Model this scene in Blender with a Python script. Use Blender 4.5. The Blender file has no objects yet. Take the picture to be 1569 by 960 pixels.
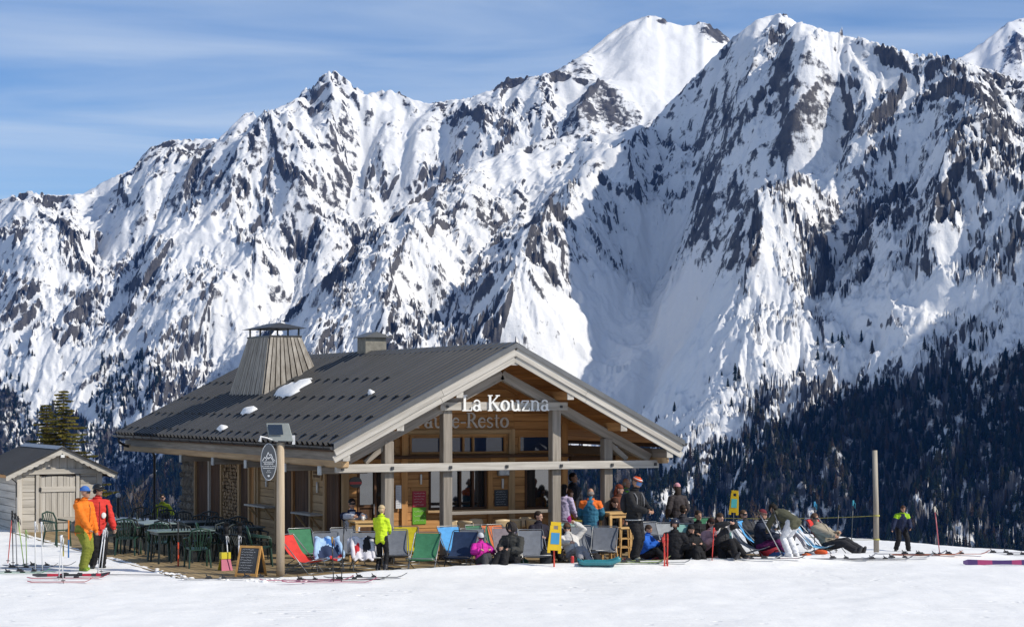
import bpy, bmesh, math, random
import numpy as np
from mathutils import Vector, Matrix, Quaternion
random.seed(7)
rng = np.random.default_rng(11)
R = math.radians
SC = bpy.context.scene
COL = SC.collection

# ------------------------------------------------------------------ camera
F_PX, CX, HOR, IMG_W, IMG_H, HC = 3100.0, 784.5, 616.0, 1569.0, 960.0, 3.6
cam_d = bpy.data.cameras.new('camera')
cam = bpy.data.objects.new('camera', cam_d)
COL.objects.link(cam)
cam.location = (0, 0, HC)
cam.rotation_euler = (R(90), 0, 0)
cam_d.sensor_fit = 'HORIZONTAL'
cam_d.sensor_width = 36.0
cam_d.lens = 36.0 * F_PX / IMG_W
cam_d.shift_y = (HOR - IMG_H / 2) / IMG_W
cam_d.clip_start = 0.5
cam_d.clip_end = 60000
SC.camera = cam

# ------------------------------------------------------------------ sky and sun
SUN_AZ, SUN_EL = 68.0, 37.0          # azimuth: degrees to the right of "behind the camera"
a_, e_ = R(SUN_AZ), R(SUN_EL)
SUN = Vector((math.sin(a_) * math.cos(e_), -math.cos(a_) * math.cos(e_), math.sin(e_)))
world = bpy.data.worlds.new('World')
SC.world = world
world.use_nodes = True
wn, wl = world.node_tree.nodes, world.node_tree.links
wn.clear()
sky = wn.new('ShaderNodeTexSky')
sky.sky_type = 'NISHITA'
sky.sun_disc = False
sky.sun_elevation = e_
sky.sun_rotation = math.atan2(SUN.x, SUN.y)
sky.altitude = 1800
sky.air_density = 1.0
sky.dust_density = 0.15
sky.ozone_density = 6.0
bg = wn.new('ShaderNodeBackground')
bg.inputs['Strength'].default_value = 0.128
wout = wn.new('ShaderNodeOutputWorld')
# thin cirrus: streaked noise on the view direction
tc = wn.new('ShaderNodeTexCoord')
mp = wn.new('ShaderNodeMapping')
mp.inputs['Scale'].default_value = (2.2, 2.2, 26.0)
mp.inputs['Rotation'].default_value = (0, R(-3), 0)
nz = wn.new('ShaderNodeTexNoise')
nz.inputs['Scale'].default_value = 1.6
nz.inputs['Detail'].default_value = 7
nz.inputs['Roughness'].default_value = 0.52
nz.inputs['Distortion'].default_value = 0.6
rp = wn.new('ShaderNodeValToRGB')
rp.color_ramp.elements[0].position = 0.34
rp.color_ramp.elements[0].color = (0, 0, 0, 1)
rp.color_ramp.elements[1].position = 0.78
rp.color_ramp.elements[1].color = (1, 1, 1, 1)
mul = wn.new('ShaderNodeMath'); mul.operation = 'MULTIPLY'; mul.inputs[1].default_value = 0.64
mix = wn.new('ShaderNodeMixRGB')
mix.inputs['Color2'].default_value = (6.0, 6.8, 7.6, 1)
wl.new(tc.outputs['Generated'], mp.inputs['Vector'])
wl.new(mp.outputs['Vector'], nz.inputs['Vector'])
wl.new(nz.outputs['Fac'], rp.inputs['Fac'])
wl.new(rp.outputs['Color'], mul.inputs[0])
wl.new(mul.outputs[0], mix.inputs['Fac'])
wl.new(sky.outputs['Color'], mix.inputs['Color1'])
wl.new(mix.outputs['Color'], bg.inputs['Color'])
wl.new(bg.outputs[0], wout.inputs['Surface'])

sun_d = bpy.data.lights.new('sun', 'SUN')
sun_d.energy = 4.85
sun_d.angle = R(0.53)
sun_d.color = (1.0, 0.93, 0.81)
sun = bpy.data.objects.new('sun', sun_d)
COL.objects.link(sun)
sun.rotation_euler = SUN.to_track_quat('Z', 'Y').to_euler()
sun.location = SUN * 100

# ------------------------------------------------------------------ exposure
SC.render.engine = 'CYCLES'
SC.view_settings.view_transform = 'Standard'
SC.view_settings.look = 'None'
SC.view_settings.exposure = -0.05
SC.view_settings.gamma = 1.0
SC.view_settings.use_curve_mapping = False
SC.cycles.max_bounces = 6
SC.cycles.diffuse_bounces = 3
SC.cycles.glossy_bounces = 3
SC.cycles.transmission_bounces = 4
SC.cycles.volume_bounces = 0
SC.cycles.caustics_reflective = False
SC.cycles.caustics_refractive = False
SC.cycles.use_denoising = True


# ------------------------------------------------------------------ helpers
def ray(px, py):
    return np.array([(px - CX) / F_PX, 1.0, -(py - HOR) / F_PX])

def at(px, D, z=0.0):
    """world point seen in column px at depth D, height z"""
    return Vector(((px - CX) / F_PX * D, D, z))

def ground_at(px, py, z=0.0):
    r = ray(px, py); t = (z - HC) / r[2]
    return Vector((r[0] * t, t, z))

def tag(o, label=None, cat=None, group=None, kind=None):
    if label: o['label'] = label
    if cat: o['category'] = cat
    if group: o['group'] = group
    if kind: o['kind'] = kind
    return o

def empty(name, loc=(0, 0, 0), rz=0.0, label=None, cat=None, group=None):
    o = bpy.data.objects.new(name, None)
    o.empty_display_size = 0.2
    COL.objects.link(o)
    o.location = loc
    o.rotation_euler = (0, 0, rz)
    return tag(o, label, cat, group)

def obj(name, me, mat=None, parent=None):
    o = bpy.data.objects.new(name, me)
    COL.objects.link(o)
    if mat is not None and not me.materials:
        me.materials.append(mat)
    if parent is not None:
        o.parent = parent
    return o

def copy_tree(o, parent=None):
    c = o.copy(); COL.objects.link(c); c.parent = parent
    for ch in list(o.children):
        copy_tree(ch, c)
    return c

def relabel(o, label, group=None):
    o['label'] = label
    if group: o['group'] = group
    return o

class MB:
    """collects faces of one mesh"""
    def __init__(s):
        s.v = []; s.f = []; s.mi = []
    def add(s, vs, fs, mi=0):
        b = len(s.v)
        s.v += [tuple(p) for p in vs]
        s.f += [tuple(i + b for i in f) for f in fs]
        s.mi += [mi] * len(fs)
        return s
    def box(s, x0, x1, y0, y1, z0, z1, mi=0):
        vs = [(x, y, z) for z in (z0, z1) for y in (y0, y1) for x in (x0, x1)]
        return s.add(vs, [(0, 2, 3, 1), (4, 5, 7, 6), (0, 1, 5, 4), (2, 6, 7, 3), (0, 4, 6, 2), (1, 3, 7, 5)], mi)
    def bar(s, p0, p1, w, h, up=(0, 0, 1), mi=0):
        p0 = Vector(p0); p1 = Vector(p1); d = (p1 - p0).normalized()
        up = Vector(up)
        if abs(d.dot(up)) > 0.98: up = Vector((0, 1, 0))
        sx = d.cross(up).normalized(); uz = sx.cross(d).normalized()
        vs = []
        for p in (p0, p1):
            for a, b in ((-1, -1), (1, -1), (1, 1), (-1, 1)):
                vs.append(p + sx * (a * w / 2) + uz * (b * h / 2))
        return s.add(vs, [(0, 3, 2, 1), (4, 5, 6, 7), (0, 1, 5, 4), (1, 2, 6, 5), (2, 3, 7, 6), (3, 0, 4, 7)], mi)
    def tube(s, pts, r, n=8, mi=0, caps=True):
        """pts list of points; r number, list, or list of (ra, rb)"""
        pts = [Vector(p) for p in pts]
        m = len(pts)
        rr = r if isinstance(r, (list, tuple)) else [r] * m
        vs = []; fs = []
        prev = None
        for i, p in enumerate(pts):
            d = (pts[min(i + 1, m - 1)] - pts[max(i - 1, 0)])
            if d.length < 1e-9: d = Vector((0, 0, 1))
            d.normalize()
            if prev is None:
                ref = Vector((1, 0, 0)) if abs(d.x) < 0.8 else Vector((0, 1, 0))
            else:
                ref = prev
            ax = (ref - d * ref.dot(d)).normalized(); ay = d.cross(ax); prev = ax
            ra, rb = rr[i] if isinstance(rr[i], (list, tuple)) else (rr[i], rr[i])
            for k in range(n):
                a = 2 * math.pi * k / n
                vs.append(p + ax * (ra * math.cos(a)) + ay * (rb * math.sin(a)))
        for i in range(m - 1):
            for k in range(n):
                k2 = (k + 1) % n
                fs.append((i * n + k, i * n + k2, (i + 1) * n + k2, (i + 1) * n + k))
        if caps:
            fs.append(tuple(range(n - 1, -1, -1)))
            fs.append(tuple((m - 1) * n + k for k in range(n)))
        return s.add(vs, fs, mi)
    def ball(s, c, r, n=10, m=6, mi=0, z0=-1.0, z1=1.0):
        """ellipsoid (or a slice of one between z0 and z1 of its half height)"""
        c = Vector(c); r = (r, r, r) if not isinstance(r, (tuple, list)) else r
        pts = []; fs = []
        a0, a1 = math.asin(max(-1, z0)), math.asin(min(1, z1))
        for i in range(m + 1):
            a = a0 + (a1 - a0) * i / m
            for k in range(n):
                b = 2 * math.pi * k / n
                pts.append((c.x + r[0] * math.cos(a) * math.cos(b), c.y + r[1] * math.cos(a) * math.sin(b), c.z + r[2] * math.sin(a)))
        for i in range(m):
            for k in range(n):
                k2 = (k + 1) % n
                fs.append((i * n + k, i * n + k2, (i + 1) * n + k2, (i + 1) * n + k))
        fs.append(tuple(range(n - 1, -1, -1))); fs.append(tuple(m * n + k for k in range(n)))
        return s.add(pts, fs, mi)
    def quad(s, a, b, c, d, mi=0):
        return s.add([a, b, c, d], [(0, 1, 2, 3)], mi)
    def mesh(s, name='m', smooth=False):
        me = bpy.data.meshes.new(name)
        me.from_pydata(s.v, [], s.f)
        if any(s.mi):
            me.polygons.foreach_set('material_index', s.mi)
        if smooth:
            me.polygons.foreach_set('use_smooth', [True] * len(me.polygons))
        me.update()
        return me
    def build(s, name, mat=None, parent=None, smooth=False, bevel=0):
        me = s.mesh(name, smooth)
        if bevel:
            bm = bmesh.new(); bm.from_mesh(me)
            bmesh.ops.bevel(bm, geom=bm.edges[:], offset=bevel, segments=1, affect='EDGES', clamp_overlap=True)
            bm.to_mesh(me); bm.free()
        mats = mat if isinstance(mat, (list, tuple)) else [mat]
        for m_ in mats:
            if m_ is not None: me.materials.append(m_)
        return obj(name, me, None, parent)

_beam_cache = {}
def beam(name, p0, p1, w, h, mat, parent, up=(0, 0, 1), bevel=0.006):
    """a timber whose own x axis runs along its length (the grain follows it)"""
    p0 = Vector(p0); p1 = Vector(p1); L = (p1 - p0).length
    key = (round(L, 3), round(w, 3), round(h, 3), mat.name, bevel)
    me = _beam_cache.get(key)
    if me is None:
        m = MB().box(-L / 2, L / 2, -w / 2, w / 2, -h / 2, h / 2)
        me = m.mesh('timber')
        if bevel:
            bm = bmesh.new(); bm.from_mesh(me)
            bmesh.ops.bevel(bm, geom=bm.edges[:], offset=min(bevel, w * .3, h * .3), segments=1, affect='EDGES')
            bm.to_mesh(me); bm.free()
        me.materials.append(mat)
        _beam_cache[key] = me
    o = obj(name, me, None, parent)
    x = (p1 - p0).normalized(); up = Vector(up)
    if abs(x.dot(up)) > 0.98: up = Vector((0, 1, 0))
    y = up.cross(x).normalized(); z = x.cross(y)
    M = Matrix((x, y, z)).transposed().to_4x4(); M.translation = (p0 + p1) / 2
    o.matrix_local = M
    return o

# ------------------------------------------------------------------ materials
def nodes_of(name):
    m = bpy.data.materials.new(name); m.use_nodes = True
    nt = m.node_tree
    return m, nt.nodes, nt.links, nt.nodes['Principled BSDF']

def pm(name, c1, c2=None, scale=8.0, rough=0.75, bump=0.0, bscale=None, stretch=(1, 1, 1), detail=5, metal=0.0, spec=0.3, lo=0.35, hi=0.65, rnd=0.0, bdist=0.02):
    """noise-varied surface in object space; rnd = random brightness per object"""
    m, n, l, b = nodes_of(name)
    b.inputs['Roughness'].default_value = rough
    b.inputs['Metallic'].default_value = metal
    b.inputs['Specular IOR Level'].default_value = spec
    c2 = c2 or tuple(x * 0.82 for x in c1)
    tcn = n.new('ShaderNodeTexCoord'); mpn = n.new('ShaderNodeMapping')
    mpn.inputs['Scale'].default_value = stretch
    oi = n.new('ShaderNodeObjectInfo')
    sc_ = n.new('ShaderNodeVectorMath'); sc_.operation = 'MULTIPLY_ADD'
    sc_.inputs[1].default_value = (37.0, 19.0, 53.0)
    l.new(oi.outputs['Random'], sc_.inputs[0])
    l.new(tcn.outputs['Object'], mpn.inputs['Vector'])
    l.new(mpn.outputs[0], sc_.inputs[2])
    ns = n.new('ShaderNodeTexNoise'); ns.inputs['Scale'].default_value = scale; ns.inputs['Detail'].default_value = detail
    ns.inputs['Roughness'].default_value = 0.6
    l.new(sc_.outputs[0], ns.inputs['Vector'])
    cr = n.new('ShaderNodeValToRGB')
    cr.color_ramp.elements[0].position = lo; cr.color_ramp.elements[0].color = (*c1, 1)
    cr.color_ramp.elements[1].position = hi; cr.color_ramp.elements[1].color = (*c2, 1)
    l.new(ns.outputs['Fac'], cr.inputs['Fac'])
    out = cr.outputs['Color']
    if rnd:
        hs = n.new('ShaderNodeHueSaturation')
        mr = n.new('ShaderNodeMapRange'); mr.inputs['To Min'].default_value = 1 - rnd; mr.inputs['To Max'].default_value = 1 + rnd
        l.new(oi.outputs['Random'], mr.inputs['Value']); l.new(mr.outputs[0], hs.inputs['Value']); l.new(out, hs.inputs['Color'])
        out = hs.outputs['Color']
    l.new(out, b.inputs['Base Color'])
    if bump:
        nb = n.new('ShaderNodeTexNoise'); nb.inputs['Scale'].default_value = bscale or scale * 3; nb.inputs['Detail'].default_value = 4
        l.new(sc_.outputs[0], nb.inputs['Vector'])
        bp = n.new('ShaderNodeBump'); bp.inputs['Strength'].default_value = bump; bp.inputs['Distance'].default_value = bdist
        l.new(nb.outputs['Fac'], bp.inputs['Height']); l.new(bp.outputs[0], b.inputs['Normal'])
    return m

MATS = {}
def flat(col, rough=0.7, kind='cloth'):
    """cached cloth / plastic colour with a little variation"""
    key = (tuple(round(c, 3) for c in col), rough, kind)
    if key not in MATS:
        if kind == 'cloth':
            MATS[key] = pm('cloth', col, tuple(c * 0.8 for c in col), 9, rough, 0.35, 30, spec=0.2, bdist=0.01)
        elif kind == 'plastic':
            MATS[key] = pm('plastic', col, tuple(c * 0.88 for c in col), 6, rough, spec=0.45)
        else:
            MATS[key] = pm('metal', col, tuple(c * 0.85 for c in col), 6, rough, metal=0.8)
    return MATS[key]

wood_grey = pm('weathered_wood', (0.345, 0.305, 0.26), (0.165, 0.145, 0.12), 7, 0.85, 0.35, 26, (0.10, 1.6, 1.6), rnd=0.12, lo=.30, hi=.72)
wood_pale = pm('pale_weathered_wood', (0.55, 0.52, 0.47), (0.30, 0.275, 0.24), 7, 0.85, 0.3, 26, (0.10, 1.6, 1.6), rnd=0.08, lo=.32, hi=.75)
wood_warm = pm('honey_wood', (0.54, 0.285, 0.105), (0.29, 0.135, 0.048), 6, 0.7, 0.25, 24, (0.12, 1.8, 1.8), rnd=0.18, lo=.3, hi=.72)
wood_stud = pm('pale_pine', (0.46, 0.31, 0.165), (0.28, 0.18, 0.09), 6, 0.7, 0.25, 24, (0.12, 1.8, 1.8), rnd=0.12)
wood_dark = pm('brown_stained_wood', (0.115, 0.058, 0.030), (0.05, 0.026, 0.014), 6, 0.75, 0.25, 24, (0.12, 1.8, 1.8), rnd=0.2)
wood_log = pm('eave_log_wood', (0.56, 0.39, 0.22), (0.32, 0.20, 0.11), 6, 0.8, 0.35, 22, (0.10, 1.6, 1.6), lo=.32, hi=.7)  # orange warmth includes light bounced off deck and snow, put into the colour
wood_deck = pm('deck_wood', (0.33, 0.245, 0.13), (0.20, 0.145, 0.078), 6, 0.85, 0.3, 22, (0.12, 1.8, 1.8), rnd=0.15)
metal_roof = pm('grey_roof_metal', (0.047, 0.046, 0.046), (0.025, 0.0245, 0.025), 1.6, 0.45, stretch=(.35, 2.2, .35), spec=0.4, lo=.3, hi=.72)
metal_trim = pm('grey_trim_metal', (0.115, 0.118, 0.122), (0.085, 0.087, 0.09), 2, 0.45, spec=0.5)
metal_dark = pm('dark_metal', (0.035, 0.035, 0.038), (0.02, 0.02, 0.022), 6, 0.5, spec=0.5)
metal_grey = pm('galvanised_metal', (0.42, 0.43, 0.44), (0.30, 0.31, 0.32), 12, 0.42, metal=0.7)
# ================================================================== the mountains
def _hash(ix, iy, s):
    h = (ix.astype(np.int64) * 374761393 + iy.astype(np.int64) * 668265263 + s * 974634777) & 0x7fffffff
    h = ((h ^ (h >> 13)) * 1274126177) & 0x7fffffff
    return ((h ^ (h >> 16)) & 0xffff).astype(np.float32) / 65535.0

def noise2(x, y, s=0):
    ix = np.floor(x); iy = np.floor(y); fx = (x - ix).astype(np.float32); fy = (y - iy).astype(np.float32)
    ux = fx * fx * fx * (fx * (fx * 6 - 15) + 10); uy = fy * fy * fy * (fy * (fy * 6 - 15) + 10)
    def g(dx, dy):
        a = _hash(ix + dx, iy + dy, s) * 6.2831853
        return np.cos(a) * (fx - dx) + np.sin(a) * (fy - dy)
    n0 = g(0, 0) * (1 - ux) + g(1, 0) * ux
    n1 = g(0, 1) * (1 - ux) + g(1, 1) * ux
    return (n0 * (1 - uy) + n1 * uy) * 1.5

def fbm(x, y, o=4, s=0, gain=0.5, lac=2.03):
    r = 0; a = 1.0; t = 0
    for i in range(o):
        r = r + a * noise2(x, y, s + i * 17); t += a; a *= gain; x = x * lac + 13.7; y = y * lac - 7.1
    return r / t

def ridged(x, y, o=4, s=0):
    r = 0; a = 1.0; t = 0
    for i in range(o):
        r = r + a * (1 - np.abs(noise2(x, y, s + i * 31)) * 2); t += a; a *= 0.5; x = x * 2.1 + 5; y = y * 2.1 + 9
    return r / t

def seg_dist(X, Y, pts):
    """distance to a polyline and the parameter along it (0..n-1)"""
    best = np.full(X.shape, 1e9, np.float32); par = np.zeros(X.shape, np.float32)
    for i in range(len(pts) - 1):
        ax, ay = pts[i]; bx, by = pts[i + 1]
        dx, dy = bx - ax, by - ay; L2 = dx * dx + dy * dy + 1e-9
        t = np.clip(((X - ax) * dx + (Y - ay) * dy) / L2, 0, 1)
        d = np.hypot(X - ax - t * dx, Y - ay - t * dy)
        m = d < best
        best = np.where(m, d, best); par = np.where(m, i + t, par)
    return best, par

def in_poly(px, py, poly):
    r = np.zeros(px.shape, bool); n = len(poly)
    for i in range(n):
        x0, y0 = poly[i]; x1, y1 = poly[(i + 1) % n]
        c = ((y0 > py) != (y1 > py)) & (px < (x1 - x0) * (py - y0) / (y1 - y0 + 1e-9) + x0)
        r ^= c
    return r

class Mountain:
    """a range: rises from a foot line to a crest line, both given by bearing, then carries ribs, gullies and erosion"""
    def __init__(s, name, crest, foot, gpow=1.0, cols=300, rows=200, back=0.10, seed=0):
        s.name = name; s.crest = crest; s.foot = foot; s.gpow = gpow; s.seed = seed; s.back = back
        cp = np.array(crest, float); fp = np.array(foot, float)
        px = np.linspace(cp[0, 0], cp[-1, 0], cols)
        s.px = px
        s.Dc = np.interp(px, cp[:, 0], cp[:, 2]); s.zc = HC + (HOR - np.interp(px, cp[:, 0], cp[:, 1])) / F_PX * s.Dc
        k = 41; ker = np.hanning(k); ker /= ker.sum()
        sm = lambda q: np.convolve(np.pad(q, k // 2, mode='edge'), ker, 'valid')
        s.Dc = sm(sm(s.Dc)); zraw = s.zc; s.zs = sm(sm(HC + (HOR - np.interp(px, cp[:, 0], cp[:, 1])) / F_PX * s.Dc)); s.zc = HC + (HOR - np.interp(px, cp[:, 0], cp[:, 1])) / F_PX * s.Dc
        s.Df = np.interp(px, fp[:, 0], fp[:, 2]); s.zf = HC + (HOR - np.interp(px, fp[:, 0], fp[:, 1])) / F_PX * s.Df
        tt = np.linspace(0, 1 + back, rows)
        T, PX = np.meshgrid(tt, px, indexing='ij')
        s.T = T; s.PX = PX
        s.D = s.Df + (s.Dc - s.Df) * T
        s.X = (PX - CX) / F_PX * s.D; s.Y = s.D
        s.Df = sm(s.Df); s.zf = sm(s.zf)
        s.D = s.Df + (s.Dc - s.Df) * T; s.X = (PX - CX) / F_PX * s.D; s.Y = s.D
        s.ribs = np.zeros(T.shape, np.float32)
        zc_eff = s.zs + (s.zc - s.zs) * np.clip((T - 0.86) / 0.14, 0, 1) ** 1.5
        s.Z0 = s.base_z(T, s.zf, zc_eff, s.Dc - s.Df)
        s.Z = s.Z0.copy()
    def base_z(s, T, zf, zc, run):
        Tc = np.clip(T, 0, 1)
        z = zf + (zc - zf) * (s.gpow * Tc ** 1.35 + (1 - s.gpow) * Tc)
        return z - np.maximum(T - 1, 0) * run * 0.75
    def where(s, px, py):
        """world XY of the base surface seen at (px, py)"""
        zf, zc, Df, Dc = (np.interp(px, s.px, q) for q in (s.zf, s.zc, s.Df, s.Dc))
        t = np.linspace(0, 1, 160); D = Df + (Dc - Df) * t
        z = s.base_z(t, zf, zc, Dc - Df)
        p = HOR - (z - HC) / D * F_PX
        o = np.argsort(p)
        d = np.interp(py, p[o], D[o])
        return ((px - CX) / F_PX * d, d)
    def warp(s, amt=60, sc=450):
        s.WX = s.X + amt * fbm(s.X / sc, s.Y / sc, 4, s.seed + 3)
        s.WY = s.Y + amt * fbm(s.X / sc, s.Y / sc, 4, s.seed + 7)
    def rib(s, pts, amps, w, sharp=1.25):
        p = [s.where(*q) for q in pts]
        d, par = seg_dist(s.WX, s.WY, p)
        if not isinstance(amps, (list, tuple)): amps = [amps] * len(pts)
        a = np.interp(par, range(len(pts)), amps)
        s.Z += 1.3 * a * np.clip(1 - d / w, 0, 1) ** sharp
    def crags(s, size, amp):
        s.Z += amp * (ridged(s.WX / size, s.WY / size, 5, s.seed + 21) - .5) * np.clip(1.15 - s.T, .25, 1)
    def grad(s):
        zt, zp = np.gradient(s.Z); xt, xp = np.gradient(s.X); yt, yp = np.gradient(s.Y)
        det = xt * yp - xp * yt; det = np.where(np.abs(det) < 1e-6, 1e-6, det)
        return (zt * yp - zp * yt) / det, (zp * xt - zt * xp) / det
    def erode(s, size=420.0, amp=0.16, octaves=5, gain=0.55, keep=None):
        """gullies and ribs that run down the slope, octave by octave"""
        gx, gy = s.grad()
        from_scale = size
        for o in range(octaves):
            freq = 1.0 / size
            sl = np.hypot(gx, gy) + 1e-6
            dx, dy = -gy / sl, gx / sl                      # across the slope
            x = s.X * freq; y = s.Y * freq
            ix = np.floor(x); iy = np.floor(y)
            cs = np.zeros_like(x); sn = np.zeros_like(x); ww = np.zeros_like(x)
            for i in (-1, 0, 1):
                for j in (-1, 0, 1):
                    cx_, cy_ = ix + i, iy + j
                    qx = x - (cx_ + 0.15 + 0.7 * _hash(cx_, cy_, 100 + o + s.seed)); qy = y - (cy_ + 0.15 + 0.7 * _hash(cx_, cy_, 200 + o + s.seed))
                    w = np.exp(-(qx * qx + qy * qy) * 2.2)
                    ph = (qx * dx + qy * dy) * 6.2831853 * 0.9 + 6.283 * _hash(cx_, cy_, 300 + o + s.seed)
                    cs += w * np.cos(ph); sn += w * np.sin(ph); ww += w
            m = np.sqrt(cs * cs + sn * sn) + 1e-4
            k = np.minimum(1, m / ww * 2.2)
            cs = cs / m * k; sn = sn / m * k
            a = amp * size * np.clip((sl - 0.12) / 0.5, 0, 1.3)
            if keep is not None: a = a * keep
            s.Z += a * (np.abs(cs) ** 0.9 * np.sign(cs) * 0.5)
            s.ribs += cs * (0.5, 0.8, 1.0, 1.0, 0.9, 0.6)[o] * np.clip((sl - 0.12) / 0.5, 0, 1)
            gg = -a * 0.5 * sn * 6.2831853 * 0.9 * freq
            gx = gx + gg * dx; gy = gy + gg * dy
            size *= 0.5; amp *= gain / 0.5
        return s
    def mask(s, items):
        """sum of soft patches placed on the surface, (px, py, rx, ry, strength[, lean])"""
        PY = HOR - (s.Z - HC) / s.D * F_PX
        wx = s.PX + 22 * fbm(s.X / 130, s.Y / 130, 3, 55); wy = PY + 22 * fbm(s.X / 130, s.Y / 130, 3, 66)
        r = np.zeros(s.X.shape, np.float32)
        for it in items:
            px, py, rx, ry, st = it[:5]; ang = R(it[5]) if len(it) > 5 else 0
            dx = wx - px; dy = wy - py
            ux = dx * math.cos(ang) + dy * math.sin(ang); uy = -dx * math.sin(ang) + dy * math.cos(ang)
            r += st * np.exp(-((ux / rx) ** 2 + (uy / ry) ** 2))
        return r
    def finish(s, rock_items, mat, share=0.3, woods=()):
        # bring the worn crest back to its surveyed height
        ker = np.hanning(13); ker /= ker.sum()
        for _ in range(2):
            py = HOR - (s.Z - HC) / s.D * F_PX
            i = np.argmin(py, 0); act = py[i, np.arange(py.shape[1])]
            tgt = HOR - (s.zc - HC) / s.Dc * F_PX
            dz = -(tgt - act) / F_PX * s.Dc
            dz = np.convolve(np.pad(dz, 6, mode='edge'), ker, 'valid')
            s.Z += dz[None, :] * np.clip((s.T - 0.25) / 0.7, 0, 1) ** 1.3
        s.PY = HOR - (s.Z - HC) / s.D * F_PX
        gx, gy = s.grad(); sl = np.hypot(gx, gy)
        # convexity over a few rows
        Zs = s.Z.copy()
        for _ in range(10):
            Zs[1:-1, 1:-1] = (Zs[:-2, 1:-1] + Zs[2:, 1:-1] + Zs[1:-1, :-2] + Zs[1:-1, 2:] + 4 * Zs[1:-1, 1:-1]) / 8
        cv = (s.Z - Zs)
        cv = np.clip(cv / 5.0, -1, 1)
        sb = sl.copy()
        for ax in (0, 1):                                        # wide mean of the slope
            for _ in range(2):
                c = np.cumsum(np.pad(sb, [(61, 60), (0, 0)] if ax == 0 else [(0, 0), (61, 60)], mode='edge'), axis=ax)
                sb = (c[121:] - c[:-121])[:sb.shape[0]] / 121 if ax == 0 else (c[:, 121:] - c[:, :-121])[:, :sb.shape[1]] / 121
        sl = sl - 0.75 * sb
        n = fbm(s.X / 190, s.Y / 190, 4, s.seed + 40, 0.55) * 0.62 + fbm((s.X + .25 * s.Z) / 55, (s.Y * .55 + s.Z * 1.1) / 50, 5, s.seed + 60, 0.72) * 0.95
        strata = fbm((s.Z + .45 * s.X + .15 * s.Y) / 34 + 1.5 * fbm(s.X / 210, s.Y / 210, 3, s.seed + 71), (s.X - .5 * s.Z) / 190, 4, s.seed + 70, 0.6)
        rock = sl * 0.5 + cv * 0.20 + n * 0.85 + strata * 0.62 + s.ribs * 0.055 + 0.60 * s.mask(rock_items)
        rock -= np.quantile(rock[s.PY < 640], 1 - share)
        nw = fbm(s.X / 150, s.Y / 150, 4, 77)
        gp_ = np.exp(-(((s.PX - 1085 + (s.PY - 700) * .45) / 18) ** 2)) * (s.PY < 800) + np.exp(-(((s.PX - 1150 + (s.PY - 700) * .5) / 9) ** 2))
        for w_ in woods:                                       # needle litter under the woods
            rock = np.where(in_poly(s.PX + 24 * nw, s.PY + 44 * nw, w_), np.maximum(rock, .16 + .9 * nw + .3 * n - 1.0 * gp_), rock)
        s.rock = rock.astype(np.float32)
        for _ in range(2):                                     # no needles on the crest
            Zc = s.Z.copy(); Zc[:, 1:-1] = (s.Z[:, :-2] + 2 * s.Z[:, 1:-1] + s.Z[:, 2:]) / 4
            s.Z = np.where(s.T > .9, Zc, s.Z)
        # small rock relief where rock shows
        k = np.clip(rock * 2 + 0.4, 0, 1)
        s.Z += k * (ridged((s.X + .3 * s.Z) / 46, (s.Y * .6 + s.Z) / 46, 3, s.seed + 90) - 0.55) * 13.0 + (1 - k) * fbm(s.X / 60, s.Y / 60, 4, s.seed + 95) * 4.0
        nr, nc = s.X.shape
        co = np.stack([s.X, s.Y, s.Z], -1).reshape(-1, 3).astype(np.float32)
        idx = np.arange(nr * nc).reshape(nr, nc)
        q = np.stack([idx[:-1, :-1], idx[:-1, 1:], idx[1:, 1:], idx[1:, :-1]], -1).reshape(-1, 4)
        me = bpy.data.meshes.new(s.name)
        me.vertices.add(len(co)); me.vertices.foreach_set('co', co.ravel())
        me.loops.add(q.size); me.loops.foreach_set('vertex_index', q.ravel().astype(np.int32))
        me.polygons.add(len(q)); me.polygons.foreach_set('loop_start', np.arange(0, q.size, 4, dtype=np.int32))
        me.polygons.foreach_set('use_smooth', np.ones(len(q), bool))
        at_ = me.attributes.new('rock', 'FLOAT', 'POINT'); at_.data.foreach_set('value', s.rock.ravel())
        me.update(calc_edges=True)
        me.materials.append(mat)
        o = obj(s.name, me)
        return tag(o, kind='structure')
    def surface_z(s, px, D):
        """height of the finished surface at a bearing and depth (nearest grid point)"""
        j = int(np.clip(np.searchsorted(s.px, px), 0, len(s.px) - 1))
        i = int(np.argmin(np.abs(s.D[:, j] - D)))
        return s.Z[i, j]

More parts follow.
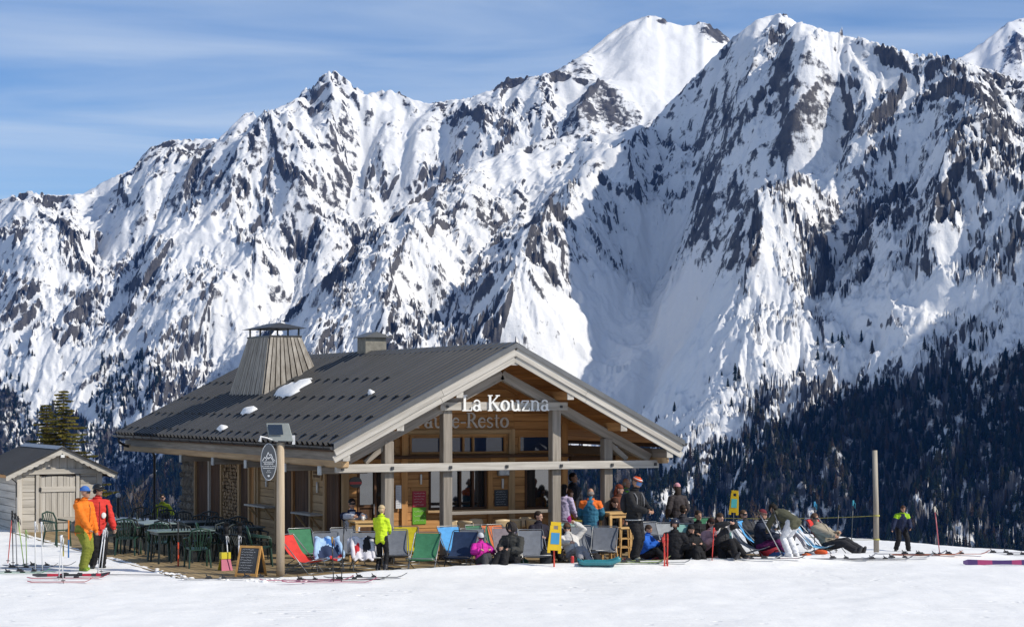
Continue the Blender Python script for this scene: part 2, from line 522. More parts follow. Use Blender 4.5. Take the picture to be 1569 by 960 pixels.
def mountain_material():
    m, n, l, b = nodes_of('snow_and_rock')
    b.inputs['Specular IOR Level'].default_value = 0.15
    at_ = n.new('ShaderNodeAttribute'); at_.attribute_name = 'rock'
    g = n.new('ShaderNodeNewGeometry')
    n1 = n.new('ShaderNodeTexNoise'); n1.inputs['Scale'].default_value = 0.055; n1.inputs['Detail'].default_value = 7; n1.inputs['Roughness'].default_value = 0.7
    l.new(g.outputs['Position'], n1.inputs['Vector'])
    ma = n.new('ShaderNodeMath'); ma.operation = 'MULTIPLY_ADD'; ma.inputs[1].default_value = 2.3
    l.new(n1.outputs['Fac'], ma.inputs[0]); 
    sb = n.new('ShaderNodeMath'); sb.operation = 'SUBTRACT'; sb.inputs[1].default_value = 1.15
    l.new(at_.outputs['Fac'], sb.inputs[0]); l.new(sb.outputs[0], ma.inputs[2])
    mr = n.new('ShaderNodeMapRange'); mr.inputs['From Min'].default_value = -0.12; mr.inputs['From Max'].default_value = 0.22
    l.new(ma.outputs[0], mr.inputs['Value'])
    n2 = n.new('ShaderNodeTexNoise'); n2.inputs['Scale'].default_value = 0.025; n2.inputs['Detail'].default_value = 6; n2.inputs['Roughness'].default_value = 0.7
    l.new(g.outputs['Position'], n2.inputs['Vector'])
    cr = n.new('ShaderNodeValToRGB')
    cr.color_ramp.elements[0].position = 0.35; cr.color_ramp.elements[0].color = (0.046, 0.048, 0.055, 1)
    cr.color_ramp.elements[1].position = 0.68; cr.color_ramp.elements[1].color = (0.125, 0.118, 0.115, 1)
    l.new(n2.outputs['Fac'], cr.inputs['Fac'])
    mx = n.new('ShaderNodeMixRGB'); mx.inputs['Color1'].default_value = (0.75, 0.755, 0.765, 1)
    l.new(mr.outputs[0], mx.inputs['Fac']); l.new(cr.outputs['Color'], mx.inputs['Color2'])
    l.new(mx.outputs['Color'], b.inputs['Base Color'])
    b.inputs['Roughness'].default_value = 0.85
    n3 = n.new('ShaderNodeTexNoise'); n3.inputs['Scale'].default_value = 0.11; n3.inputs['Detail'].default_value = 7; n3.inputs['Roughness'].default_value = 0.68
    l.new(g.outputs['Position'], n3.inputs['Vector'])
    bs = n.new('ShaderNodeMapRange'); bs.inputs['To Min'].default_value = 0.4; bs.inputs['To Max'].default_value = 0.85
    l.new(mr.outputs[0], bs.inputs['Value'])
    bp = n.new('ShaderNodeBump'); bp.inputs['Distance'].default_value = 6.0
    l.new(bs.outputs[0], bp.inputs['Strength'])
    l.new(n3.outputs['Fac'], bp.inputs['Height']); l.new(bp.outputs[0], b.inputs['Normal'])
    return m

MOUNT = mountain_material()

# --- the near mountain on the right with the central slopes
M1 = Mountain('mountain_main',
    [(-120, 960, 3500), (150, 800, 3750), (330, 640, 3950), (440, 478, 4250), (540, 380, 4500), (640, 298, 4750), (740, 246, 4950), (820, 218, 5020), (890, 205, 5040), (950, 205, 5020),
     (1000, 182, 4960), (1060, 122, 4880), (1118, 62, 4800), (1157, 32, 4750), (1199, 18, 4700), (1236, 43, 4640), (1270, 62, 4590), (1320, 68, 4520), (1405, 92, 4400),
     (1433, 86, 4350), (1483, 96, 4280), (1569, 122, 4150), (1700, 150, 3950), (1850, 230, 3750)],
    [(-120, 990, 3250), (150, 920, 3250), (600, 860, 3150), (1000, 880, 2820), (1300, 960, 2480), (1569, 1000, 2200), (1850, 1040, 1950)],
    gpow=0.12, cols=1060, rows=600, seed=1)
M1.warp(70, 420)
M1.rib([(1199, 22), (1190, 70), (1178, 150), (1148, 235), (1112, 310), (1080, 375)], [10, 60, 120, 130, 110, 40], 230)
M1.rib([(1118, 66), (1060, 128), (1000, 190), (965, 250), (950, 330), (975, 395)], [10, 60, 100, 110, 70, 20], 200)
M1.rib([(1280, 90), (1305, 150), (1312, 215), (1290, 290), (1245, 355)], [10, 90, 170, 120, 50], 330)
M1.rib([(1312, 215), (1400, 245), (1480, 310), (1545, 405)], [150, 130, 120, 80], 260)
M1.rib([(1700, 460), (1569, 440), (1400, 425), (1300, 395), (1215, 400), (1150, 470), (1110, 560)], [90, 90, 100, 120, 150, 150, 70], 330)
M1.rib([(910, 320), (865, 365), (832, 420), (790, 470), (770, 520)], [40, 80, 110, 90, 30], 150)
M1.rib([(735, 280), (690, 360), (620, 440), (560, 520)], [20, 60, 80, 50], 200)
M1.rib([(560, 420), (520, 470), (470, 540)], [50, 70, 40], 180)
M1.rib([(1060, 190), (1015, 320), (1022, 430), (955, 510), (890, 585)], [-40, -85, -125, -165, -135], 330)
M1.rib([(1235, 120), (1205, 290), (1150, 385), (1060, 470)], [-20, -90, -110, -90], 220)
M1.rib([(860, 250), (760, 330), (690, 460)], [-20, -60, -60], 170)
M1.rib([(1430, 320), (1330, 380), (1240, 430)], [-30, -60, -40], 160)
M1.crags(260, 75)
keep1 = 1 - np.clip(M1.mask([(1400, 450, 190, 34, .9), (1300, 520, 160, 30, .6), (930, 540, 100, 90, 1.1), (1020, 500, 120, 110, 1.1), (1235, 260, 50, 50, .5), (780, 240, 90, 20, .6)]), 0, .94)
M1.erode(300, 0.105, 4, 0.50, keep1)
ROCK1 = [(860, 400, 55, 70, .55, 20), (1195, 60, 40, 45, .35), (1165, 190, 45, 80, .35, 20), (1215, 185, 35, 22, .5), (1300, 335, 95, 34, .6), (1470, 345, 110, 45, .5, 35),
         (1500, 165, 90, 45, .75), (1110, 330, 40, 60, .35, 20), (690, 272, 42, 24, .6), (640, 470, 80, 40, .4), (1020, 200, 60, 60, .25), (1510, 420, 50, 30, .5), (1310, 185, 40, 25, .4),
         (560, 480, 50, 40, .35), (1250, 480, 110, 40, .22), (1170, 400, 40, 30, .25), (780, 330, 60, 40, .15),
         (1400, 445, 200, 32, -1.1), (1320, 520, 170, 26, -.5), (930, 540, 100, 90, -1.5), (1020, 500, 110, 100, -1.6), (1070, 560, 80, 60, -1.1), (1235, 265, 40, 50, -.5), (1560, 300, 60, 25, -.5), (610, 330, 60, 30, -.3), (760, 225, 90, 25, -.6), (500, 500, 30, 50, -.4), (1150, 560, 120, 60, -.5)]

M2 = Mountain('glacier_dome',
    [(560, 420, 5400), (700, 300, 5600), (790, 205, 5800), (838, 140, 5900), (853, 108, 5950), (904, 77, 6000), (938, 49, 6050), (965, 33, 6080), (994, 24, 6100), (1010, 26, 6100), (1025, 34, 6100), (1045, 40, 6100), (1062, 38, 6100), (1072, 33, 6100),
     (1085, 36, 6100), (1100, 46, 6100), (1118, 60, 6100), (1180, 140, 6000), (1260, 240, 5900)],
    [(560, 480, 5000), (900, 330, 5000), (1260, 330, 5000)], gpow=-0.2, cols=420, rows=190, seed=2)
M2.warp(50, 400)
M2.rib([(906, 80), (880, 115), (850, 160), (815, 205)], [5, 40, 60, 40], 170)
M2.rib([(940, 130), (915, 165), (880, 205)], [20, 60, 50], 150)
M2.erode(260, 0.08, 4, 0.52, 1 - np.clip(M2.mask([(1010, 90, 110, 60, 1.0), (1060, 130, 60, 40, .6)]), 0, .97))
ROCK2 = [(900, 105, 34, 30, .55), (880, 160, 50, 40, .5, -30), (935, 150, 30, 24, .4), (1092, 50, 22, 15, 2.4), (1020, 31, 14, 6, 1.6), (1010, 90, 90, 55, -1.6), (1040, 130, 60, 40, -1.0), (820, 150, 20, 30, .3)]

M3 = Mountain('mountain_far_left',
    [(-420, 420, 6150), (-250, 372, 6078), (-120, 330, 6024), (0, 306, 5973), (41, 292, 5956), (70, 297, 5944), (92, 299, 5934), (130, 295, 5919), (179, 268, 5898), (200, 260, 5889), (218, 238, 5882), (233, 223, 5875), (260, 215, 5864), (336, 211, 5832),
     (352, 196, 5825), (379, 172, 5814), (392, 177, 5808), (406, 173, 5803), (450, 154, 5784), (471, 131, 5775), (487, 121, 5769), (498, 112, 5764), (509, 106, 5759), (522, 115, 5754), (542, 128, 5745), (558, 143, 5739), (571, 142, 5733), (590, 137, 5725), (608, 141, 5718), (623, 149, 5711), (639, 155, 5705), (660, 158, 5696),
     (699, 152, 5680), (730, 146, 5667), (758, 135, 5655), (768, 124, 5651), (780, 119, 5646), (800, 118, 5637), (820, 116, 5629), (853, 108, 5615), (930, 130, 5583), (1000, 180, 5553)],
    [(-420, 900, 4500), (0, 880, 4350), (250, 850, 4250), (450, 760, 4350), (700, 520, 4900), (1000, 420, 5100)],
    gpow=0.15, cols=760, rows=460, seed=3)
M3.warp(70, 420)
M3.rib([(379, 176), (395, 225), (425, 270), (470, 320), (500, 345)], [10, 90, 120, 120, 60], 260)
M3.rib([(509, 112), (490, 150), (450, 190), (425, 270)], [5, 40, 60, 60], 220)
M3.rib([(225, 235), (190, 290), (215, 340), (150, 300)], [10, 60, 60, 10], 240)
M3.rib([(509, 112), (530, 170), (500, 210)], [5, 50, 40], 200)
M3.rib([(640, 165), (690, 195), (730, 215)], [30, 90, 90], 200)
M3.rib([(330, 215), (310, 270), (290, 330), (260, 400), (235, 470)], [10, 60, 100, 110, 60], 260)
M3.rib([(60, 300), (40, 350), (90, 420), (130, 500)], [10, 60, 90, 60], 260)
M3.rib([(420, 340), (380, 420), (330, 500), (290, 560)], [70, 120, 130, 80], 300)
M3.rib([(-40, 380), (20, 450), (50, 540)], [70, 90, 60], 260)
M3.rib([(560, 200), (535, 260), (470, 350), (440, 420), (330, 560)], [-40, -130, -130, -120, -60], 260)
M3.rib([(265, 320), (215, 390), (190, 470)], [-60, -100, -60], 240)
M3.rib([(0, 340), (-20, 420)], [-60, -60], 240)
M3.crags(260, 70)
M3.erode(300, 0.11, 4, 0.50, 1 - np.clip(M3.mask([(300, 360, 60, 40, .6), (100, 560, 120, 60, .6), (430, 450, 50, 50, .8), (600, 150, 40, 12, .9)]), 0, .92))
ROCK3 = [(505, 140, 50, 40, .55), (470, 300, 60, 40, .5, 30), (300, 265, 70, 45, .45, 30), (240, 240, 45, 25, .5), (390, 200, 35, 40, .4), (60, 330, 60, 30, .35), (700, 180, 60, 18, .7), (770, 130, 18, 10, .5),
         (40, 420, 50, 30, .3), (430, 360, 40, 30, .3), (210, 330, 50, 30, .35), (250, 470, 50, 60, .35, 50), (130, 470, 30, 40, .2),
         (590, 145, 50, 12, -1.2), (300, 355, 60, 35, -.6), (530, 265, 40, 30, -.5), (70, 600, 130, 60, -.5), (320, 530, 40, 50, -.7), (160, 380, 60, 40, -.3), (620, 220, 50, 30, -.3)]

M4 = Mountain('far_snow_peak',
    [(1330, 260, 8600), (1405, 140, 8700), (1450, 98, 8800), (1483, 82, 8900), (1515, 58, 8900), (1545, 34, 9000), (1569, 27, 9000), (1600, 18, 9000), (1640, 40, 9000), (1760, 120, 9000), (1900, 200, 9000)],
    [(1330, 330, 8000), (1900, 330, 8000)], gpow=0.1, cols=260, rows=110, seed=4)
M4.warp(60, 500)
M4.rib([(1545, 38), (1550, 80), (1565, 120)], [20, 60, 60], 180)
M4.erode(300, 0.09, 4, 0.5)
ROCK4 = [(1556, 75, 14, 34, 1.0, 10), (1520, 100, 60, 30, -.4), (1510, 70, 30, 20, -.8)]

RIGHT = [(1000, 715), (1060, 718), (1130, 690), (1165, 645), (1210, 636), (1290, 616), (1380, 594), (1450, 574), (1569, 545), (1720, 515), (1720, 990), (860, 990), (860, 720)]
LEFT = [(-160, 600), (0, 612), (60, 618), (110, 640), (180, 668), (300, 690), (330, 900), (-160, 900)]
M1.finish(ROCK1, MOUNT, 0.21, (RIGHT, LEFT)); M2.finish(ROCK2, MOUNT, 0.26); M3.finish(ROCK3, MOUNT, 0.175, (LEFT,)); M4.finish(ROCK4, MOUNT, 0.15)

# --- the peak beyond the right edge that keeps the wooded slope in shade
def side_peak():
    n = 150; xs = np.linspace(560, 3400, n); ys = np.linspace(900, 4300, n); X, Y = np.meshgrid(xs, ys)
    wx = X + 130 * fbm(X / 420, Y / 420, 4, 501); wy = Y + 130 * fbm(X / 420, Y / 420, 4, 502)
    d, par = seg_dist(wx, wy, [(1680, 2450), (1850, 2650), (2300, 2300)])
    Z = np.interp(par, [0, 1, 2], [1030, 1060, 840]) - 1.38 * d + 60 * ridged(X / 160, Y / 160, 4, 503) - 40
    Z = np.maximum(Z, -380)
    me = bpy.data.meshes.new('mountain_side_peak'); idx = np.arange(n * n).reshape(n, n)
    me.from_pydata(np.stack([X, Y, Z], -1).reshape(-1, 3).tolist(), [], np.stack([idx[:-1, :-1], idx[:-1, 1:], idx[1:, 1:], idx[1:, :-1]], -1).reshape(-1, 4).tolist())
    at_ = me.attributes.new('rock', 'FLOAT', 'POINT'); at_.data.foreach_set('value', (fbm(X / 150, Y / 150, 5, 504) - .1).astype(np.float32).ravel())
    me.polygons.foreach_set('use_smooth', np.ones(len(me.polygons), bool)); me.materials.append(MOUNT)
    tag(obj('mountain_side_peak', me), kind='structure')
side_peak()
# ================================================================== snow ground, one sheet from behind the camera to the valley
EDGE = np.array([(-6000, 700), (-400, 110), (-60, 82), (-20, 66), (-11, 62.5), (-6, 62), (2, 62), (6, 58), (8.8, 54), (10.5, 51.3), (12.3, 48.7), (16, 43), (30, 25), (60, -20), (400, -260), (6000, -260)], float)
BANK = [(-4.9, 41.6), (-1.0, 42.9), (3.1, 44.0), (7.6, 46.2), (10.5, 47.2)]
TH = R(25.9)
HUT_O = Vector((-3.8686, 44.5, 0.0))
U_ = Vector((math.cos(TH), math.sin(TH), 0)); V_ = Vector((-math.sin(TH), math.cos(TH), 0))
def hw(u, v, z=0.0):
    """hut coordinates (along the front, towards the back, up) to world"""
    return HUT_O + U_ * u + V_ * v + Vector((0, 0, z))

def ground_z(X, Y):
    X = np.asarray(X, float); Y = np.asarray(Y, float)
    z = 1.95 * np.clip(1 - np.maximum(Y, -60) / 30.0, 0, 3) ** 1.5
    z = np.minimum(z, 6.0)
    d, _ = seg_dist(X, Y, BANK)
    z = z + 0.15 * np.exp(-(d / 0.9) ** 2) * np.clip((X + 4.6) / 4.0, 0, 1)
    u = (X - HUT_O.x) * U_.x + (Y - HUT_O.y) * U_.y; v = (X - HUT_O.x) * V_.x + (Y - HUT_O.y) * V_.y
    inside = np.clip((u + 3.75) / 0.3, 0, 1) * np.clip((v - np.interp(u, [-3.85, -2.2, 1.9, 6, 11], [-1.75, -2.1, -2.6, -3.25, -3.3])) / 0.3, 0, 1) * np.clip((16.6 - v) / 0.3, 0, 1) * np.clip((11.0 - u) / 0.5, 0, 1)
    z = z - 0.16 * inside
    z = z + 0.05 * fbm(X / 2.6, Y / 3.6, 3, 5) + 0.018 * fbm(X / 0.5, Y / 0.7, 3, 9) * (1 - inside)
    e = (Y - np.interp(X, EDGE[:, 0], EDGE[:, 1])) * 0.85
    drop = 0.55 * (np.sqrt(np.maximum(e, 0) ** 2 + 9) - 3)
    drop = 340 * (1 - np.exp(-drop / 340))
    return z - drop

def spaced(a, b, step, lo, hi, g):
    c = list(np.arange(a, b, step))
    s = step; x = a
    left = []
    while x > lo:
        s *= g; x -= s; left.append(x)
    s = step; x = c[-1]; right = []
    while x < hi:
        s *= g; x += s; right.append(x)
    return np.array(left[::-1] + c + right)

gx = spaced(-14.5, 14.5, 0.10, -7000, 7000, 1.22)
gy = spaced(29.0, 64.0, 0.13, -400, 3100, 1.22)
GX, GY = np.meshgrid(gx, gy)
GZ = ground_z(GX, GY)
idx = np.arange(GX.size).reshape(GX.shape)
q = np.stack([idx[:-1, :-1], idx[:-1, 1:], idx[1:, 1:], idx[1:, :-1]], -1).reshape(-1, 4)
me = bpy.data.meshes.new('snow_ground')
me.from_pydata(np.stack([GX, GY, GZ], -1).reshape(-1, 3).tolist(), [], q.tolist())
me.polygons.foreach_set('use_smooth', np.ones(len(q), bool))

def snow_material():
    m, n, l, b = nodes_of('piste_snow')
    g = n.new('ShaderNodeNewGeometry')
    b.inputs['Roughness'].default_value = 0.7
    b.inputs['Specular IOR Level'].default_value = 0.25
    n1 = n.new('ShaderNodeTexNoise'); n1.inputs['Scale'].default_value = 0.9; n1.inputs['Detail'].default_value = 8; n1.inputs['Roughness'].default_value = 0.6
    cr = n.new('ShaderNodeValToRGB')
    cr.color_ramp.elements[0].position = 0.3; cr.color_ramp.elements[0].color = (0.79, 0.79, 0.785, 1)
    cr.color_ramp.elements[1].position = 0.7; cr.color_ramp.elements[1].color = (0.89, 0.885, 0.875, 1)
    l.new(g.outputs['Position'], n1.inputs['Vector']); l.new(n1.outputs['Fac'], cr.inputs['Fac']); l.new(cr.outputs['Color'], b.inputs['Base Color'])
    # ski tracks: noise stretched along two directions, plus crumbs
    def tracks(rot, sc, stretch):
        mpn = n.new('ShaderNodeMapping'); mpn.inputs['Rotation'].default_value = (0, 0, R(rot)); mpn.inputs['Scale'].default_value = (stretch, 1, 1)
        t = n.new('ShaderNodeTexNoise'); t.inputs['Scale'].default_value = sc; t.inputs['Detail'].default_value = 3
        l.new(g.outputs['Position'], mpn.inputs['Vector']); l.new(mpn.outputs[0], t.inputs['Vector'])
        return t.outputs['Fac']
    a = tracks(18, 5.0, 0.06); c = tracks(-12, 8.0, 0.08)
    n2 = n.new('ShaderNodeTexNoise'); n2.inputs['Scale'].default_value = 7.0; n2.inputs['Detail'].default_value = 7; n2.inputs['Roughness'].default_value = 0.7
    l.new(g.outputs['Position'], n2.inputs['Vector'])
    s1 = n.new('ShaderNodeMath'); s1.operation = 'ADD'; l.new(a, s1.inputs[0]); l.new(c, s1.inputs[1])
    s2 = n.new('ShaderNodeMath'); s2.operation = 'ADD'; l.new(s1.outputs[0], s2.inputs[0]); l.new(n2.outputs['Fac'], s2.inputs[1])
    vo = n.new('ShaderNodeTexVoronoi'); vo.inputs['Scale'].default_value = 2.6; vo.inputs['Randomness'].default_value = 1.0
    l.new(g.outputs['Position'], vo.inputs['Vector'])
    vm = n.new('ShaderNodeMapRange'); vm.inputs['From Min'].default_value = 0.05; vm.inputs['From Max'].default_value = 0.22; l.new(vo.outputs['Distance'], vm.inputs['Value'])
    wv = n.new('ShaderNodeTexWave'); wv.inputs['Scale'].default_value = 1.15; wv.inputs['Distortion'].default_value = 7.0; wv.inputs['Detail'].default_value = 1.0; wv.inputs['Detail Scale'].default_value = 0.35; wv.bands_direction = 'Y'
    mw = n.new('ShaderNodeMapping'); mw.inputs['Rotation'].default_value = (0, 0, R(14)); mw.inputs['Scale'].default_value = (.25, 1, 1); l.new(g.outputs['Position'], mw.inputs['Vector']); l.new(mw.outputs[0], wv.inputs['Vector'])
    wm = n.new('ShaderNodeMapRange'); wm.inputs['From Min'].default_value = 0.0; wm.inputs['From Max'].default_value = 0.07; l.new(wv.outputs['Fac'], wm.inputs['Value'])
    s3 = n.new('ShaderNodeMath'); s3.operation = 'MULTIPLY_ADD'; s3.inputs[1].default_value = 0.5; l.new(vm.outputs[0], s3.inputs[0]); l.new(s2.outputs[0], s3.inputs[2])
    s4 = n.new('ShaderNodeMath'); s4.operation = 'MULTIPLY_ADD'; s4.inputs[1].default_value = 0.45; l.new(wm.outputs[0], s4.inputs[0]); l.new(s3.outputs[0], s4.inputs[2])
    s5 = n.new('ShaderNodeMath'); s5.operation = 'ADD'; l.new(vm.outputs[0], s5.inputs[0]); l.new(wm.outputs[0], s5.inputs[1])
    n6 = n.new('ShaderNodeTexNoise'); n6.inputs['Scale'].default_value = 0.35; n6.inputs['Detail'].default_value = 3; l.new(g.outputs['Position'], n6.inputs['Vector'])
    m6 = n.new('ShaderNodeMapRange'); m6.inputs['From Min'].default_value = 0.48; m6.inputs['From Max'].default_value = 0.66; m6.inputs['To Max'].default_value = 0.6; l.new(n6.outputs['Fac'], m6.inputs['Value'])
    b0 = n.new('ShaderNodeBump'); l.new(m6.outputs[0], b0.inputs['Strength']); b0.inputs['Distance'].default_value = 0.06
    l.new(s5.outputs[0], b0.inputs['Height'])
    bp = n.new('ShaderNodeBump'); l.new(b0.outputs[0], bp.inputs['Normal']); bp.inputs['Strength'].default_value = 0.26; bp.inputs['Distance'].default_value = 0.07
    l.new(s2.outputs[0], bp.inputs['Height']); l.new(bp.outputs[0], b.inputs['Normal'])
    return m
SNOW = snow_material()
tag(obj('snow_ground', me, SNOW), kind='structure')

# ================================================================== conifers on the far slopes
def conifer_mesh(tiers=6, n=9, seed=0):
    rd = random.Random(seed); m = MB()
    m.tube([(0, 0, -.05), (0, 0, .16)], [.022, .016], 5, mi=1)
    for t in range(tiers):
        z0 = 0.07 + 0.86 * t / tiers; z1 = z0 + 0.30 * (1 - 0.35 * t / tiers)
        r = 0.19 * (1 - t / tiers) ** 0.8 + 0.03
        vs = [(0, 0, min(z1, 1.0))]; k = n * 2
        ph = rd.random() * 6
        for i in range(k):
            a = 2 * math.pi * i / k + ph
            rr = r * (1.0 if i % 2 else 0.5) * rd.uniform(.75, 1.2)
            vs.append((rr * math.cos(a), rr * math.sin(a), z0 + (0 if i % 2 else .05) + rd.uniform(-.02, .02)))
        m.add(vs, [(0, 1 + i, 1 + (i + 1) % k) for i in range(k)])
    return m.mesh('conifer')
conifer_mat = pm('dark_spruce', (0.012, 0.021, 0.014), (0.034, 0.038, 0.018), 3, 0.9, rnd=0.35, spec=0.1)
_n, _l = conifer_mat.node_tree.nodes, conifer_mat.node_tree.links
_cr = _n.new('ShaderNodeValToRGB'); _oi = _n.new('ShaderNodeObjectInfo')
for _p, _c in ((.45, (.010, .019, .012, 1)), (.78, (.024, .026, .013, 1))):
    _e = _cr.color_ramp.elements.new(_p); _e.color = _c
_cr.color_ramp.elements[0].color = (.007, .014, .011, 1); _cr.color_ramp.elements[-1].color = (.048, .032, .020, 1)
_l.new(_oi.outputs['Random'], _cr.inputs['Fac']); _l.new(_cr.outputs['Color'], _n['Principled BSDF'].inputs['Base Color'])
bark_mat = pm('bark', (0.10, 0.075, 0.055), (0.06, 0.045, 0.035), 5, 0.9, 0.4, 20)
bare_mat = pm('bare_larch', (0.115, 0.085, 0.065), (0.075, 0.058, 0.048), 3, 0.9, rnd=0.3, spec=0.1)
con_me = [conifer_mesh(6, 8, i) for i in range(3)]
for c_ in con_me:
    c_.materials.append(conifer_mat); c_.materials.append(bark_mat)

FRINGE = [(940, 640), (1010, 640), (1110, 575), (1250, 540), (1400, 525), (1569, 480), (1720, 450), (1720, 520), (1569, 545), (1420, 580), (1250, 605), (1130, 660), (1010, 705), (940, 700)]
LFRINGE = [(-160, 520), (20, 545), (110, 560), (250, 560), (330, 640), (300, 700), (180, 680), (60, 630), (-160, 620)]
def pick_trees(M, rows):
    """rows: (polygon or ellipse list, density per grid point, noise threshold)"""
    P = M.PX.ravel(); Q = (HOR - (M.Z - HC) / M.D * F_PX).ravel(); X = M.X.ravel(); Y = M.Y.ravel(); Z = M.Z.ravel()
    vis = np.zeros(M.PX.shape, bool)
    # in sight: no nearer row of the same range stands higher in the picture
    q2 = Q.reshape(M.PX.shape); run = np.minimum.accumulate(q2, 0)
    vis = (q2 <= run + 16).ravel()
    nz_ = fbm(X / 150, Y / 150, 4, 77)
    take = np.zeros(P.shape, bool)
    for poly, dens, thr in rows:
        if isinstance(poly, tuple):
            ex, ey, rx, ry = poly
            ins = ((P - ex) / rx) ** 2 + ((Q - ey) / ry) ** 2 + nz_ * .8 < 1
        else:
            ins = in_poly(P + 24 * nz_, Q + 44 * nz_, poly)
        k = dens * np.clip((nz_ - thr) * 4, 0.0, 1)
        take |= ins & (rng.random(P.shape) < k)
    take &= vis & (P > -130) & (P < 1700) & (Q < 880)
    i = np.where(take)[0]
    return np.stack([X[i], Y[i], Z[i], P[i], Q[i]], -1)
t1 = pick_trees(M1, [(RIGHT, 0.17, -0.42), (FRINGE, 0.02, 0.0), (LEFT, 0.12, -.5), ((1165, 625, 22, 30), .06, -1), ((1000, 745, 110, 60), .14, -1)])
t3 = pick_trees(M3, [(LEFT, 0.14, -.5), (LFRINGE, .006, .0), ((215, 590, 38, 50), .13, -1), ((160, 605, 14, 62), .13, -1), ((20, 600, 40, 30), .03, -.2)])
T = np.concatenate([t1, t3])
# snowy gaps in the right-hand wood
gap = np.exp(-(((T[:, 3] - 1085 + (T[:, 4] - 700) * .45) / 16) ** 2)) * (T[:, 4] < 790) + np.exp(-(((T[:, 3] - 1150 + (T[:, 4] - 700) * .5) / 7) ** 2))
T = T[rng.random(len(T)) > gap * .85]
T = T[rng.permutation(len(T))]
# the three hundred that stand clearest: the upper edge of the wood and the scattered ones
edge_rank = np.argsort(T[:, 1] * 1.0 - 6.0 * (T[:, 4] < 640) * (640 - T[:, 4]))
vis_ok = [i for i in edge_rank if 0 <= T[i, 3] <= 1569 and ((T[i, 3] > 1060 and T[i, 4] < 660 and T[i, 4] > 470) or (T[i, 3] < 330 and 555 < T[i, 4] < 640))][:300]
one = set(vis_ok)
TREE_OBJ = None
for k, i in enumerate(vis_ok):
    o = bpy.data.objects.new('conifer', con_me[k % 3]); COL.objects.link(o)
    h = random.uniform(8, 24)
    o.location = (T[i, 0], T[i, 1], T[i, 2] - .5); o.scale = (h * random.uniform(.85, 1.15), h, h); o.rotation_euler = (0, 0, random.random() * 6)
    tag(o, 'small dark conifer on the snowy slope across the valley at the edge of the wood', 'conifer', 'conifers at the edge of the wood')
    TREE_OBJ = TREE_OBJ or o
rest = np.array([T[i] for i in range(len(T)) if i not in one])
print('trees', len(T), 'singles', len(vis_ok))
def scatter(name, pts, src, hmin, hmax):
    me = bpy.data.meshes.new(name)
    me.from_pydata(pts[:, :3].tolist(), [], [])
    sa = me.attributes.new('tree_size', 'FLOAT', 'POINT'); sa.data.foreach_set('value', rng.uniform(hmin, hmax, len(pts)).astype(np.float32))
    ra = me.attributes.new('tree_turn', 'FLOAT_VECTOR', 'POINT')
    ra.data.foreach_set('vector', np.stack([np.zeros(len(pts)), np.zeros(len(pts)), rng.uniform(0, 6.28, len(pts))], -1).astype(np.float32).ravel())
    o = obj(name, me)
    ng = bpy.data.node_groups.new(name + '_spread', 'GeometryNodeTree')
    ng.interface.new_socket('Geometry', in_out='INPUT', socket_type='NodeSocketGeometry')
    ng.interface.new_socket('Geometry', in_out='OUTPUT', socket_type='NodeSocketGeometry')
    N, L = ng.nodes, ng.links
    gi = N.new('NodeGroupInput'); go = N.new('NodeGroupOutput')
    oi = N.new('GeometryNodeObjectInfo'); oi.inputs['Object'].default_value = src; oi.inputs['As Instance'].default_value = True
    ip = N.new('GeometryNodeInstanceOnPoints')
    a1 = N.new('GeometryNodeInputNamedAttribute'); a1.data_type = 'FLOAT'; a1.inputs['Name'].default_value = 'tree_size'
    a2 = N.new('GeometryNodeInputNamedAttribute'); a2.data_type = 'FLOAT_VECTOR'; a2.inputs['Name'].default_value = 'tree_turn'
    L.new(gi.outputs[0], ip.inputs['Points']); L.new(oi.outputs['Geometry'], ip.inputs['Instance'])
    L.new(a1.outputs['Attribute'], ip.inputs['Scale']); L.new(a2.outputs['Attribute'], ip.inputs['Rotation'])
    L.new(ip.outputs['Instances'], go.inputs[0])
    md = o.modifiers.new('spread', 'NODES'); md.node_group = ng
    return o
tag(scatter('forest', rest, TREE_OBJ, 8, 25), 'dark conifer wood covering the lower slopes across the valley', 'forest', kind='stuff')
# ================================================================== terrace deck
def v_front(u): return float(np.interp(u, [-3.85, -2.2, 1.9, 6, 11], [-1.75, -2.1, -2.6, -3.25, -3.3]))
deck = MB().add([(-3.82, 16.55, z) for z in (-.3, -.035)] + [(10.3, 16.55, z) for z in (-.3, -.035)] + [(10.3, -3.2, z) for z in (-.3, -.035)] + [(6, -3.15, z) for z in (-.3, -.035)] + [(1.9, -2.5, z) for z in (-.3, -.035)] + [(-3.82, -1.65, z) for z in (-.3, -.035)],
                [(1, 11, 9, 7, 5, 3), (0, 2, 4, 6, 8, 10), (0, 1, 3, 2), (2, 3, 5, 4), (4, 5, 7, 6), (6, 7, 9, 8), (8, 9, 11, 10), (10, 11, 1, 0)]).build('terrace_deck', wood_deck)
deck.location = HUT_O; deck.rotation_euler = (0, 0, TH); tag(deck, kind='structure')
for i in range(76):
    u0 = -3.85 + i * 0.186
    beam('plank', (u0 + .088, v_front(u0) + random.uniform(-.04, .02), -0.018), (u0 + .088, 16.6, -0.018), .176, .036, wood_deck, deck, bevel=.004)
for k in range(5):
    beam('edge_board', (-3.97, -1.75 + k * 3.45, -0.09), (-3.97, 1.68 + k * 3.45, -0.09), .05, .20, wood_deck, deck)

# ================================================================== the restaurant hut
hut = empty('restaurant_hut', HUT_O, TH, 'timber mountain restaurant with dark metal gable roof and slatted chimney', 'restaurant')
EAVE, RIDGE, HALF, LEN = 2.67, 4.91, 4.4, 18.4
TAN = (RIDGE - EAVE) / HALF
def rz(u): return EAVE + TAN * (u if u <= HALF else 2 * HALF - u)
sl_n = Vector((-TAN, 0, 1)).normalized()

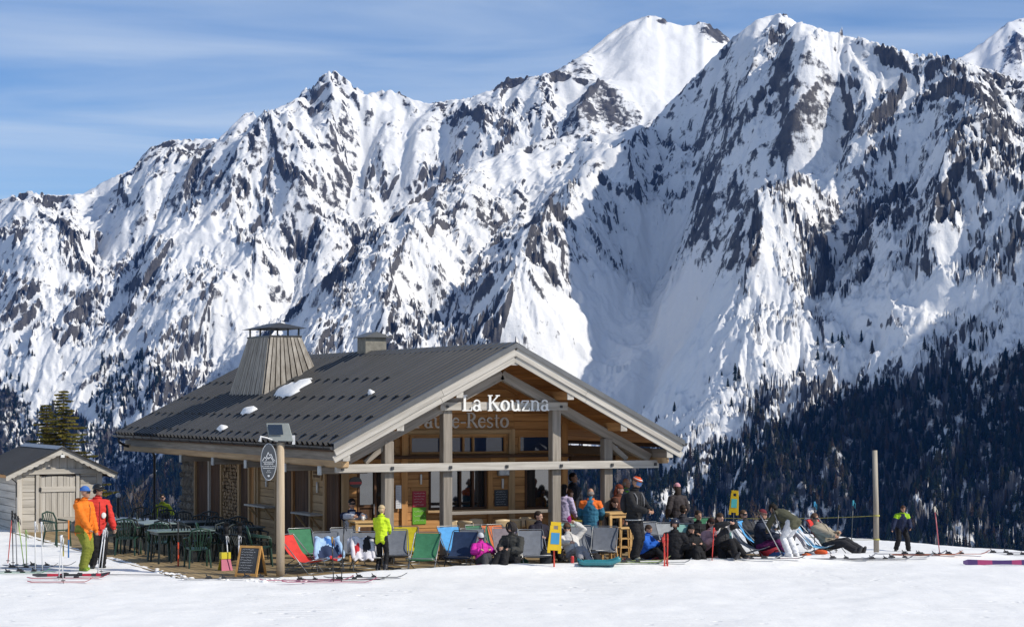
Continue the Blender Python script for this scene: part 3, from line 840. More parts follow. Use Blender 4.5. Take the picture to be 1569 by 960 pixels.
glass = None
def glass_material(ior=2.3, tint=(0.012, 0.016, 0.02)):
    m, n, l, b = nodes_of('window_glass')
    b.inputs['Base Color'].default_value = (*tint, 1)
    b.inputs['Roughness'].default_value = 0.03
    b.inputs['IOR'].default_value = ior
    tcn = n.new('ShaderNodeTexCoord'); ns = n.new('ShaderNodeTexNoise'); ns.inputs['Scale'].default_value = 1.2
    bp = n.new('ShaderNodeBump'); bp.inputs['Strength'].default_value = 0.05; bp.inputs['Distance'].default_value = 0.02
    l.new(tcn.outputs['Object'], ns.inputs['Vector']); l.new(ns.outputs['Fac'], bp.inputs['Height']); l.new(bp.outputs[0], b.inputs['Normal'])
    return m
glass = glass_material()
reflection_tint_glass = glass_material(1.5, (.02, .035, .075))  # upper panes: dark bluish reflection of wooded slopes put into the base tint

# --- roof sheets with ribs
def roof_sheet(right):
    m = MB(); prof = []
    per = 0.34; n = int(LEN / per)
    for i in range(n + 1):
        v0 = i * per
        for dv, h in ((0.0, 0), (0.175, 0), (0.205, 0.085), (0.30, 0.085)):
            if v0 + dv <= LEN: prof.append((v0 + dv, h))
    vs = []
    sgn = -1 if right else 1
    nrm = Vector((-TAN * sgn, 0, 1)).normalized()
    for v, h in prof:
        for s in (-0.06, HALF):
            u = s if not right else 2 * HALF - s
            z = EAVE + TAN * s
            vs.append(Vector((u, v, z)) + nrm * h)
    fs = []
    for i in range(len(prof) - 1):
        a, b, c, d = 2 * i, 2 * i + 1, 2 * i + 3, 2 * i + 2
        fs.append((a, d, c, b) if not right else (a, b, c, d))
    m.add(vs, fs)
    return m.build('roof_sheet', metal_roof, hut)
left_sheet = roof_sheet(False); right_sheet = roof_sheet(True)
# snow guards: bent brackets in four rows, every second rib
sg = MB(); sg.add([(-.13, 0, 0), (.13, 0, 0), (.10, .0, .10), (-.10, .0, .10), (-.13, .17, 0), (.13, .17, 0)], [(0, 1, 2, 3), (3, 2, 5, 4), (0, 3, 4), (1, 5, 2)])
sg_me = sg.mesh('snow_guard'); sg_me.materials.append(metal_roof)
for row, s in enumerate((0.22, 1.05, 1.95, 2.85)):
    for j in range(27):
        v = 0.425 + j * 0.68
        if row == 3 and v < 3.5: continue
        if 10.9 < v < 14.3 and s > 1.9: continue
        o = obj('snow_guard', sg_me, None, left_sheet)
        x = Vector((0, 1, 0)); y = Vector((1, 0, TAN)).normalized(); z = x.cross(y) * -1
        z = sl_n; 
        M = Matrix((x, y, z)).transposed().to_4x4(); M.translation = Vector((s, v, EAVE + TAN * s)) + sl_n * 0.015
        o.matrix_local = M
# ridge cap, verge trim, gutter
m = MB(); 
for sgn in (-1, 1):
    a = Vector((HALF, 0, RIDGE + .075)); b = Vector((HALF + sgn * .24, 0, RIDGE - .24 * TAN + .07))
    m.add([a + Vector((0, -.04, 0)), b + Vector((0, -.04, 0)), b + Vector((0, LEN, 0)), a + Vector((0, LEN, 0))], [(0, 1, 2, 3)])
m.build('ridge_cap', metal_trim, hut)
for sgn in (0, 1):
    m = MB(); pts = []
    for s in (-.07, HALF):
        u = s if not sgn else 2 * HALF - s
        z = EAVE + TAN * s
        for dv, dz in ((.36, .052), (-.045, .058), (-.05, -.06)): pts.append((u, dv, z + dz))
    m.add(pts, [(0, 1, 4, 3), (1, 2, 5, 4)]); m.build('verge_trim', metal_trim, hut)
def gutter(u):
    m = MB(); vs = []; fs = []
    for v in (-.02, LEN):
        for k in range(9):
            a = math.pi + math.pi * k / 8
            vs.append((u + .075 * math.cos(a), v, EAVE - .045 + .075 * math.sin(a)))
    for k in range(8): fs.append((k, k + 1, 10 + k, 9 + k))
    m.add(vs, fs); m.add([vs[i] for i in range(9)], [tuple(range(9))])
    g = m.build('gutter', metal_dark, hut)
    for i in range(20):
        MB().tube([(u + .08 * math.cos(a), .4 + i * .92, EAVE - .045 + .08 * math.sin(a)) for a in [math.pi + math.pi * k / 6 for k in range(7)]], .009, 5).build('gutter_bracket', metal_dark, g)
    return g
gutter(-.09); gutter(2 * HALF + .09)
MB().tube([(-.09, 17.9, 2.54), (-.09, 17.9, 2.42), (.1, 17.9, 2.3), (.9, 17.9, 2.14), (1.0, 17.9, 2.0), (1.0, 17.9, 0)], .04, 8).build('downpipe', metal_dark, hut, True)
# barge boards: two layers each side, in two lengths
for sgn in (0, 1):
    for (off, h, dv, t, mt) in ((-.135, .21, .012, .036, wood_pale), (-.315, .15, .052, .036, wood_pale)):
        for s0, s1 in ((-.04, 2.55), (2.553, HALF - .0015)):
            P = [(s if not sgn else 2 * HALF - s, dv, EAVE + TAN * s + off) for s in (s0, s1)]
            beam('barge_board', P[0], P[1], t, h, mt, hut)
wood_soffit = pm('amber_soffit_wood', (.56, .28, .095), (.36, .165, .055), 6, .7, .2, 24, (.12, 1.8, 1.8), rnd=.15)
# soffit boards under both slopes (run across the slope from front to back)
for sgn in (0, 1):
    for i in range(19):
        s = 0.06 + i * .232
        a = [(ss if not sgn else 2 * HALF - ss) for ss in (s, s + .226)]
        zz = [EAVE + TAN * s - .085, EAVE + TAN * (s + .226) - .085]
        um = sum(a) / 2; zm = sum(zz) / 2
        o = beam('soffit_board', (um, .07, zm), (um, LEN - .05, zm), .25, .022, wood_soffit, hut, up=Vector((-TAN if not sgn else TAN, 0, 1)), bevel=.003)
# purlins with pale ends
for u, z in ((4.4, 4.55), (3.02, 3.80), (1.56, 3.06), (.27, 2.40), (5.85, 3.76), (7.27, 3.02), (8.52, 2.38)):
    beam('purlin', (u, .085, z), (u, 17.6, z), .17, .20, wood_grey if z < 3 else wood_warm, hut)
    beam('purlin_end', (u, .060, z), (u, .086, z), .172, .202, wood_pale, hut)
beam('fascia_board', (-.005, .06, 2.575), (-.005, 18.3, 2.575), .03, .13, wood_dark, hut)
beam('fascia_board', (8.805, .06, 2.575), (8.805, 18.3, 2.575), .03, .13, wood_dark, hut)
# eave log along the left side with cross beams under it
beam('eave_board', (.22, .25, 2.42), (.22, 18.2, 2.42), .08, .12, wood_grey, hut)
beam('eave_log', (.30, .22, 2.245), (.30, 18.5, 2.245), .19, .21, wood_log, hut, bevel=.03)
for v in (12.2, 9.3, 6.6, 3.7, 1.35):
    beam('cross_beam', (.14, v, 2.06), (1.25, v, 2.06), .17, .16, wood_grey, hut)
    MB().box(.10, .13, v - .10, v + .10, 1.96, 2.16).build('beam_bracket', metal_grey, hut)
beam('eave_log', (8.55, .3, 2.245), (8.55, 18.2, 2.245), .19, .21, wood_log, hut, bevel=.03)

# --- front truss (v = 0.8)
VT = 0.8
for sgn in (0, 1):
    f_ = lambda u: u if not sgn else 2 * HALF - u
    beam('rafter', (f_(.45), VT, 2.26), (f_(4.41), VT, 4.24), .19, .22, wood_grey, hut)
    for s0, s1, nn in ((.02, 1.55, 1), (1.6, 3.0, 1)):
        pass
for u, z1 in ((1.55, 2.72), (3.0, 3.42), (5.81, 3.42), (7.2, 2.74)):
    beam('post', (u, VT + .005, -.02), (u, VT + .005, z1), .23, .225, wood_grey, hut, bevel=.012)
    MB().box(u - .13, u + .13, VT - .125, VT + .135, -.015, .10).build('post_shoe', metal_dark, hut)
beam('collar_beam', (2.78, VT - .14, 3.51), (6.06, VT - .14, 3.51), .10, .19, wood_pale, hut)
for u in (2.95, 5.88): MB().tube([(u, VT - .225, 3.5), (u, VT - .18, 3.5)], .035, 6).build('bolt', metal_dark, hut)
tie = beam('tie_beam', (.22, VT - .19, 2.12), (8.50, VT - .19, 2.12), .14, .185, wood_pale, hut, bevel=.01)
for u in (.36, 1.56, 3.0, 4.43, 5.85, 7.21, 8.39):
    o = MB().box(u - .032, u + .032, VT - .29, VT - .255, 2.08, 2.15).build('bolt', metal_dark, hut)
beam('handrail', (3.1, VT + .02, 1.045), (5.82, VT + .02, 1.045), .07, .075, wood_grey, hut)
# knee braces at the outer posts
beam('brace', (1.0, VT + .02, 2.24), (1.5, VT + .02, 2.62), .10, .12, wood_grey, hut)
beam('brace', (7.75, VT + .02, 2.24), (7.27, VT + .02, 2.62), .10, .12, wood_grey, hut)
# second frame inside the porch on the open right side
beam('rafter', (6.9, 2.7, 3.42), (8.5, 2.7, 2.62), .14, .18, wood_warm, hut)
beam('porch_beam', (7.2, 2.7, 2.20), (8.5, 2.7, 2.20), .14, .16, wood_dark, hut)
for v in (6.2, 9.8, 13.4):
    beam('post', (8.45, v, 0), (8.45, v, 2.15), .18, .18, wood_grey, hut)

# --- front wall: horizontal boards around the openings
VW = 2.84
OPEN = [(1.62, 2.40, 0.02, 2.02), (3.45, 4.98, 1.02, 2.03), (6.02, 6.80, 0.98, 2.02),
        (1.75, 2.60, 2.36, 2.86), (2.95, 3.80, 2.36, 2.83), (3.98, 5.50, 2.36, 2.83), (5.84, 6.74, 2.36, 2.80)]
MB().box(1.32, 7.05, VW + .10, VW + .14, 0, 2.9).build('wall_core', wood_dark, hut)
MB().add([(1.32, VW + .1, 2.9), (7.05, VW + .1, 2.9), (7.05, VW + .1, 3.35), (4.4, VW + .1, 4.6), (1.32, VW + .1, 3.15)], [(0, 1, 2, 3, 4)]).build('gable_core', wood_dark, hut)
row_h = 0.196; z = 0.0; r = 0
while z < 4.45:
    z1 = z + row_h - .006; zm = (z + z1) / 2
    lo_u = max(1.22, (z1 - EAVE + .22) / TAN); hi_u = min(7.14, 2 * HALF - (z1 - EAVE + .22) / TAN)
    segs = [(lo_u, hi_u)]
    for (a, b, c, d) in OPEN:
        if c < zm < d:
            ns = []
            for s0, s1 in segs:
                if b <= s0 or a >= s1: ns.append((s0, s1)); continue
                if a > s0: ns.append((s0, a))
                if b < s1: ns.append((b, s1))
            segs = ns
    for s0, s1 in segs:
        # split long runs at staggered joints
        cuts = [c for c in (2.88 + (r % 3) * .1, 5.02 + (r % 2) * .07, 5.72) if s0 + .4 < c < s1 - .4]
        pts = [s0] + cuts + [s1]
        for a, b in zip(pts[:-1], pts[1:]):
            if b - a > .05:
                o = beam('plank', (a + .002, VW + random.uniform(0, .008), zm), (b - .002, VW + random.uniform(0, .008), zm), .05, row_h - .008, wood_warm, hut, bevel=.006)
    z += row_h; r += 1
# vertical posts on the front wall
for u, z0, z1, w, mt in ((1.30, 0, 2.05, .17, wood_stud), (2.80, 0, 2.9, .16, wood_warm), (5.64, 0, 2.95, .17, wood_stud), (7.10, 0, 3.2, .16, wood_warm), (5.06, 0, 2.05, .13, wood_warm)):
    beam('wall_post', (u, VW - .035, z0), (u, VW - .035, z1), w, .10, mt, hut)
beam('ledge', (1.3, VW - .22, 2.30), (7.15, VW - .22, 2.30), .40, .07, wood_dark, hut)
beam('wall_log', (2.72, VW - .055, 2.895), (5.62, VW - .055, 2.895), .10, .13, wood_stud, hut, bevel=.03)
# king truss against the wall
beam('rafter', (1.3, VW - .12, 2.98), (4.4, VW - .12, 4.56), .12, .16, wood_warm, hut)
beam('rafter', (7.5, VW - .12, 2.98), (4.4, VW - .12, 4.56), .12, .16, wood_warm, hut)
def window(u0, u1, z0, z1, mull=(), frame=wood_warm, name='window', fw=.05, gl=None):
    w = empty(name); w.parent = hut
    MB().box(u0, u1, VW + .035, VW + .047, z0, z1).build('pane', gl or glass, w)
    for a, b in (((u0, z0 + fw / 2), (u1, z0 + fw / 2)), ((u0, z1 - fw / 2), (u1, z1 - fw / 2))):
        beam('frame', (a[0], VW - .005, a[1]), (b[0], VW - .005, b[1]), .07, fw, frame, w, bevel=.004)
    for uu in (u0 + fw / 2, u1 - fw / 2) + tuple(mull):
        beam('frame', (uu, VW - .008, z0 + fw), (uu, VW - .008, z1 - fw), fw, .07, frame, w, bevel=.004)
    return w
w1 = window(3.45, 4.98, 1.02, 2.03, (4.28, 4.62), wood_dark)
beam('sill', (3.35, VW - .10, .985), (5.12, VW - .10, .985), .20, .06, wood_stud, w1)
window(6.02, 6.80, .98, 2.02, (), wood_dark)
window(1.75, 2.60, 2.36, 2.86, gl=reflection_tint_glass); window(2.95, 3.80, 2.36, 2.83, gl=reflection_tint_glass); window(3.98, 5.50, 2.36, 2.83, (4.36, 4.62), gl=reflection_tint_glass); window(5.84, 6.74, 2.36, 2.80, gl=reflection_tint_glass)
dr = empty('door'); dr.parent = hut
beam('door_panel', (1.86, VW + .04, .02), (1.86, VW + .04, 2.02), .40, .05, wood_dark, dr)
MB().box(1.68, 2.04, VW + .005, VW + .014, 1.18, 1.96).build('pane', glass, dr)
for uu in (1.64, 2.06, 2.38): beam('frame', (uu, VW + .0, .02), (uu, VW + .0, 2.02), .06, .09, wood_dark, dr)
MB().box(2.10, 2.35, VW + .05, VW + .06, .02, 2.02).build('dark_pane', glass, dr)
beam('crossbar', (1.67, VW, 1.14), (2.05, VW, 1.14), .05, .07, wood_dark, dr)
MB().tube([(2.02, VW - .06, .95), (2.02, VW - .06, 1.2)], .012, 6).build('door_handle', metal_grey, dr)
# wall lamps
def wall_lamp(u, z, big=False):
    l_ = empty('wall_lamp'); l_.parent = hut
    if big:
        MB().box(u - .15, u + .15, VW - .16, VW - .02, z - .07, z + .09).build('shade', metal_grey, l_, bevel=.02)
    MB().tube([(u, VW - .06, z - .38), (u, VW - .06, z - .14)], .028, 8).build('tube_light', flat((.75, .75, .72), .4, 'plastic'), l_, True)
    MB().box(u - .02, u + .02, VW - .05, VW - .02, z - .30, z - .20).build('holder', metal_dark, l_)
wall_lamp(5.40, 1.88, True); wall_lamp(3.23, 2.02)

# --- left wall (u = 1.2), seen along its length
UW = 1.2
MB().box(UW + .08, UW + .12, VW + .1, 15.6, 0, 3.0).build('side_core', wood_dark, hut)
def side_boards(v0, v1, mat, z0=0.0, z1=2.2, horiz=True, set_=0.0):
    if horiz:
        z = z0
        while z < z1 - .05:
            h = min(row_h, z1 - z)
            beam('plank', (UW + set_ + random.uniform(0, .008), v0, z + h / 2), (UW + set_ + random.uniform(0, .008), v1, z + h / 2), .045, h - .008, mat, hut, bevel=.006)
            z += row_h
    else:
        n = max(1, round((v1 - v0) / .22)); w = (v1 - v0) / n
        for i in range(n):
            beam('plank', (UW + set_, v0 + (i + .5) * w, z0), (UW + set_, v0 + (i + .5) * w, z1), .045, w - .008, mat, hut, up=(0, 1, 0), bevel=.006)
side_boards(2.92, 3.75, wood_dark, horiz=False)
side_boards(3.80, 4.72, wood_stud)
side_boards(4.78, 5.95, wood_dark, horiz=False)
side_boards(6.05, 7.25, wood_dark, horiz=False)
side_boards(7.32, 8.62, wood_stud)
side_boards(8.95, 9.35, wood_warm, horiz=False)
side_boards(9.45, 10.2, wood_dark, horiz=False)
side_boards(11.85, 12.85, wood_dark, horiz=False)
side_boards(12.98, 14.2, wood_dark, horiz=False)
for v, mt in ((3.77, wood_stud), (4.75, wood_stud), (6.0, wood_warm), (7.28, wood_stud), (8.68, wood_stud), (8.90, wood_stud), (9.40, wood_stud), (10.27, wood_stud), (11.80, wood_stud), (12.91, wood_pale), (14.22, wood_stud)):
    beam('stud', (UW - .03, v, 0), (UW - .03, v, 2.2), .10, .12, mt, hut)
beam('wall_plate', (UW - .03, VW, 2.28), (UW - .03, 15.7, 2.28), .16, .16, wood_warm, hut)
for v0, v1, z in ((7.25, 8.9, .93), (3.9, 5.3, .90)):
    sh = beam('shelf', (UW - .20, v0, z), (UW - .20, v1, z), .34, .045, wood_pale, hut)
    for v in (v0 + .2, v1 - .2):
        beam('shelf_bracket', (UW - .04, v, z - .35), (UW - .30, v, z - .03), .05, .05, wood_stud, hut)
for v in (8.0, 4.25):
    MB().tube([(UW - .06, v, 1.42), (UW - .06, v, 1.68)], .03, 8).build('tube_light', flat((.75, .75, .72), .4, 'plastic'), hut, True)
# stone pillar at the far end
stone_m = pm('field_stone', (.30, .27, .22), (.15, .13, .11), 5, .9, .5, 18, rnd=.35)
pil = MB().box(UW + .02, UW + .5, 14.34, 15.75, 0, 2.2).build('stone_pillar', pm('mortar', (.2, .18, .16), (.14, .13, .11), 9, .95, .5), hut)
stone_mes = []
for k in range(5):
    b = bmesh.new(); bmesh.ops.create_icosphere(b, subdivisions=1, radius=.5)
    rd = random.Random(k)
    for v in b.verts: v.co *= rd.uniform(.85, 1.15)
    me = bpy.data.meshes.new('stone'); b.to_mesh(me); b.free(); me.materials.append(stone_m); stone_mes.append(me)
zz = .0
while zz < 2.12:
    h = random.uniform(.16, .30); v = 14.34
    while v < 15.7:
        w = random.uniform(.25, .48)
        o = obj('stone', stone_mes[random.randrange(5)], None, pil)
        o.location = (UW + .03, v + w / 2, zz + h / 2); o.scale = (.16, w * 1.08, h * 1.1); o.rotation_euler = (random.uniform(-.15, .15), 0, 0)
        v += w
    o = obj('stone', stone_mes[random.randrange(5)], None, pil); o.location = (UW + .25, 14.35, zz + h / 2); o.scale = (.5, .16, h * 1.1)
    zz += h
# stacked firewood in its bay
m = MB(); bayv0, bayv1 = 10.36, 11.72; rr = random.Random(3); zz = .06; k = 0
while zz < 2.15:
    v = bayv0 + (.06 if k % 2 else .0) + .05
    while v < bayv1 - .03:
        r0 = rr.uniform(.042, .066); x0 = UW - .04 + rr.uniform(-.03, .03)
        m.tube([(x0, v, zz + rr.uniform(-.01, .01)), (UW + .07, v, zz)], [(r0, r0 * rr.uniform(.7, 1))] * 2, 6)
        v += .112
    zz += .095; k += 1
fw = m.build('firewood_stack', pm('split_logs', (.42, .29, .17), (.14, .095, .06), 11, .9, .4, 20, lo=.38, hi=.62))
fw.location = HUT_O; fw.rotation_euler = (0, 0, TH)
tag(fw, 'firewood logs stacked in a wall bay of the restaurant', 'firewood', kind='stuff')

# --- slatted chimney on the left slope
ch = empty('chimney'); ch.parent = hut
bu0, bu1, bv0, bv1 = 2.10, 3.62, 11.08, 14.1; tu0, tu1, tv0, tv1, tz = 2.42, 3.30, 11.42, 13.25, 5.40
def face_slats(b0, b1, t0, t1, n, mat):
    b0, b1, t0, t1 = map(Vector, (b0, b1, t0, t1))
    out = (b1 - b0).cross(t0 - b0).normalized()
    for i in range(n):
        a, c = (i + .11) / n, (i + .89) / n
        P = [b0.lerp(b1, a), b0.lerp(b1, c), t0.lerp(t1, c), t0.lerp(t1, a)]
        th = random.uniform(.026, .04)
        MB().add(P + [p + out * th for p in P], [(4, 5, 6, 7), (0, 4, 7, 3), (1, 2, 6, 5), (0, 1, 5, 4), (3, 7, 6, 2)]).build('slat', mat, ch)
slat_m = pm('slat_wood', (.37, .34, .295), (.22, .195, .165), 5, .85, .3, 20, (2.2, 2.2, .25), rnd=.16)
def bz(u): return EAVE + TAN * u - .05
A, B, C_, D_ = (bu0, bv0, bz(bu0)), (bu1, bv0, bz(bu1)), (bu1, bv1, bz(bu1)), (bu0, bv1, bz(bu0))
a, b, c, d = (tu0, tv0, tz), (tu1, tv0, tz), (tu1, tv1, tz), (tu0, tv1, tz)
MB().add([A, B, C_, D_, a, b, c, d], [(0, 1, 5, 4), (1, 2, 6, 5), (2, 3, 7, 6), (3, 0, 4, 7), (4, 5, 6, 7)]).build('core', wood_dark, ch)
face_slats(A, B, a, b, 9, slat_m); face_slats(D_, A, d, a, 17, slat_m); face_slats(B, C_, b, c, 17, slat_m); face_slats(C_, D_, c, d, 9, slat_m)
MB().box(tu0 - .04, tu1 + .04, tv0 - .04, tv1 + .04, tz, tz + .05).build('top_frame', metal_dark, ch)
for uu in (tu0 + .03, tu1 - .03):
    for vv in (tv0 + .03, (tv0 + tv1) / 2, tv1 - .03):
        MB().box(uu - .02, uu + .02, vv - .02, vv + .02, tz + .05, tz + .25).build('cap_post', metal_dark, ch)
um, vm = (tu0 + tu1) / 2, (tv0 + tv1) / 2
cz = tz + .25
MB().add([(tu0 - .16, tv0 - .16, cz), (tu1 + .16, tv0 - .16, cz), (tu1 + .16, tv1 + .16, cz), (tu0 - .16, tv1 + .16, cz), (um, vm - .5, cz + .17), (um, vm + .5, cz + .17)],
         [(0, 1, 4), (1, 2, 5, 4), (2, 3, 5), (3, 0, 4, 5), (3, 2, 1, 0)]).build('cap_roof', metal_roof, ch)
# --- small flue on the ridge
fl = empty('flue'); fl.parent = hut
MB().box(4.25, 4.85, 8.9, 9.5, 4.6, 5.34).build('flue_box', pm('old_render', (.25, .235, .20), (.17, .16, .135), 7, .9, .4), fl)
MB().add([(4.15, 8.8, 5.345), (4.95, 8.8, 5.345), (4.95, 9.6, 5.345), (4.15, 9.6, 5.345), (4.55, 8.8, 5.5), (4.55, 9.6, 5.5)], [(0, 1, 4), (1, 2, 5, 4), (2, 3, 5), (3, 0, 4, 5), (3, 2, 1, 0)]).build('flue_cap', metal_trim, fl)

# --- lettering
def arc(cx, cy, rx, ry, a0, a1, n, w0, w1=None, wm=None):
    out = []
    for i in range(n + 1):
        t = i / n; a = R(a0 + (a1 - a0) * t)
        w = w0 if wm is None else w0 + (wm - w0) * math.sin(math.pi * t)
        if w1 is not None: w = w0 + (w1 - w0) * t
        out.append((cx + rx * math.cos(a), cy + ry * math.sin(a), w))
    return out
TK, TN = .155, .065
def ring(cx, cy, rx, ry):
    return [(cx + rx * math.cos(R(k * 20)), cy + ry * math.sin(R(k * 20)), TN + (TK - TN) * abs(math.cos(R(k * 20)))) for k in range(19)]
GLYPH = {
 'L': (.66, [[(.17, 0, TK), (.17, 1, TK)], [(.02, .033, TN), (.60, .033, TN)], [(.58, .03, TN), (.61, .26, TN)], [(.03, .967, TN), (.32, .967, TN)]]),
 'a': (.58, [[(.42, 0.05, .13), (.42, .48, .13)], arc(.26, .50, .17, .17, 10, 165, 8, TN + .03), ring(.24, .19, .17, .165), [(.42, .07, .09), (.54, .04, TN)]]),
 'K': (.80, [[(.16, 0, TK), (.16, 1, TK)], [(.02, .033, TN), (.31, .033, TN)], [(.02, .967, TN), (.31, .967, TN)], [(.20, .44, TN), (.64, .95, TN + .02)], [(.31, .58, .12), (.70, .04, TK)], [(.50, .967, TN), (.76, .967, TN)], [(.54, .033, TN), (.82, .033, TN)]]),
 'o': (.62, [ring(.30, .335, .225, .30)]),
 'u': (.68, [[(.14, .66, .125), (.14, .20, .125)], arc(.31, .20, .17, .16, 180, 330, 8, .11), [(.50, 0.02, .125), (.50, .66, .125)], [(.02, .645, TN), (.15, .645, TN)], [(.38, .645, TN), (.51, .645, TN)], [(.5, .03, TN), (.63, .03, TN)]]),
 'z': (.56, [[(.06, .632, TN), (.50, .632, TN)], [(.46, .62, .10), (.09, .05, .10)], [(.05, .033, TN), (.52, .033, TN)], [(.06, .63, TN), (.05, .48, TN)], [(.51, .03, TN), (.53, .2, TN)]]),
 'n': (.68, [[(.15, 0, .125), (.15, .66, .125)], arc(.33, .46, .18, .17, 150, 0, 8, .10), [(.51, .46, .125), (.51, 0, .125)], [(.03, .645, TN), (.16, .645, TN)], [(.03, .033, TN), (.28, .033, TN)], [(.39, .033, TN), (.64, .033, TN)]]),
 'P': (.66, [[(.16, 0, TK), (.16, 1, TK)], [(.02, .033, TN), (.34, .033, TN)], [(.02, .967, TN), (.30, .967, TN)], arc(.30, .72, .24, .245, 90, -90, 10, TN, None, TK), [(.16, .475, TN), (.31, .475, TN)]]),
 's': (.48, [arc(.23, .50, .155, .145, 20, 265, 10, TN, None, .10) + arc(.23, .17, .165, .145, 85, -165, 10, .10, TN)]),
 'e': (.56, [arc(.29, .335, .215, .30, 25, 330, 16, TN, None, .14), [(.10, .38, TN), (.49, .38, TN)]]),
 '-': (.42, [[(.05, .34, .08), (.36, .34, .08)]]),
 'R': (.74, [[(.16, 0, TK), (.16, 1, TK)], [(.02, .033, TN), (.31, .033, TN)], [(.02, .967, TN), (.30, .967, TN)], arc(.30, .735, .22, .23, 90, -90, 10, TN, None, TK), [(.16, .505, TN), (.31, .505, TN)], [(.34, .50, .12), (.66, .03, .14)], [(.6, .033, TN), (.75, .033, TN)]]),
 't': (.42, [[(.19, .86, .10), (.19, .14, .13)], arc(.29, .14, .10, .12, 180, 290, 6, .09), [(.04, .635, TN), (.37, .635, TN)]]),
 ' ': (.34, []),
}
def letters(text, u0, u1, z0, capz, v, depth, mat, parent):
    total = sum(GLYPH[c][0] for c in text); k = capz; sx = (u1 - u0) / total
    u = u0
    for c in text:
        wd, strokes = GLYPH[c]
        if strokes:
            m = MB()
            for si, st in enumerate(strokes):
                L_ = []; R_ = []
                for i, (x, y, w) in enumerate(st):
                    x0, y0 = st[max(i - 1, 0)][:2]; x1, y1 = st[min(i + 1, len(st) - 1)][:2]
                    dx, dy = (x1 - x0) * sx, (y1 - y0) * k; q = math.hypot(dx, dy) or 1
                    nx, ny = -dy / q, dx / q
                    L_.append((u + x * sx + nx * w * k / 2, z0 + y * k + ny * w * k / 2)); R_.append((u + x * sx - nx * w * k / 2, z0 + y * k - ny * w * k / 2))
                off = .0012 * si; n = len(st); vs = []
                for P in (L_, R_):
                    for p in P: vs.append((p[0], v - off, p[1]))
                for P in (L_, R_):
                    for p in P: vs.append((p[0], v + depth + off, p[1]))
                fs = []
                for i in range(n - 1):
                    fs += [(i, i + 1, n + i + 1, n + i), (2 * n + i, 3 * n + i, 3 * n + i + 1, 2 * n + i + 1), (i, 2 * n + i, 2 * n + i + 1, i + 1), (n + i, n + i + 1, 3 * n + i + 1, 3 * n + i)]
                fs += [(0, n, 3 * n, 2 * n), (n - 1, 3 * n - 1, 4 * n - 1, 2 * n - 1)]
                m.add(vs, fs)
            m.build('letter', mat, parent)
        u += wd * sx
white_letter = pm('white_sign_paint', (.82, .82, .80), (.72, .72, .70), 9, .5)
grey_letter = pm('grey_sign_paint', (.70, .67, .63), (.56, .53, .50), 9, .6)
sg1 = empty('name_sign', HUT_O, TH, 'white cut-out letters reading La Kouzna under the restaurant gable', 'sign')
letters('La Kouzna', 3.30, 5.56, 3.40, .37, .565, .03, white_letter, sg1)
sg2 = empty('wall_sign', HUT_O, TH, 'grey cut-out letters reading Pause-Resto on the gable boards behind', 'sign')
letters('Pause-Resto', 3.05, 5.58, 2.985, .37, VW - .06, .025, grey_letter, sg2)

# --- notices on the walls
def notice(name, u0, u1, z0, z1, col, label, ink=None, v=None, cat='notice', rows=5):
    v = v if v is not None else VW - .03
    e = empty(name, hw((u0 + u1) / 2, v, (z0 + z1) / 2), TH, label, cat)
    w, h = (u1 - u0) / 2, (z1 - z0) / 2
    MB().box(-w, w, -.012, .012, -h, h).build('board', flat(col, .6, 'plastic'), e)
    if ink:
        m = MB(); rd = random.Random(int(u0 * 100))
        for r in range(rows):
            zc = h - (r + .8) * 2 * h / (rows + .6); x = -w * .8; end = w * rd.uniform(.3, .85)
            pts = []
            while x < end:
                pts.append((x, -.016, zc + rd.uniform(-.3, .3) * h / rows)); x += .012
            for i in range(0, len(pts) - 1):
                if rd.random() < .85: m.bar(pts[i], pts[i + 1], .004, .006)
        m.build('handwriting', flat(ink, .8, 'plastic'), e)
    return e
notice('red_notice', 3.02, 3.37, 1.10, 1.48, (.42, .03, .05), 'red handwritten notice board on the restaurant wall', (.75, .6, .6))
notice('green_notice', 3.02, 3.37, .69, 1.085, (.12, .36, .02), 'bright green notice board hung below the red one', (.5, .65, .35), rows=3)
notice('paper_notice', 2.56, 2.70, 1.08, 1.63, (.62, .63, .66), 'tall white paper notice beside the restaurant door', (.35, .36, .4), v=VW - .10, rows=9)
notice('slate_notice', 5.19, 5.55, 1.07, 1.47, (.035, .042, .05), 'dark slate menu board between the two lower windows', (.45, .47, .5), rows=6)
ws = empty('wooden_sign', hw(UW - .05, 4.25, 1.86), TH, 'small wooden sign on the side wall above a tube light', 'sign')
MB().box(-.03, .0, -.30, .30, -.13, .13).build('board', wood_stud, ws)
m = MB()
for r in range(2):
    for i in range(7): m.box(-.036, -.030, -.24 + i * .07, -.20 + i * .07, .02 - r * .09, .08 - r * .09)
m.build('lettering', wood_dark, ws)
ov = empty('round_sign', hw(1.55, VW - .06, 1.72), TH, 'dark oval sign with red band by the restaurant door', 'sign')
m = MB(); 
ring_ = [(.16 * math.cos(R(k * 20)), -.012, .13 * math.sin(R(k * 20))) for k in range(18)]
m.add(ring_ + [(p[0], .012, p[2]) for p in ring_], [tuple(range(18))] + [(k, 18 + k, 18 + (k + 1) % 18, (k + 1) % 18) for k in range(18)]); m.build('board', flat((.06, .06, .055), .5, 'plastic'), ov)
MB().box(-.15, .15, -.018, -.012, -.045, .01).build('red_band', flat((.45, .05, .05), .5, 'plastic'), ov)

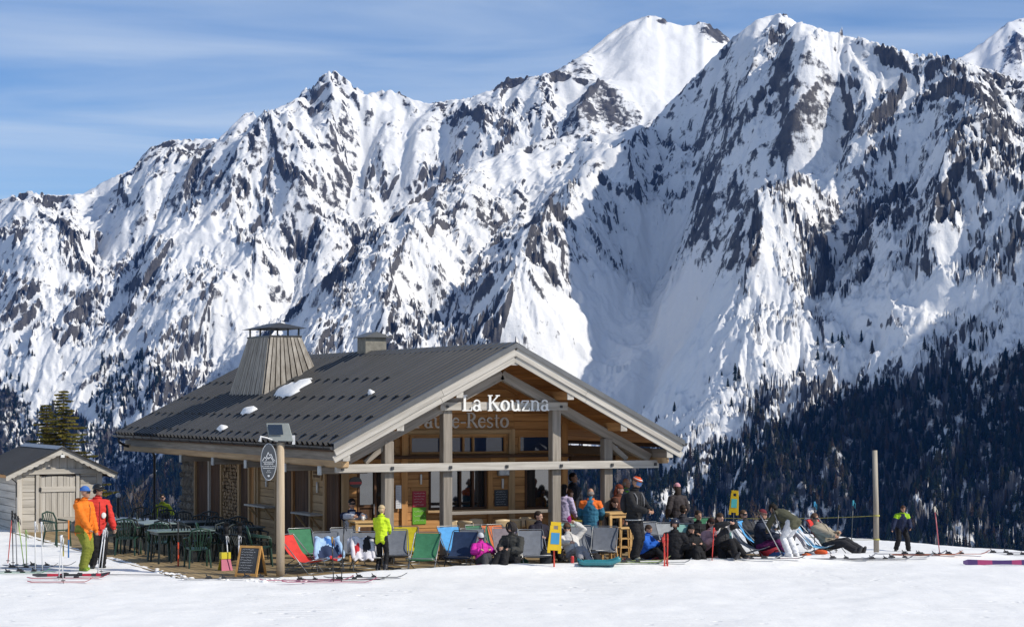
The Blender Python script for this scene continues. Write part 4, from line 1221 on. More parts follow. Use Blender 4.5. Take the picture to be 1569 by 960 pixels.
# --- snow left on the roof
def snow_patch(pts, label):
    """pts: outline on the left slope as (u, v)"""
    n = len(pts); cu = sum(p[0] for p in pts) / n; cv = sum(p[1] for p in pts) / n
    rd = random.Random(int(cv * 100)); m = MB(); rings = []
    for f, h in ((1.0, .05), (.96, .085), (.8, .13), (.45, .16)):
        rings.append([(cu + (p[0] - cu) * f, cv + (p[1] - cv) * f, h * rd.uniform(.85, 1.15)) for p in pts])
    base = [(p[0], p[1], .0) for p in pts]
    rings = [base] + rings; vs = []
    for rg in rings:
        for (u, v, h) in rg: vs.append(Vector((u, v, EAVE + TAN * u)) + sl_n * h)
    vs.append(Vector((cu, cv, EAVE + TAN * cu)) + sl_n * .17)
    fs = []
    for r in range(len(rings) - 1):
        for i in range(n): fs.append((r * n + i, r * n + (i + 1) % n, (r + 1) * n + (i + 1) % n, (r + 1) * n + i))
    fs += [((len(rings) - 1) * n + i, (len(rings) - 1) * n + (i + 1) % n, len(vs) - 1) for i in range(n)]
    o = m.add(vs, fs).build('snow_patch', SNOW, None, True); o.location = HUT_O; o.rotation_euler = (0, 0, TH)
    tag(o, label, 'snow patch', 'snow left on the restaurant roof')
def roof_uv(px, py):
    r = Vector(ray(px, py)); n = Vector((0, 0, 1)) - U_ * TAN; C0 = Vector((0, 0, HC))
    t = ((EAVE - TAN * HUT_O.dot(U_)) - n.dot(C0)) / n.dot(r)
    P = C0 + r * t - HUT_O
    return (P.dot(U_), P.dot(V_))
for pts, lb in (([(420, 609), (428, 613), (446, 611), (456, 606), (463, 599), (471, 594), (479, 588), (481, 583), (474, 583), (466, 587), (461, 592), (450, 591), (436, 597), (425, 601)], 'largest lump of old snow on the roof beside the slatted chimney'),
                ([(370, 638), (378, 639), (388, 635), (397, 630), (394, 627), (382, 630), (373, 633)], 'small strip of snow on the roof below the large one'),
                ([(333, 663), (340, 664), (347, 661), (351, 657), (345, 657), (338, 659)], 'smallest strip of snow on the roof near the left gutter'),
                ([(566, 609), (571, 609), (577, 605), (573, 604), (567, 606)], 'tiny scrap of snow on the roof near the front gable')):
    snow_patch([roof_uv(*p) for p in pts], lb)

# ================================================================== wooden shed on the left
SH_O = Vector((-13.72, 56.0, -0.12))
shed = empty('shed', SH_O, TH, 'small grey plank shed with dark metal roof and scalloped barge boards', 'shed')
sw, sh_e, sh_a, sd = 2.40, 1.70, 2.44, 4.2          # width, eave height, apex height, depth
stan = (sh_a - sh_e) / (sw / 2 + .35)
wood_shed = pm('silver_shed_wood', (.56, .525, .47), (.38, .35, .305), 5, .85, .3, 24, (.12, 1.8, 1.8), rnd=.12)
MB().box(.05, sw - .05, .06, sd - .05, 0, 1.75).build('core', wood_dark, shed)
z = 0; r = 0
while z < 1.78:
    h = .205
    for (a, b) in ((.16, .50), (1.78, sw - .16)):
        beam('plank', (a, 0, z + h / 2), (b, 0, z + h / 2), .04, h - .01, wood_shed, shed)
    beam('plank', (0, .05, z + h / 2), (0, sd, z + h / 2), .04, h - .01, wood_shed, shed)
    z += h; r += 1
for u in (.08, sw - .08): beam('corner_post', (u, -.015, 0), (u, -.015, 1.8), .15, .09, wood_shed, shed)
for i in range(10):
    a = .10 + i * .22; top = sh_a - .1 - abs(a + .11 - sw / 2) * stan
    beam('gable_plank', (a + .11, .01, 1.8), (a + .11, .01, top), .212, .03, wood_shed, shed, up=(0, 1, 0))
beam('lintel', (.0, -.03, 1.79), (sw, -.03, 1.79), .09, .14, wood_shed, shed)
sdoor = empty('door'); sdoor.parent = shed
for i in range(6): beam('plank', (.72 + i * .166, -.01, .04), (.72 + i * .166, -.01, 1.66), .158, .035, wood_shed, sdoor, up=(0, 1, 0))
for z in (.45, 1.30): beam('ledge', (.66, -.045, z), (1.63, -.045, z), .03, .15, wood_shed, sdoor)
for u in (.58, 1.70): beam('jamb', (u, -.02, 0), (u, -.02, 1.70), .10, .07, wood_shed, sdoor, up=(0, 1, 0))
for z in (.45, 1.30): MB().box(.62, .68, -.075, -.06, z - .05, z + .05).build('hinge', metal_dark, sdoor)
MB().tube([(.70 + i * .1, -.05, 1.66 + .05 * math.sin(math.pi * i / 9)) for i in range(10)], .012, 5).build('arch_trim', metal_dark, sdoor)
for sgn in (0, 1):
    m = MB(); prof = []
    f_ = lambda s: (-.35 + s) if not sgn else (sw + .35 - s)
    run = sw / 2 + .35
    vs = []; n = 0
    for i in range(int((sd + .6) / .15) + 1):
        for dv, h in ((0, 0), (.08, 0), (.10, .025), (.13, .025)):
            v = -.35 + i * .15 + dv
            for s in (0, run): vs.append((f_(s), v, sh_e + stan * s + .02 + h))
            n += 1
    fs = []
    for i in range(n - 1):
        a, b, c, d = 2 * i, 2 * i + 1, 2 * i + 3, 2 * i + 2
        fs.append((a, d, c, b) if not sgn else (a, b, c, d))
    m.add(vs, fs).build('roof_sheet', metal_roof, shed)
    # scalloped barge board
    m = MB(); up_ = []; lo_ = []
    N = 40
    for i in range(N + 1):
        s = run * i / N
        up_.append((f_(s), -.33, sh_e + stan * s + .005)); lo_.append((f_(s), -.33, sh_e + stan * s - .13 - .03 * abs(math.sin(i * math.pi / 4))))
    vs = up_ + lo_ + [(p[0], -.30, p[2]) for p in up_ + lo_]; M_ = N + 1; fs = []
    for i in range(N):
        fs += [(i, M_ + i, M_ + i + 1, i + 1), (2 * M_ + i, 2 * M_ + i + 1, 3 * M_ + i + 1, 3 * M_ + i), (M_ + i, 3 * M_ + i, 3 * M_ + i + 1, M_ + i + 1), (i, i + 1, 2 * M_ + i + 1, 2 * M_ + i)]
    m.add(vs, fs).build('barge_board', wood_pale, shed)
    beam('verge_trim', (f_(-.02), -.36, sh_e - .01 + .03), (f_(run), -.36, sh_a + .03), .03, .05, metal_dark, shed)
    for k in range(3):
        s = .12 + k * .6
        beam('purlin', (f_(s), -.28, sh_e + stan * s - .08), (f_(s), sd + .1, sh_e + stan * s - .08), .09, .11, wood_warm, shed)
MB().add([(sw / 2 - .16, -.36, sh_a - .02), (sw / 2, -.36, sh_a + .07), (sw / 2 + .16, -.36, sh_a - .02), (sw / 2 - .16, sd + .2, sh_a - .02), (sw / 2, sd + .2, sh_a + .07), (sw / 2 + .16, sd + .2, sh_a - .02)], [(0, 1, 4, 3), (1, 2, 5, 4), (0, 2, 1)]).build('ridge_cap', metal_grey, shed)
MB().box(sw / 2 - .05, sw / 2 + .05, -.39, -.33, sh_a - .25, sh_a - .17).build('shed_lamp', flat((.8, .8, .78), .4, 'plastic'), shed)
MB().tube([(-.18, -.3, 1.62), (-.02, -.12, 1.5), (-.02, -.12, 1.1)], .018, 6).build('downpipe', metal_dark, shed)

# ================================================================== floodlight post with hanging sign
LP = Vector((-4.80, 41.95, -.05))
lpost = empty('lamp_post', LP, R(6), 'round pale wooden post carrying a square floodlight in front of the restaurant', 'lamp post')
MB().tube([(0, 0, 0), (0, 0, 1.6), (0, 0, 2.86)], [.088, .084, .078], 14).build('pole', pm('peeled_pole', (.55, .45, .33), (.36, .28, .19), 5, .8, .35, 18, (1.6, 1.6, .12)), lpost, True)
fl_ = empty('floodlight'); fl_.parent = lpost
bm_ = MB().add([(-.23, -.14, 2.86), (.27, -.14, 2.84), (.27, .12, 2.86), (-.21, .12, 2.88), (-.30, -.02, 3.22), (.17, -.02, 3.22), (.17, .14, 3.20), (-.28, .14, 3.20)], [(0, 1, 5, 4), (1, 2, 6, 5), (2, 3, 7, 6), (3, 0, 4, 7), (4, 5, 6, 7), (3, 2, 1, 0)])
bm_.build('housing', flat((.24, .26, .25), .5, 'plastic'), fl_, bevel=.012)
MB().add([(-.225, -.128, 2.98), (.06, -.128, 2.98), (.03, -.055, 3.19), (-.265, -.055, 3.19)], [(0, 1, 2, 3)]).build('lens', glass, fl_).location = (0, -.012, 0)
MB().box(-.10, .10, -.09, .09, 2.82, 2.86).build('bracket', metal_dark, fl_)
MB().box(.24, .30, -.10, -.06, 2.78, 2.97).build('hinge', flat((.6, .6, .6), .4, 'plastic'), fl_)
MB().tube([(-.05, -.08, 2.84), (-.28, -.16, 2.92), (-.40, -.20, 2.95), (-.42, -.21, 2.84)], [.012, .014, .02, .035], 6).build('side_spotlight', flat((.75, .75, .74), .4, 'plastic'), lpost, True)
osn = empty('oval_sign', LP + Vector((-.235, -.09, 2.42)), R(6), 'dark grey oval brewery sign with white mountain emblem hung on the lamp post', 'sign')
def ell(rx, rz_, y, n=32): return [(rx * math.cos(2 * math.pi * k / n), y, rz_ * math.sin(2 * math.pi * k / n)) for k in range(n)]
def disc(rx, rz_, y0, y1, n=32):
    e0, e1 = ell(rx, rz_, y0), ell(rx, rz_, y1)
    return MB().add(e0 + e1, [tuple(range(n)), tuple(range(2 * n - 1, n - 1, -1))] + [(k, n + k, n + (k + 1) % n, (k + 1) % n) for k in range(n)])
disc(.165, .385, -.005, .02).build('rim', flat((.50, .52, .54), .4, 'plastic'), osn)
disc(.150, .368, -.012, -.006).build('plate', flat((.055, .062, .072), .5, 'plastic'), osn)
ink = flat((.72, .74, .76), .5, 'plastic')
m = MB()
def poly(pts, w=.010):
    for p, q_ in zip(pts[:-1], pts[1:]): m.bar((p[0], -.016, p[1]), (q_[0], -.016, q_[1]), .004, w)
poly([(-.13, .02), (-.08, .10), (-.06, .07), (-.01, .20), (.02, .13), (.05, .16), (.09, .06), (.13, .02)]); poly([(-.06, .02), (-.02, .09), (.0, .06), (.04, .11), (.10, .0)]); poly([(-.12, .0), (.12, .0)], .008); poly([(-.12, -.13), (.12, -.13)], .008); poly([(-.04, .12), (-.01, .07), (.01, .1)], .008)
poly([(-.02, -.28), (.02, -.28), (.0, -.31), (-.02, -.28)], .014)
m.build('emblem', ink, osn)
def text_part(txt, size, loc, mat, parent, rot=(R(90), 0, 0), name='lettering', ext=.002):
    cu = bpy.data.curves.new('lettering', 'FONT'); cu.body = txt; cu.size = size; cu.align_x = 'CENTER'; cu.extrude = ext
    o_ = bpy.data.objects.new('tmp', cu); COL.objects.link(o_)
    bpy.context.view_layer.update()
    me = bpy.data.meshes.new_from_object(o_.evaluated_get(bpy.context.evaluated_depsgraph_get()))
    bpy.data.objects.remove(o_)
    me.materials.clear(); me.materials.append(mat)
    o = obj(name, me, None, parent); o.location = loc; o.rotation_euler = rot
    return o
text_part('BRASSERIE', .042, (0, -.016, -.055), ink, osn); text_part('DU MONT BLANC', .034, (0, -.016, -.102), ink, osn); text_part('BIERE', .026, (0, -.016, -.19), ink, osn); text_part('BLANCHE', .022, (0, -.016, -.225), ink, osn)
# ================================================================== people
SKIN = pm('skin', (.52, .31, .22), (.44, .25, .18), 12, .55, spec=.35)
SKIN_TAN = pm('tanned_skin', (.40, .22, .14), (.33, .18, .12), 12, .55, spec=.35)
DARK_LENS = flat((.015, .016, .02), .12, 'plastic')
def ik(a, c, l1, l2, hint):
    a = Vector(a); c = Vector(c); d = c - a; L = min(d.length, (l1 + l2) * .999); dn = d.normalized()
    x = (l1 * l1 - l2 * l2 + L * L) / (2 * L); h = math.sqrt(max(l1 * l1 - x * x, 1e-6))
    hv = Vector(hint); hv = (hv - dn * hv.dot(dn)).normalized()
    return a + dn * x + hv * h, a + dn * L

def hand_tubes(m, segs, wrist, direction, palm_n, side, mi_lab, curl=.5, s=1.0):
    """palm plus five separate fingers; side=+1 puts the thumb towards the cross axis"""
    w = Vector(wrist); d = Vector(direction).normalized(); n = Vector(palm_n); n = (n - d * n.dot(d)).normalized(); x = d.cross(n) * side
    def put(pts, rad):
        m.tube(pts, rad, 6); segs.append((pts[0], pts[-1], max(r if not isinstance(r, tuple) else max(r) for r in rad), mi_lab))
    put([w, w + d * .045 * s, w + d * .09 * s], [.030 * s, .040 * s, .036 * s])
    for k, (off, ln) in enumerate(((-.030, .062), (-.010, .075), (.010, .070), (.029, .055))):
        b = w + d * .085 * s + x * off * s
        k1 = b + (d * (1 - curl * .4) + n * curl).normalized() * ln * .55 * s
        k2 = k1 + (d * (1 - curl * 1.1) + n * curl * 1.4).normalized() * ln * .5 * s
        put([b, k1, k2], [.0105 * s, .0100 * s, .0085 * s])
    b = w + d * .035 * s - x * .036 * s; t1 = b + (d * .6 - x * .8 + n * .3).normalized() * .035 * s; t2 = t1 + (d * .9 - x * .1 + n * .5).normalized() * .032 * s
    put([b, t1, t2], [.013 * s, .0115 * s, .0095 * s])

def person(label, loc, face=0.0, H=1.75, pelvis=(0, 0, .93), lean=0, twist=0, ankles=None, wrists=None, knee_hint=(0, -1, .1), elbow_hint=None, head=(0, 0, 0),
           top=(.02, .02, .02), legs=(.02, .02, .02), boots=(.03, .03, .035), gloves=None, hat=None, hat_col=(.05, .05, .05), hair=None, eyes='lens', bulk=.03, skin=None, group=None,
           roll=0, coat=0.0, trim=None, pattern=None, vox=.0145, yoke=None, extra=None):
    """face: degrees the person is turned to the right of facing the camera. head: yaw, pitch, roll in degrees."""
    k = H / 1.75
    root = empty('person', loc, R(face), label, 'person', group)
    m = MB(); segs = []; LAB = dict(skin=0, top=1, legs=2, boots=3, gloves=4, yoke=5)
    P = Vector(pelvis)
    Mt = Matrix.Rotation(R(lean), 3, 'X') @ Matrix.Rotation(R(roll), 3, 'Y')     # lean > 0 tips the trunk forward
    Mt = Matrix.Rotation(R(twist), 3, 'Z') @ Matrix.Rotation(R(lean), 3, 'X') @ Matrix.Rotation(R(roll), 3, 'Y')
    def tr(x, y, z): return P + Mt @ Vector((x, y, z))
    def put(pts, rad, lab, n=12):
        m.tube(pts, rad, n)
        for a, b, r0, r1 in zip(pts[:-1], pts[1:], rad[:-1], rad[1:]):
            f_ = lambda r: (r if not isinstance(r, tuple) else (r[0] * r[1]) ** .5)
            segs.append((Vector(a), Vector(b), (f_(r0) + f_(r1)) / 2, LAB[lab]))
    B = bulk
    # trunk
    hem = -.10 - coat
    put([tr(0, 0, hem), tr(0, 0, 0), tr(0, 0, .12), tr(0, -.005, .26), tr(0, -.01, .40), tr(0, .005, .50), tr(0, .01, .545)],
        [(.165 + B, .115 + B), (.168 + B, .118 + B), (.152 + B, .112 + B), (.168 + B, .122 + B), (.178 + B, .122 + B), (.135 + B, .095 + B * .8), (.085, .07)], 'top', 14)
    put([tr(0, .0, -.13), tr(0, 0, -.02)], [(.150, .115), (.160, .118)], 'legs', 14)
    neck0, neck1 = tr(0, .005, .52), tr(0, -.012, .62)
    put([neck0, tr(0, 0, .57)], [.075 + B * .5, .070 + B * .4], 'top', 10)
    put([tr(0, 0, .55), neck1], [.055, .052], 'skin', 10)
    # head
    hy, hp, hr = head
    Mh = Matrix.Rotation(R(twist + hy), 3, 'Z') @ Matrix.Rotation(R(hp), 3, 'X') @ Matrix.Rotation(R(hr), 3, 'Y')
    hc = neck1 + (Mt @ Vector((0, 0, .05))) + Mh @ Vector((0, -.018, .062))
    def hd(x, y, z): return hc + Mh @ Vector((x, y, z))
    put([hd(0, .0, -.105), hd(0, -.022, -.085), hd(0, -.012, -.045), hd(0, 0, 0), hd(0, .006, .05), hd(0, .006, .085), hd(0, .004, .108)],
        [(.035, .045), (.055, .068), (.068, .086), (.076, .097), (.074, .095), (.056, .072), (.022, .03)], 'skin', 12)
    put([hd(0, -.092, .012), hd(0, -.116, -.030), hd(0, -.094, -.036)], [.011, .016, .012], 'skin', 6)           # nose
    put([hd(0, -.080, -.062), hd(0, -.092, -.092), hd(0, -.070, -.105)], [.022, .020, .020], 'skin', 8)            # chin
    put([hd(-.018, -.085, -.058), hd(.018, -.085, -.058)], [.012, .012], 'skin', 6)                                 # lips
    for sx in (-1, 1):
        put([hd(sx * .078, .005, .012), hd(sx * .086, .014, -.012), hd(sx * .078, .006, -.038)], [.010, .014, .009], 'skin', 6)
    # legs
    if ankles is None: ankles = [(-.10, .0, .085), (.10, .0, .085)]
    for i, sx in enumerate((-1, 1)):
        hip = P + Matrix.Rotation(R(twist * .5), 3, 'Z') @ Vector((sx * .088, 0, -.03))
        kn, an = ik(hip, ankles[i], .435, .425, knee_hint[i] if isinstance(knee_hint[0], (tuple, list)) else knee_hint)
        b = B * .75
        put([hip, hip.lerp(kn, .35), hip.lerp(kn, .75), kn, kn.lerp(an, .3), kn.lerp(an, .75), an], [.088 + b, .086 + b, .066 + b, .060 + b, .062 + b, .056 + b, .060 + b], 'legs', 10)
        shin = (an - kn).normalized()
        # ski boot: shaft, heel and toe
        fw = Vector((0, -1, 0)); fw = (fw - shin * fw.dot(shin)).normalized() if abs(shin.z) < .75 else Vector((sx * .15, -1, 0)).normalized()
        sole = an + shin * .055
        put([an - shin * .10, an + shin * .02], [.068 + b * .4, .066], 'boots', 10)
        put([sole - fw * .075, sole, sole + fw * .09, sole + fw * .165], [(.042, .05), (.048, .052), (.046, .042), (.036, .030)], 'boots', 10)
    # arms
    if wrists is None: wrists = [(-.27, -.05, .80), (.27, -.05, .80)]
    for i, sx in enumerate((-1, 1)):
        sh = tr(sx * (.172 + B * .6), .0, .445)
        eh = elbow_hint[i] if elbow_hint else (sx * .55, .8, -.3)
        el, wr = ik(sh, wrists[i], .285, .255, eh)
        b = B * .8
        put([tr(sx * .10, 0, .455), sh, sh.lerp(el, .35), el, el.lerp(wr, .4), wr], [.062 + b, .064 + b, .054 + b, .046 + b, .045 + b, .036 + b * .8], 'top', 10)
        hdir = (wr - el).normalized()
        hand_tubes(m, segs, wr - hdir * .012, hdir, Vector((-sx * .6, -.6, -.2)), sx, LAB['gloves'] if gloves else LAB['skin'], .55, 1.12 if gloves else 1.0)
    if yoke: segs.append((tr(-.2, 0, .47), tr(.2, 0, .47), .16, LAB['yoke']))
    # one continuous skin over all of it
    me = m.mesh('body')
    tmp = bpy.data.objects.new('tmp', me); COL.objects.link(tmp)
    rmd = tmp.modifiers.new('r', 'REMESH'); rmd.mode = 'VOXEL'; rmd.voxel_size = vox
    smd = tmp.modifiers.new('s', 'SMOOTH'); smd.factor = .5; smd.iterations = 2
    dg = bpy.context.evaluated_depsgraph_get()
    body = bpy.data.meshes.new_from_object(tmp.evaluated_get(dg))
    bpy.data.objects.remove(tmp)
    nv = len(body.vertices); co = np.empty(nv * 3, np.float32); body.vertices.foreach_get('co', co); co = co.reshape(-1, 3)
    no = np.empty(nv * 3, np.float32); body.vertices.foreach_get('normal', no); no = no.reshape(-1, 3)
    best = np.full(nv, 1e9); lab = np.zeros(nv, int)
    for a, b_, r_, L_ in segs:
        a = np.array(a); d = np.array(b_) - a; t = np.clip(((co - a) @ d) / (d @ d + 1e-9), 0, 1)
        dist = np.linalg.norm(co - a - t[:, None] * d, axis=1) - r_
        u_ = dist < best; best = np.where(u_, dist, best); lab = np.where(u_, L_, lab)
    # cloth folds
    cl = ((lab == 1) | (lab == 2) | (lab == 5)).astype(np.float32)
    seed = random.randrange(1000)
    fold = fbm(co[:, 0] * 9 + co[:, 1] * 5 + seed, co[:, 2] * 17, 3, seed)
    co = co + no * (cl * fold * .020)[:, None]
    co *= k
    body.vertices.foreach_set('co', co.astype(np.float32).ravel())
    lp = np.empty(len(body.polygons), np.int32); body.polygons.foreach_get('loop_start', lp)
    lv = np.empty(len(body.loops), np.int32); body.loops.foreach_get('vertex_index', lv)
    body.materials.clear()
    for c in (skin or SKIN, flat(top, .75), flat(legs, .8), flat(boots, .5, 'plastic'), flat(gloves or (.02, .02, .02), .7), flat(yoke or top, .75)):
        body.materials.append(c)
    body.polygons.foreach_set('material_index', lab[lv[lp]].astype(np.int32))
    body.polygons.foreach_set('use_smooth', np.ones(len(body.polygons), bool)); body.update()
    obj('body', body, None, root)
    # zip, collar and pocket flaps
    def on_trunk(mb, name, mat):
        o = mb.build(name, mat, root, True); o.scale = (k, k, k); return o
    yf = [(hem + .02, .115), (.0, .118), (.12, .112), (.26, .127), (.40, .132), (.49, .10)]
    on_trunk(MB().tube([tr(0, -(r_ + B + .008), z_) for z_, r_ in yf], (.007, .007)[0], 5), 'zip', flat(tuple(min(1, c * .45 + .02) for c in top), .5, 'plastic'))
    on_trunk(MB().tube([tr(.073 * math.cos(a), .066 * math.sin(a) - .002, .562 - .012 * math.sin(a)) for a in [R(t) for t in range(0, 361, 24)]], .021 + B * .2, 7), 'collar', flat(tuple(c * .8 for c in (yoke or top)), .8))
    for sx in (-1, 1):
        on_trunk(MB().bar(tr(sx * .07, -(.112 + B), .02), tr(sx * .135, -(.088 + B), .05), .012, .03), 'pocket_flap', flat(tuple(c * .7 for c in top), .8))
    # head wear, hair and face in the head's own frame
    M4 = Mh.to_4x4(); M4.translation = hc * k
    def on_head(mb, name, mat, smooth=True):
        o = mb.build(name, mat, root, smooth)
        o.matrix_local = M4 @ Matrix.Scale(k, 4)
        return o
    if eyes == 'lens':
        g = MB(); N = 10
        vs = []
        for i in range(N + 1):
            a = R(-90 - 62 + 124 * i / N)
            for z in (-.012, .034):
                vs.append((.085 * math.cos(a), .108 * math.sin(a) - .002, z))
        g.add(vs, [(2 * i, 2 * i + 2, 2 * i + 3, 2 * i + 1) for i in range(N)])
        on_head(g, 'sunglasses', DARK_LENS)
    elif eyes == 'goggles':
        g = MB(); vs = []; N = 10
        for i in range(N + 1):
            a = R(-90 - 70 + 140 * i / N)
            for z in (-.026, .048): vs.append((.090 * math.cos(a), .118 * math.sin(a), z))
        g.add(vs, [(2 * i, 2 * i + 2, 2 * i + 3, 2 * i + 1) for i in range(N)])
        on_head(g, 'goggles', flat((.05, .12, .30), .1, 'plastic'))
    else:
        for sx in (-1, 1):
            on_head(MB().ball((sx * .031, -.086, .012), (.014, .010, .009), 8, 5), 'eye', DARK_LENS)
    on_head(MB().ball((0, -.096, -.058), (.022, .008, .006), 8, 5), 'mouth', flat((.30, .10, .09), .5, 'plastic'))
    if hair:
        style, hcol = hair
        hm_ = flat(hcol, .7)
        if style == 'short': 
            on_head(MB().ball((0, .018, .030), (.088, .105, .094), 14, 8, z0=-.12), 'hair', hm_)
            on_head(MB().ball((0, .052, -.02), (.078, .066, .07), 12, 6), 'hair', hm_)
        elif style == 'long':
            on_head(MB().ball((0, .014, .030), (.090, .108, .096), 14, 8, z0=-.15), 'hair', hm_)
            on_head(MB().tube([(0, .05, .04), (0, .075, -.06), (0, .085, -.16), (0, .07, -.25)], [(.088, .06), (.095, .058), (.088, .05), (.05, .03)], 10), 'hair', hm_)
        elif style == 'fringe':
            on_head(MB().ball((0, .060, -.035), (.080, .05, .06), 12, 6), 'hair', hm_)
            for sx in (-1, 1): on_head(MB().ball((sx * .076, .01, -.02), (.014, .045, .045), 8, 5), 'hair', hm_)
    if hat == 'beanie':
        hatm = flat(hat_col, .9)
        on_head(MB().ball((0, .010, .040), (.090, .110, .100), 16, 8, z0=-.02), 'beanie', hatm)
        on_head(MB().tube([(0, .006, .030), (0, .008, .062)], [(.094, .114), (.094, .114)], 16), 'beanie_cuff', flat(trim or hat_col, .9))
        if pattern:
            on_head(MB().tube([(0, .008, .085), (0, .009, .100)], [(.0865, .106), (.080, .098)], 16, caps=False), 'beanie_stripe', flat(pattern, .9))
            on_head(MB().ball((0, .012, .162), .036, 10, 6), 'pompom', flat((.02, .02, .03), .95))
    elif hat == 'helmet':
        hatm = flat(hat_col, .3, 'plastic')
        on_head(MB().ball((0, .014, .030), (.108, .128, .118), 18, 9, z0=-.12), 'helmet', hatm)
        for sx in (-1, 1): on_head(MB().ball((sx * .086, .018, -.025), (.026, .05, .055), 10, 6), 'ear_pad', flat((.02, .02, .02), .8))
        on_head(MB().tube([(.112 * math.cos(a), .014 + .132 * math.sin(a), .05 + .02 * math.sin(a)) for a in [R(t) for t in range(-175, -4, 10)]], .017, 6), 'goggle_strap', flat(trim or (.03, .03, .03), .6))
        on_head(MB().ball((0, -.118, .075), (.062, .022, .030), 12, 6), 'goggles', DARK_LENS)
    elif hat == 'hood':
        on_head(MB().ball((0, .022, .010), (.112, .118, .135), 16, 9, z0=-.8).tube([(.092 * math.cos(a), -.065 - .015 * math.cos(a) ** 2, .02 + .125 * math.sin(a)) for a in [R(t) for t in range(0, 361, 20)]], .02, 6), 'hood', flat(hat_col, .85))
    elif hat == 'cap':
        on_head(MB().ball((0, .008, .035), (.086, .106, .095), 14, 7, z0=-.02), 'cap', flat(hat_col, .8)); on_head(MB().ball((0, -.13, .038), (.07, .06, .010), 12, 4), 'peak', flat(hat_col, .8))
    if extra: extra(root, tr, on_trunk, B)
    return root

def red_extra(root, tr, put, B):
    put(MB().ball(tr(.085, -(.128 + B), .20), (.055, .012, .065), 12, 6), 'chest_patch', flat((.75, .72, .70), .7))
    for sx in (-1, 1): put(MB().tube([tr(sx * .17, -(.07 + B), .05), tr(sx * .185, -(.075 + B), .25), tr(sx * .16, -(.09 + B), .42)], [.020, .026, .022], 6), 'side_panel', flat(BLK, .8))
def hat_extra(root, tr, put, B):
    put(MB().tube([tr((.180 + B) * math.cos(a), (.128 + B) * math.sin(a), -.06) for a in [R(t) for t in range(0, 361, 20)]], .012, 6), 'hem_piping', flat((.55, .55, .54), .6))
    for sx in (-1, 1): put(MB().tube([tr(sx * .12, .05, .53), tr(sx * .13, -.06 - B, .49), tr(sx * .125, -(.115 + B), .40), tr(sx * .13, -(.118 + B), .24), tr(sx * .17, -.06 - B, .14)], .014, 6), 'rucksack_strap', flat((.20, .20, .21), .7))
    put(MB().ball(tr(0, .20 + B, .27), (.14, .09, .21), 12, 8), 'rucksack', flat((.03, .03, .034), .8))
def orange_extra(root, tr, put, B):
    put(MB().ball(tr(0, .10 + B, .52), (.11, .06, .09), 12, 7), 'folded_hood', flat((.72, .17, .02), .8))
    put(MB().tube([tr((.178 + B) * math.cos(a), (.126 + B) * math.sin(a), -.12) for a in [R(t) for t in range(0, 361, 20)]], .010, 6), 'hem_cord', flat((.5, .12, .02), .8))

BLK, NVY, GRY = (.014, .014, .016), (.02, .03, .075), (.10, .105, .115)
def gp(px, D, dz=0.0):
    X = (px - CX) / F_PX * D
    u = (X - HUT_O.x) * U_.x + (D - HUT_O.y) * U_.y; v = (X - HUT_O.x) * V_.x + (D - HUT_O.y) * V_.y
    on_deck = -3.85 < u < 10.3 and v > v_front(u) and v < 19
    z = 0.0 if on_deck else float(ground_z(np.array([X]), np.array([D]))[0])
    return Vector((X, D, z + dz))

# --- standing figures
person('skier in orange jacket, olive trousers and blue cap, near the shed', gp(128, 43.2), 62, 1.76, ankles=[(-.09, -.06, .085), (.10, .08, .085)], wrists=[(-.18, -.33, .86), (.26, -.12, .82)],
       head=(28, 6, 0), top=(.80, .20, .02), legs=(.20, .22, .035), boots=(.20, .32, .03), hat='beanie', hat_col=(.06, .16, .46), eyes='lens', bulk=.045, coat=.08, skin=SKIN_TAN, extra=orange_extra)
person('skier in red jacket and black trousers wearing a black helmet', gp(149, 43.9), 30, 1.78, wrists=[(-.30, -.14, .86), (.33, -.12, .84)], head=(28, 4, 0), top=(.62, .045, .035), legs=BLK, boots=(.03, .03, .03),
       hat='helmet', hat_col=(.015, .015, .015), bulk=.045, gloves=(.45, .30, .22), skin=SKIN_TAN, extra=red_extra)
person('short-haired blonde woman in neon yellow top seen from behind', gp(584, 43.0), 160, 1.40, ankles=[(-.13, .02, .085), (.11, -.03, .085)], wrists=[(-.10, -.34, 1.02), (.14, -.34, 1.0)], head=(-8, 12, 0), top=(.58, .78, .03), legs=BLK, hair=('short', (.50, .38, .22)), bulk=.012)
person('man in striped orange bobble hat and black ski suit looking at his hands', gp(972, 43.9), 52, 1.80, ankles=[(-.10, -.05, .085), (.10, .05, .085)], wrists=[(-.07, -.36, 1.06), (.10, -.36, 1.05)], elbow_hint=[(-.7, .7, -.3), (.7, .7, -.3)], head=(8, 26, 0),
       top=(.018, .018, .02), legs=BLK, hat='beanie', hat_col=(.70, .10, .03), trim=(.06, .05, .05), pattern=(.75, .72, .66), eyes='goggles', bulk=.04, boots=(.35, .36, .30), skin=SKIN_TAN, extra=hat_extra)
person('woman in long dark padded coat and pink beanie seen from behind', gp(1038, 51.5), 205, 1.66, wrists=[(-.24, -.12, .92), (.24, -.12, .92)], head=(-10, 0, 0), top=(.045, .038, .040), legs=BLK, hat='beanie', hat_col=(.60, .30, .34), coat=.34, bulk=.045, hair=('long', (.03, .02, .015)))
person('man in dark suit jacket and white shirt at the back of the terrace', gp(877, 51.0), 40, 1.80, wrists=[(-.26, -.06, .84), (.27, -.10, .85)], head=(20, 0, 0), top=(.018, .020, .030), legs=BLK, hair=('short', (.015, .012, .01)), eyes='open', bulk=.025, skin=SKIN_TAN)
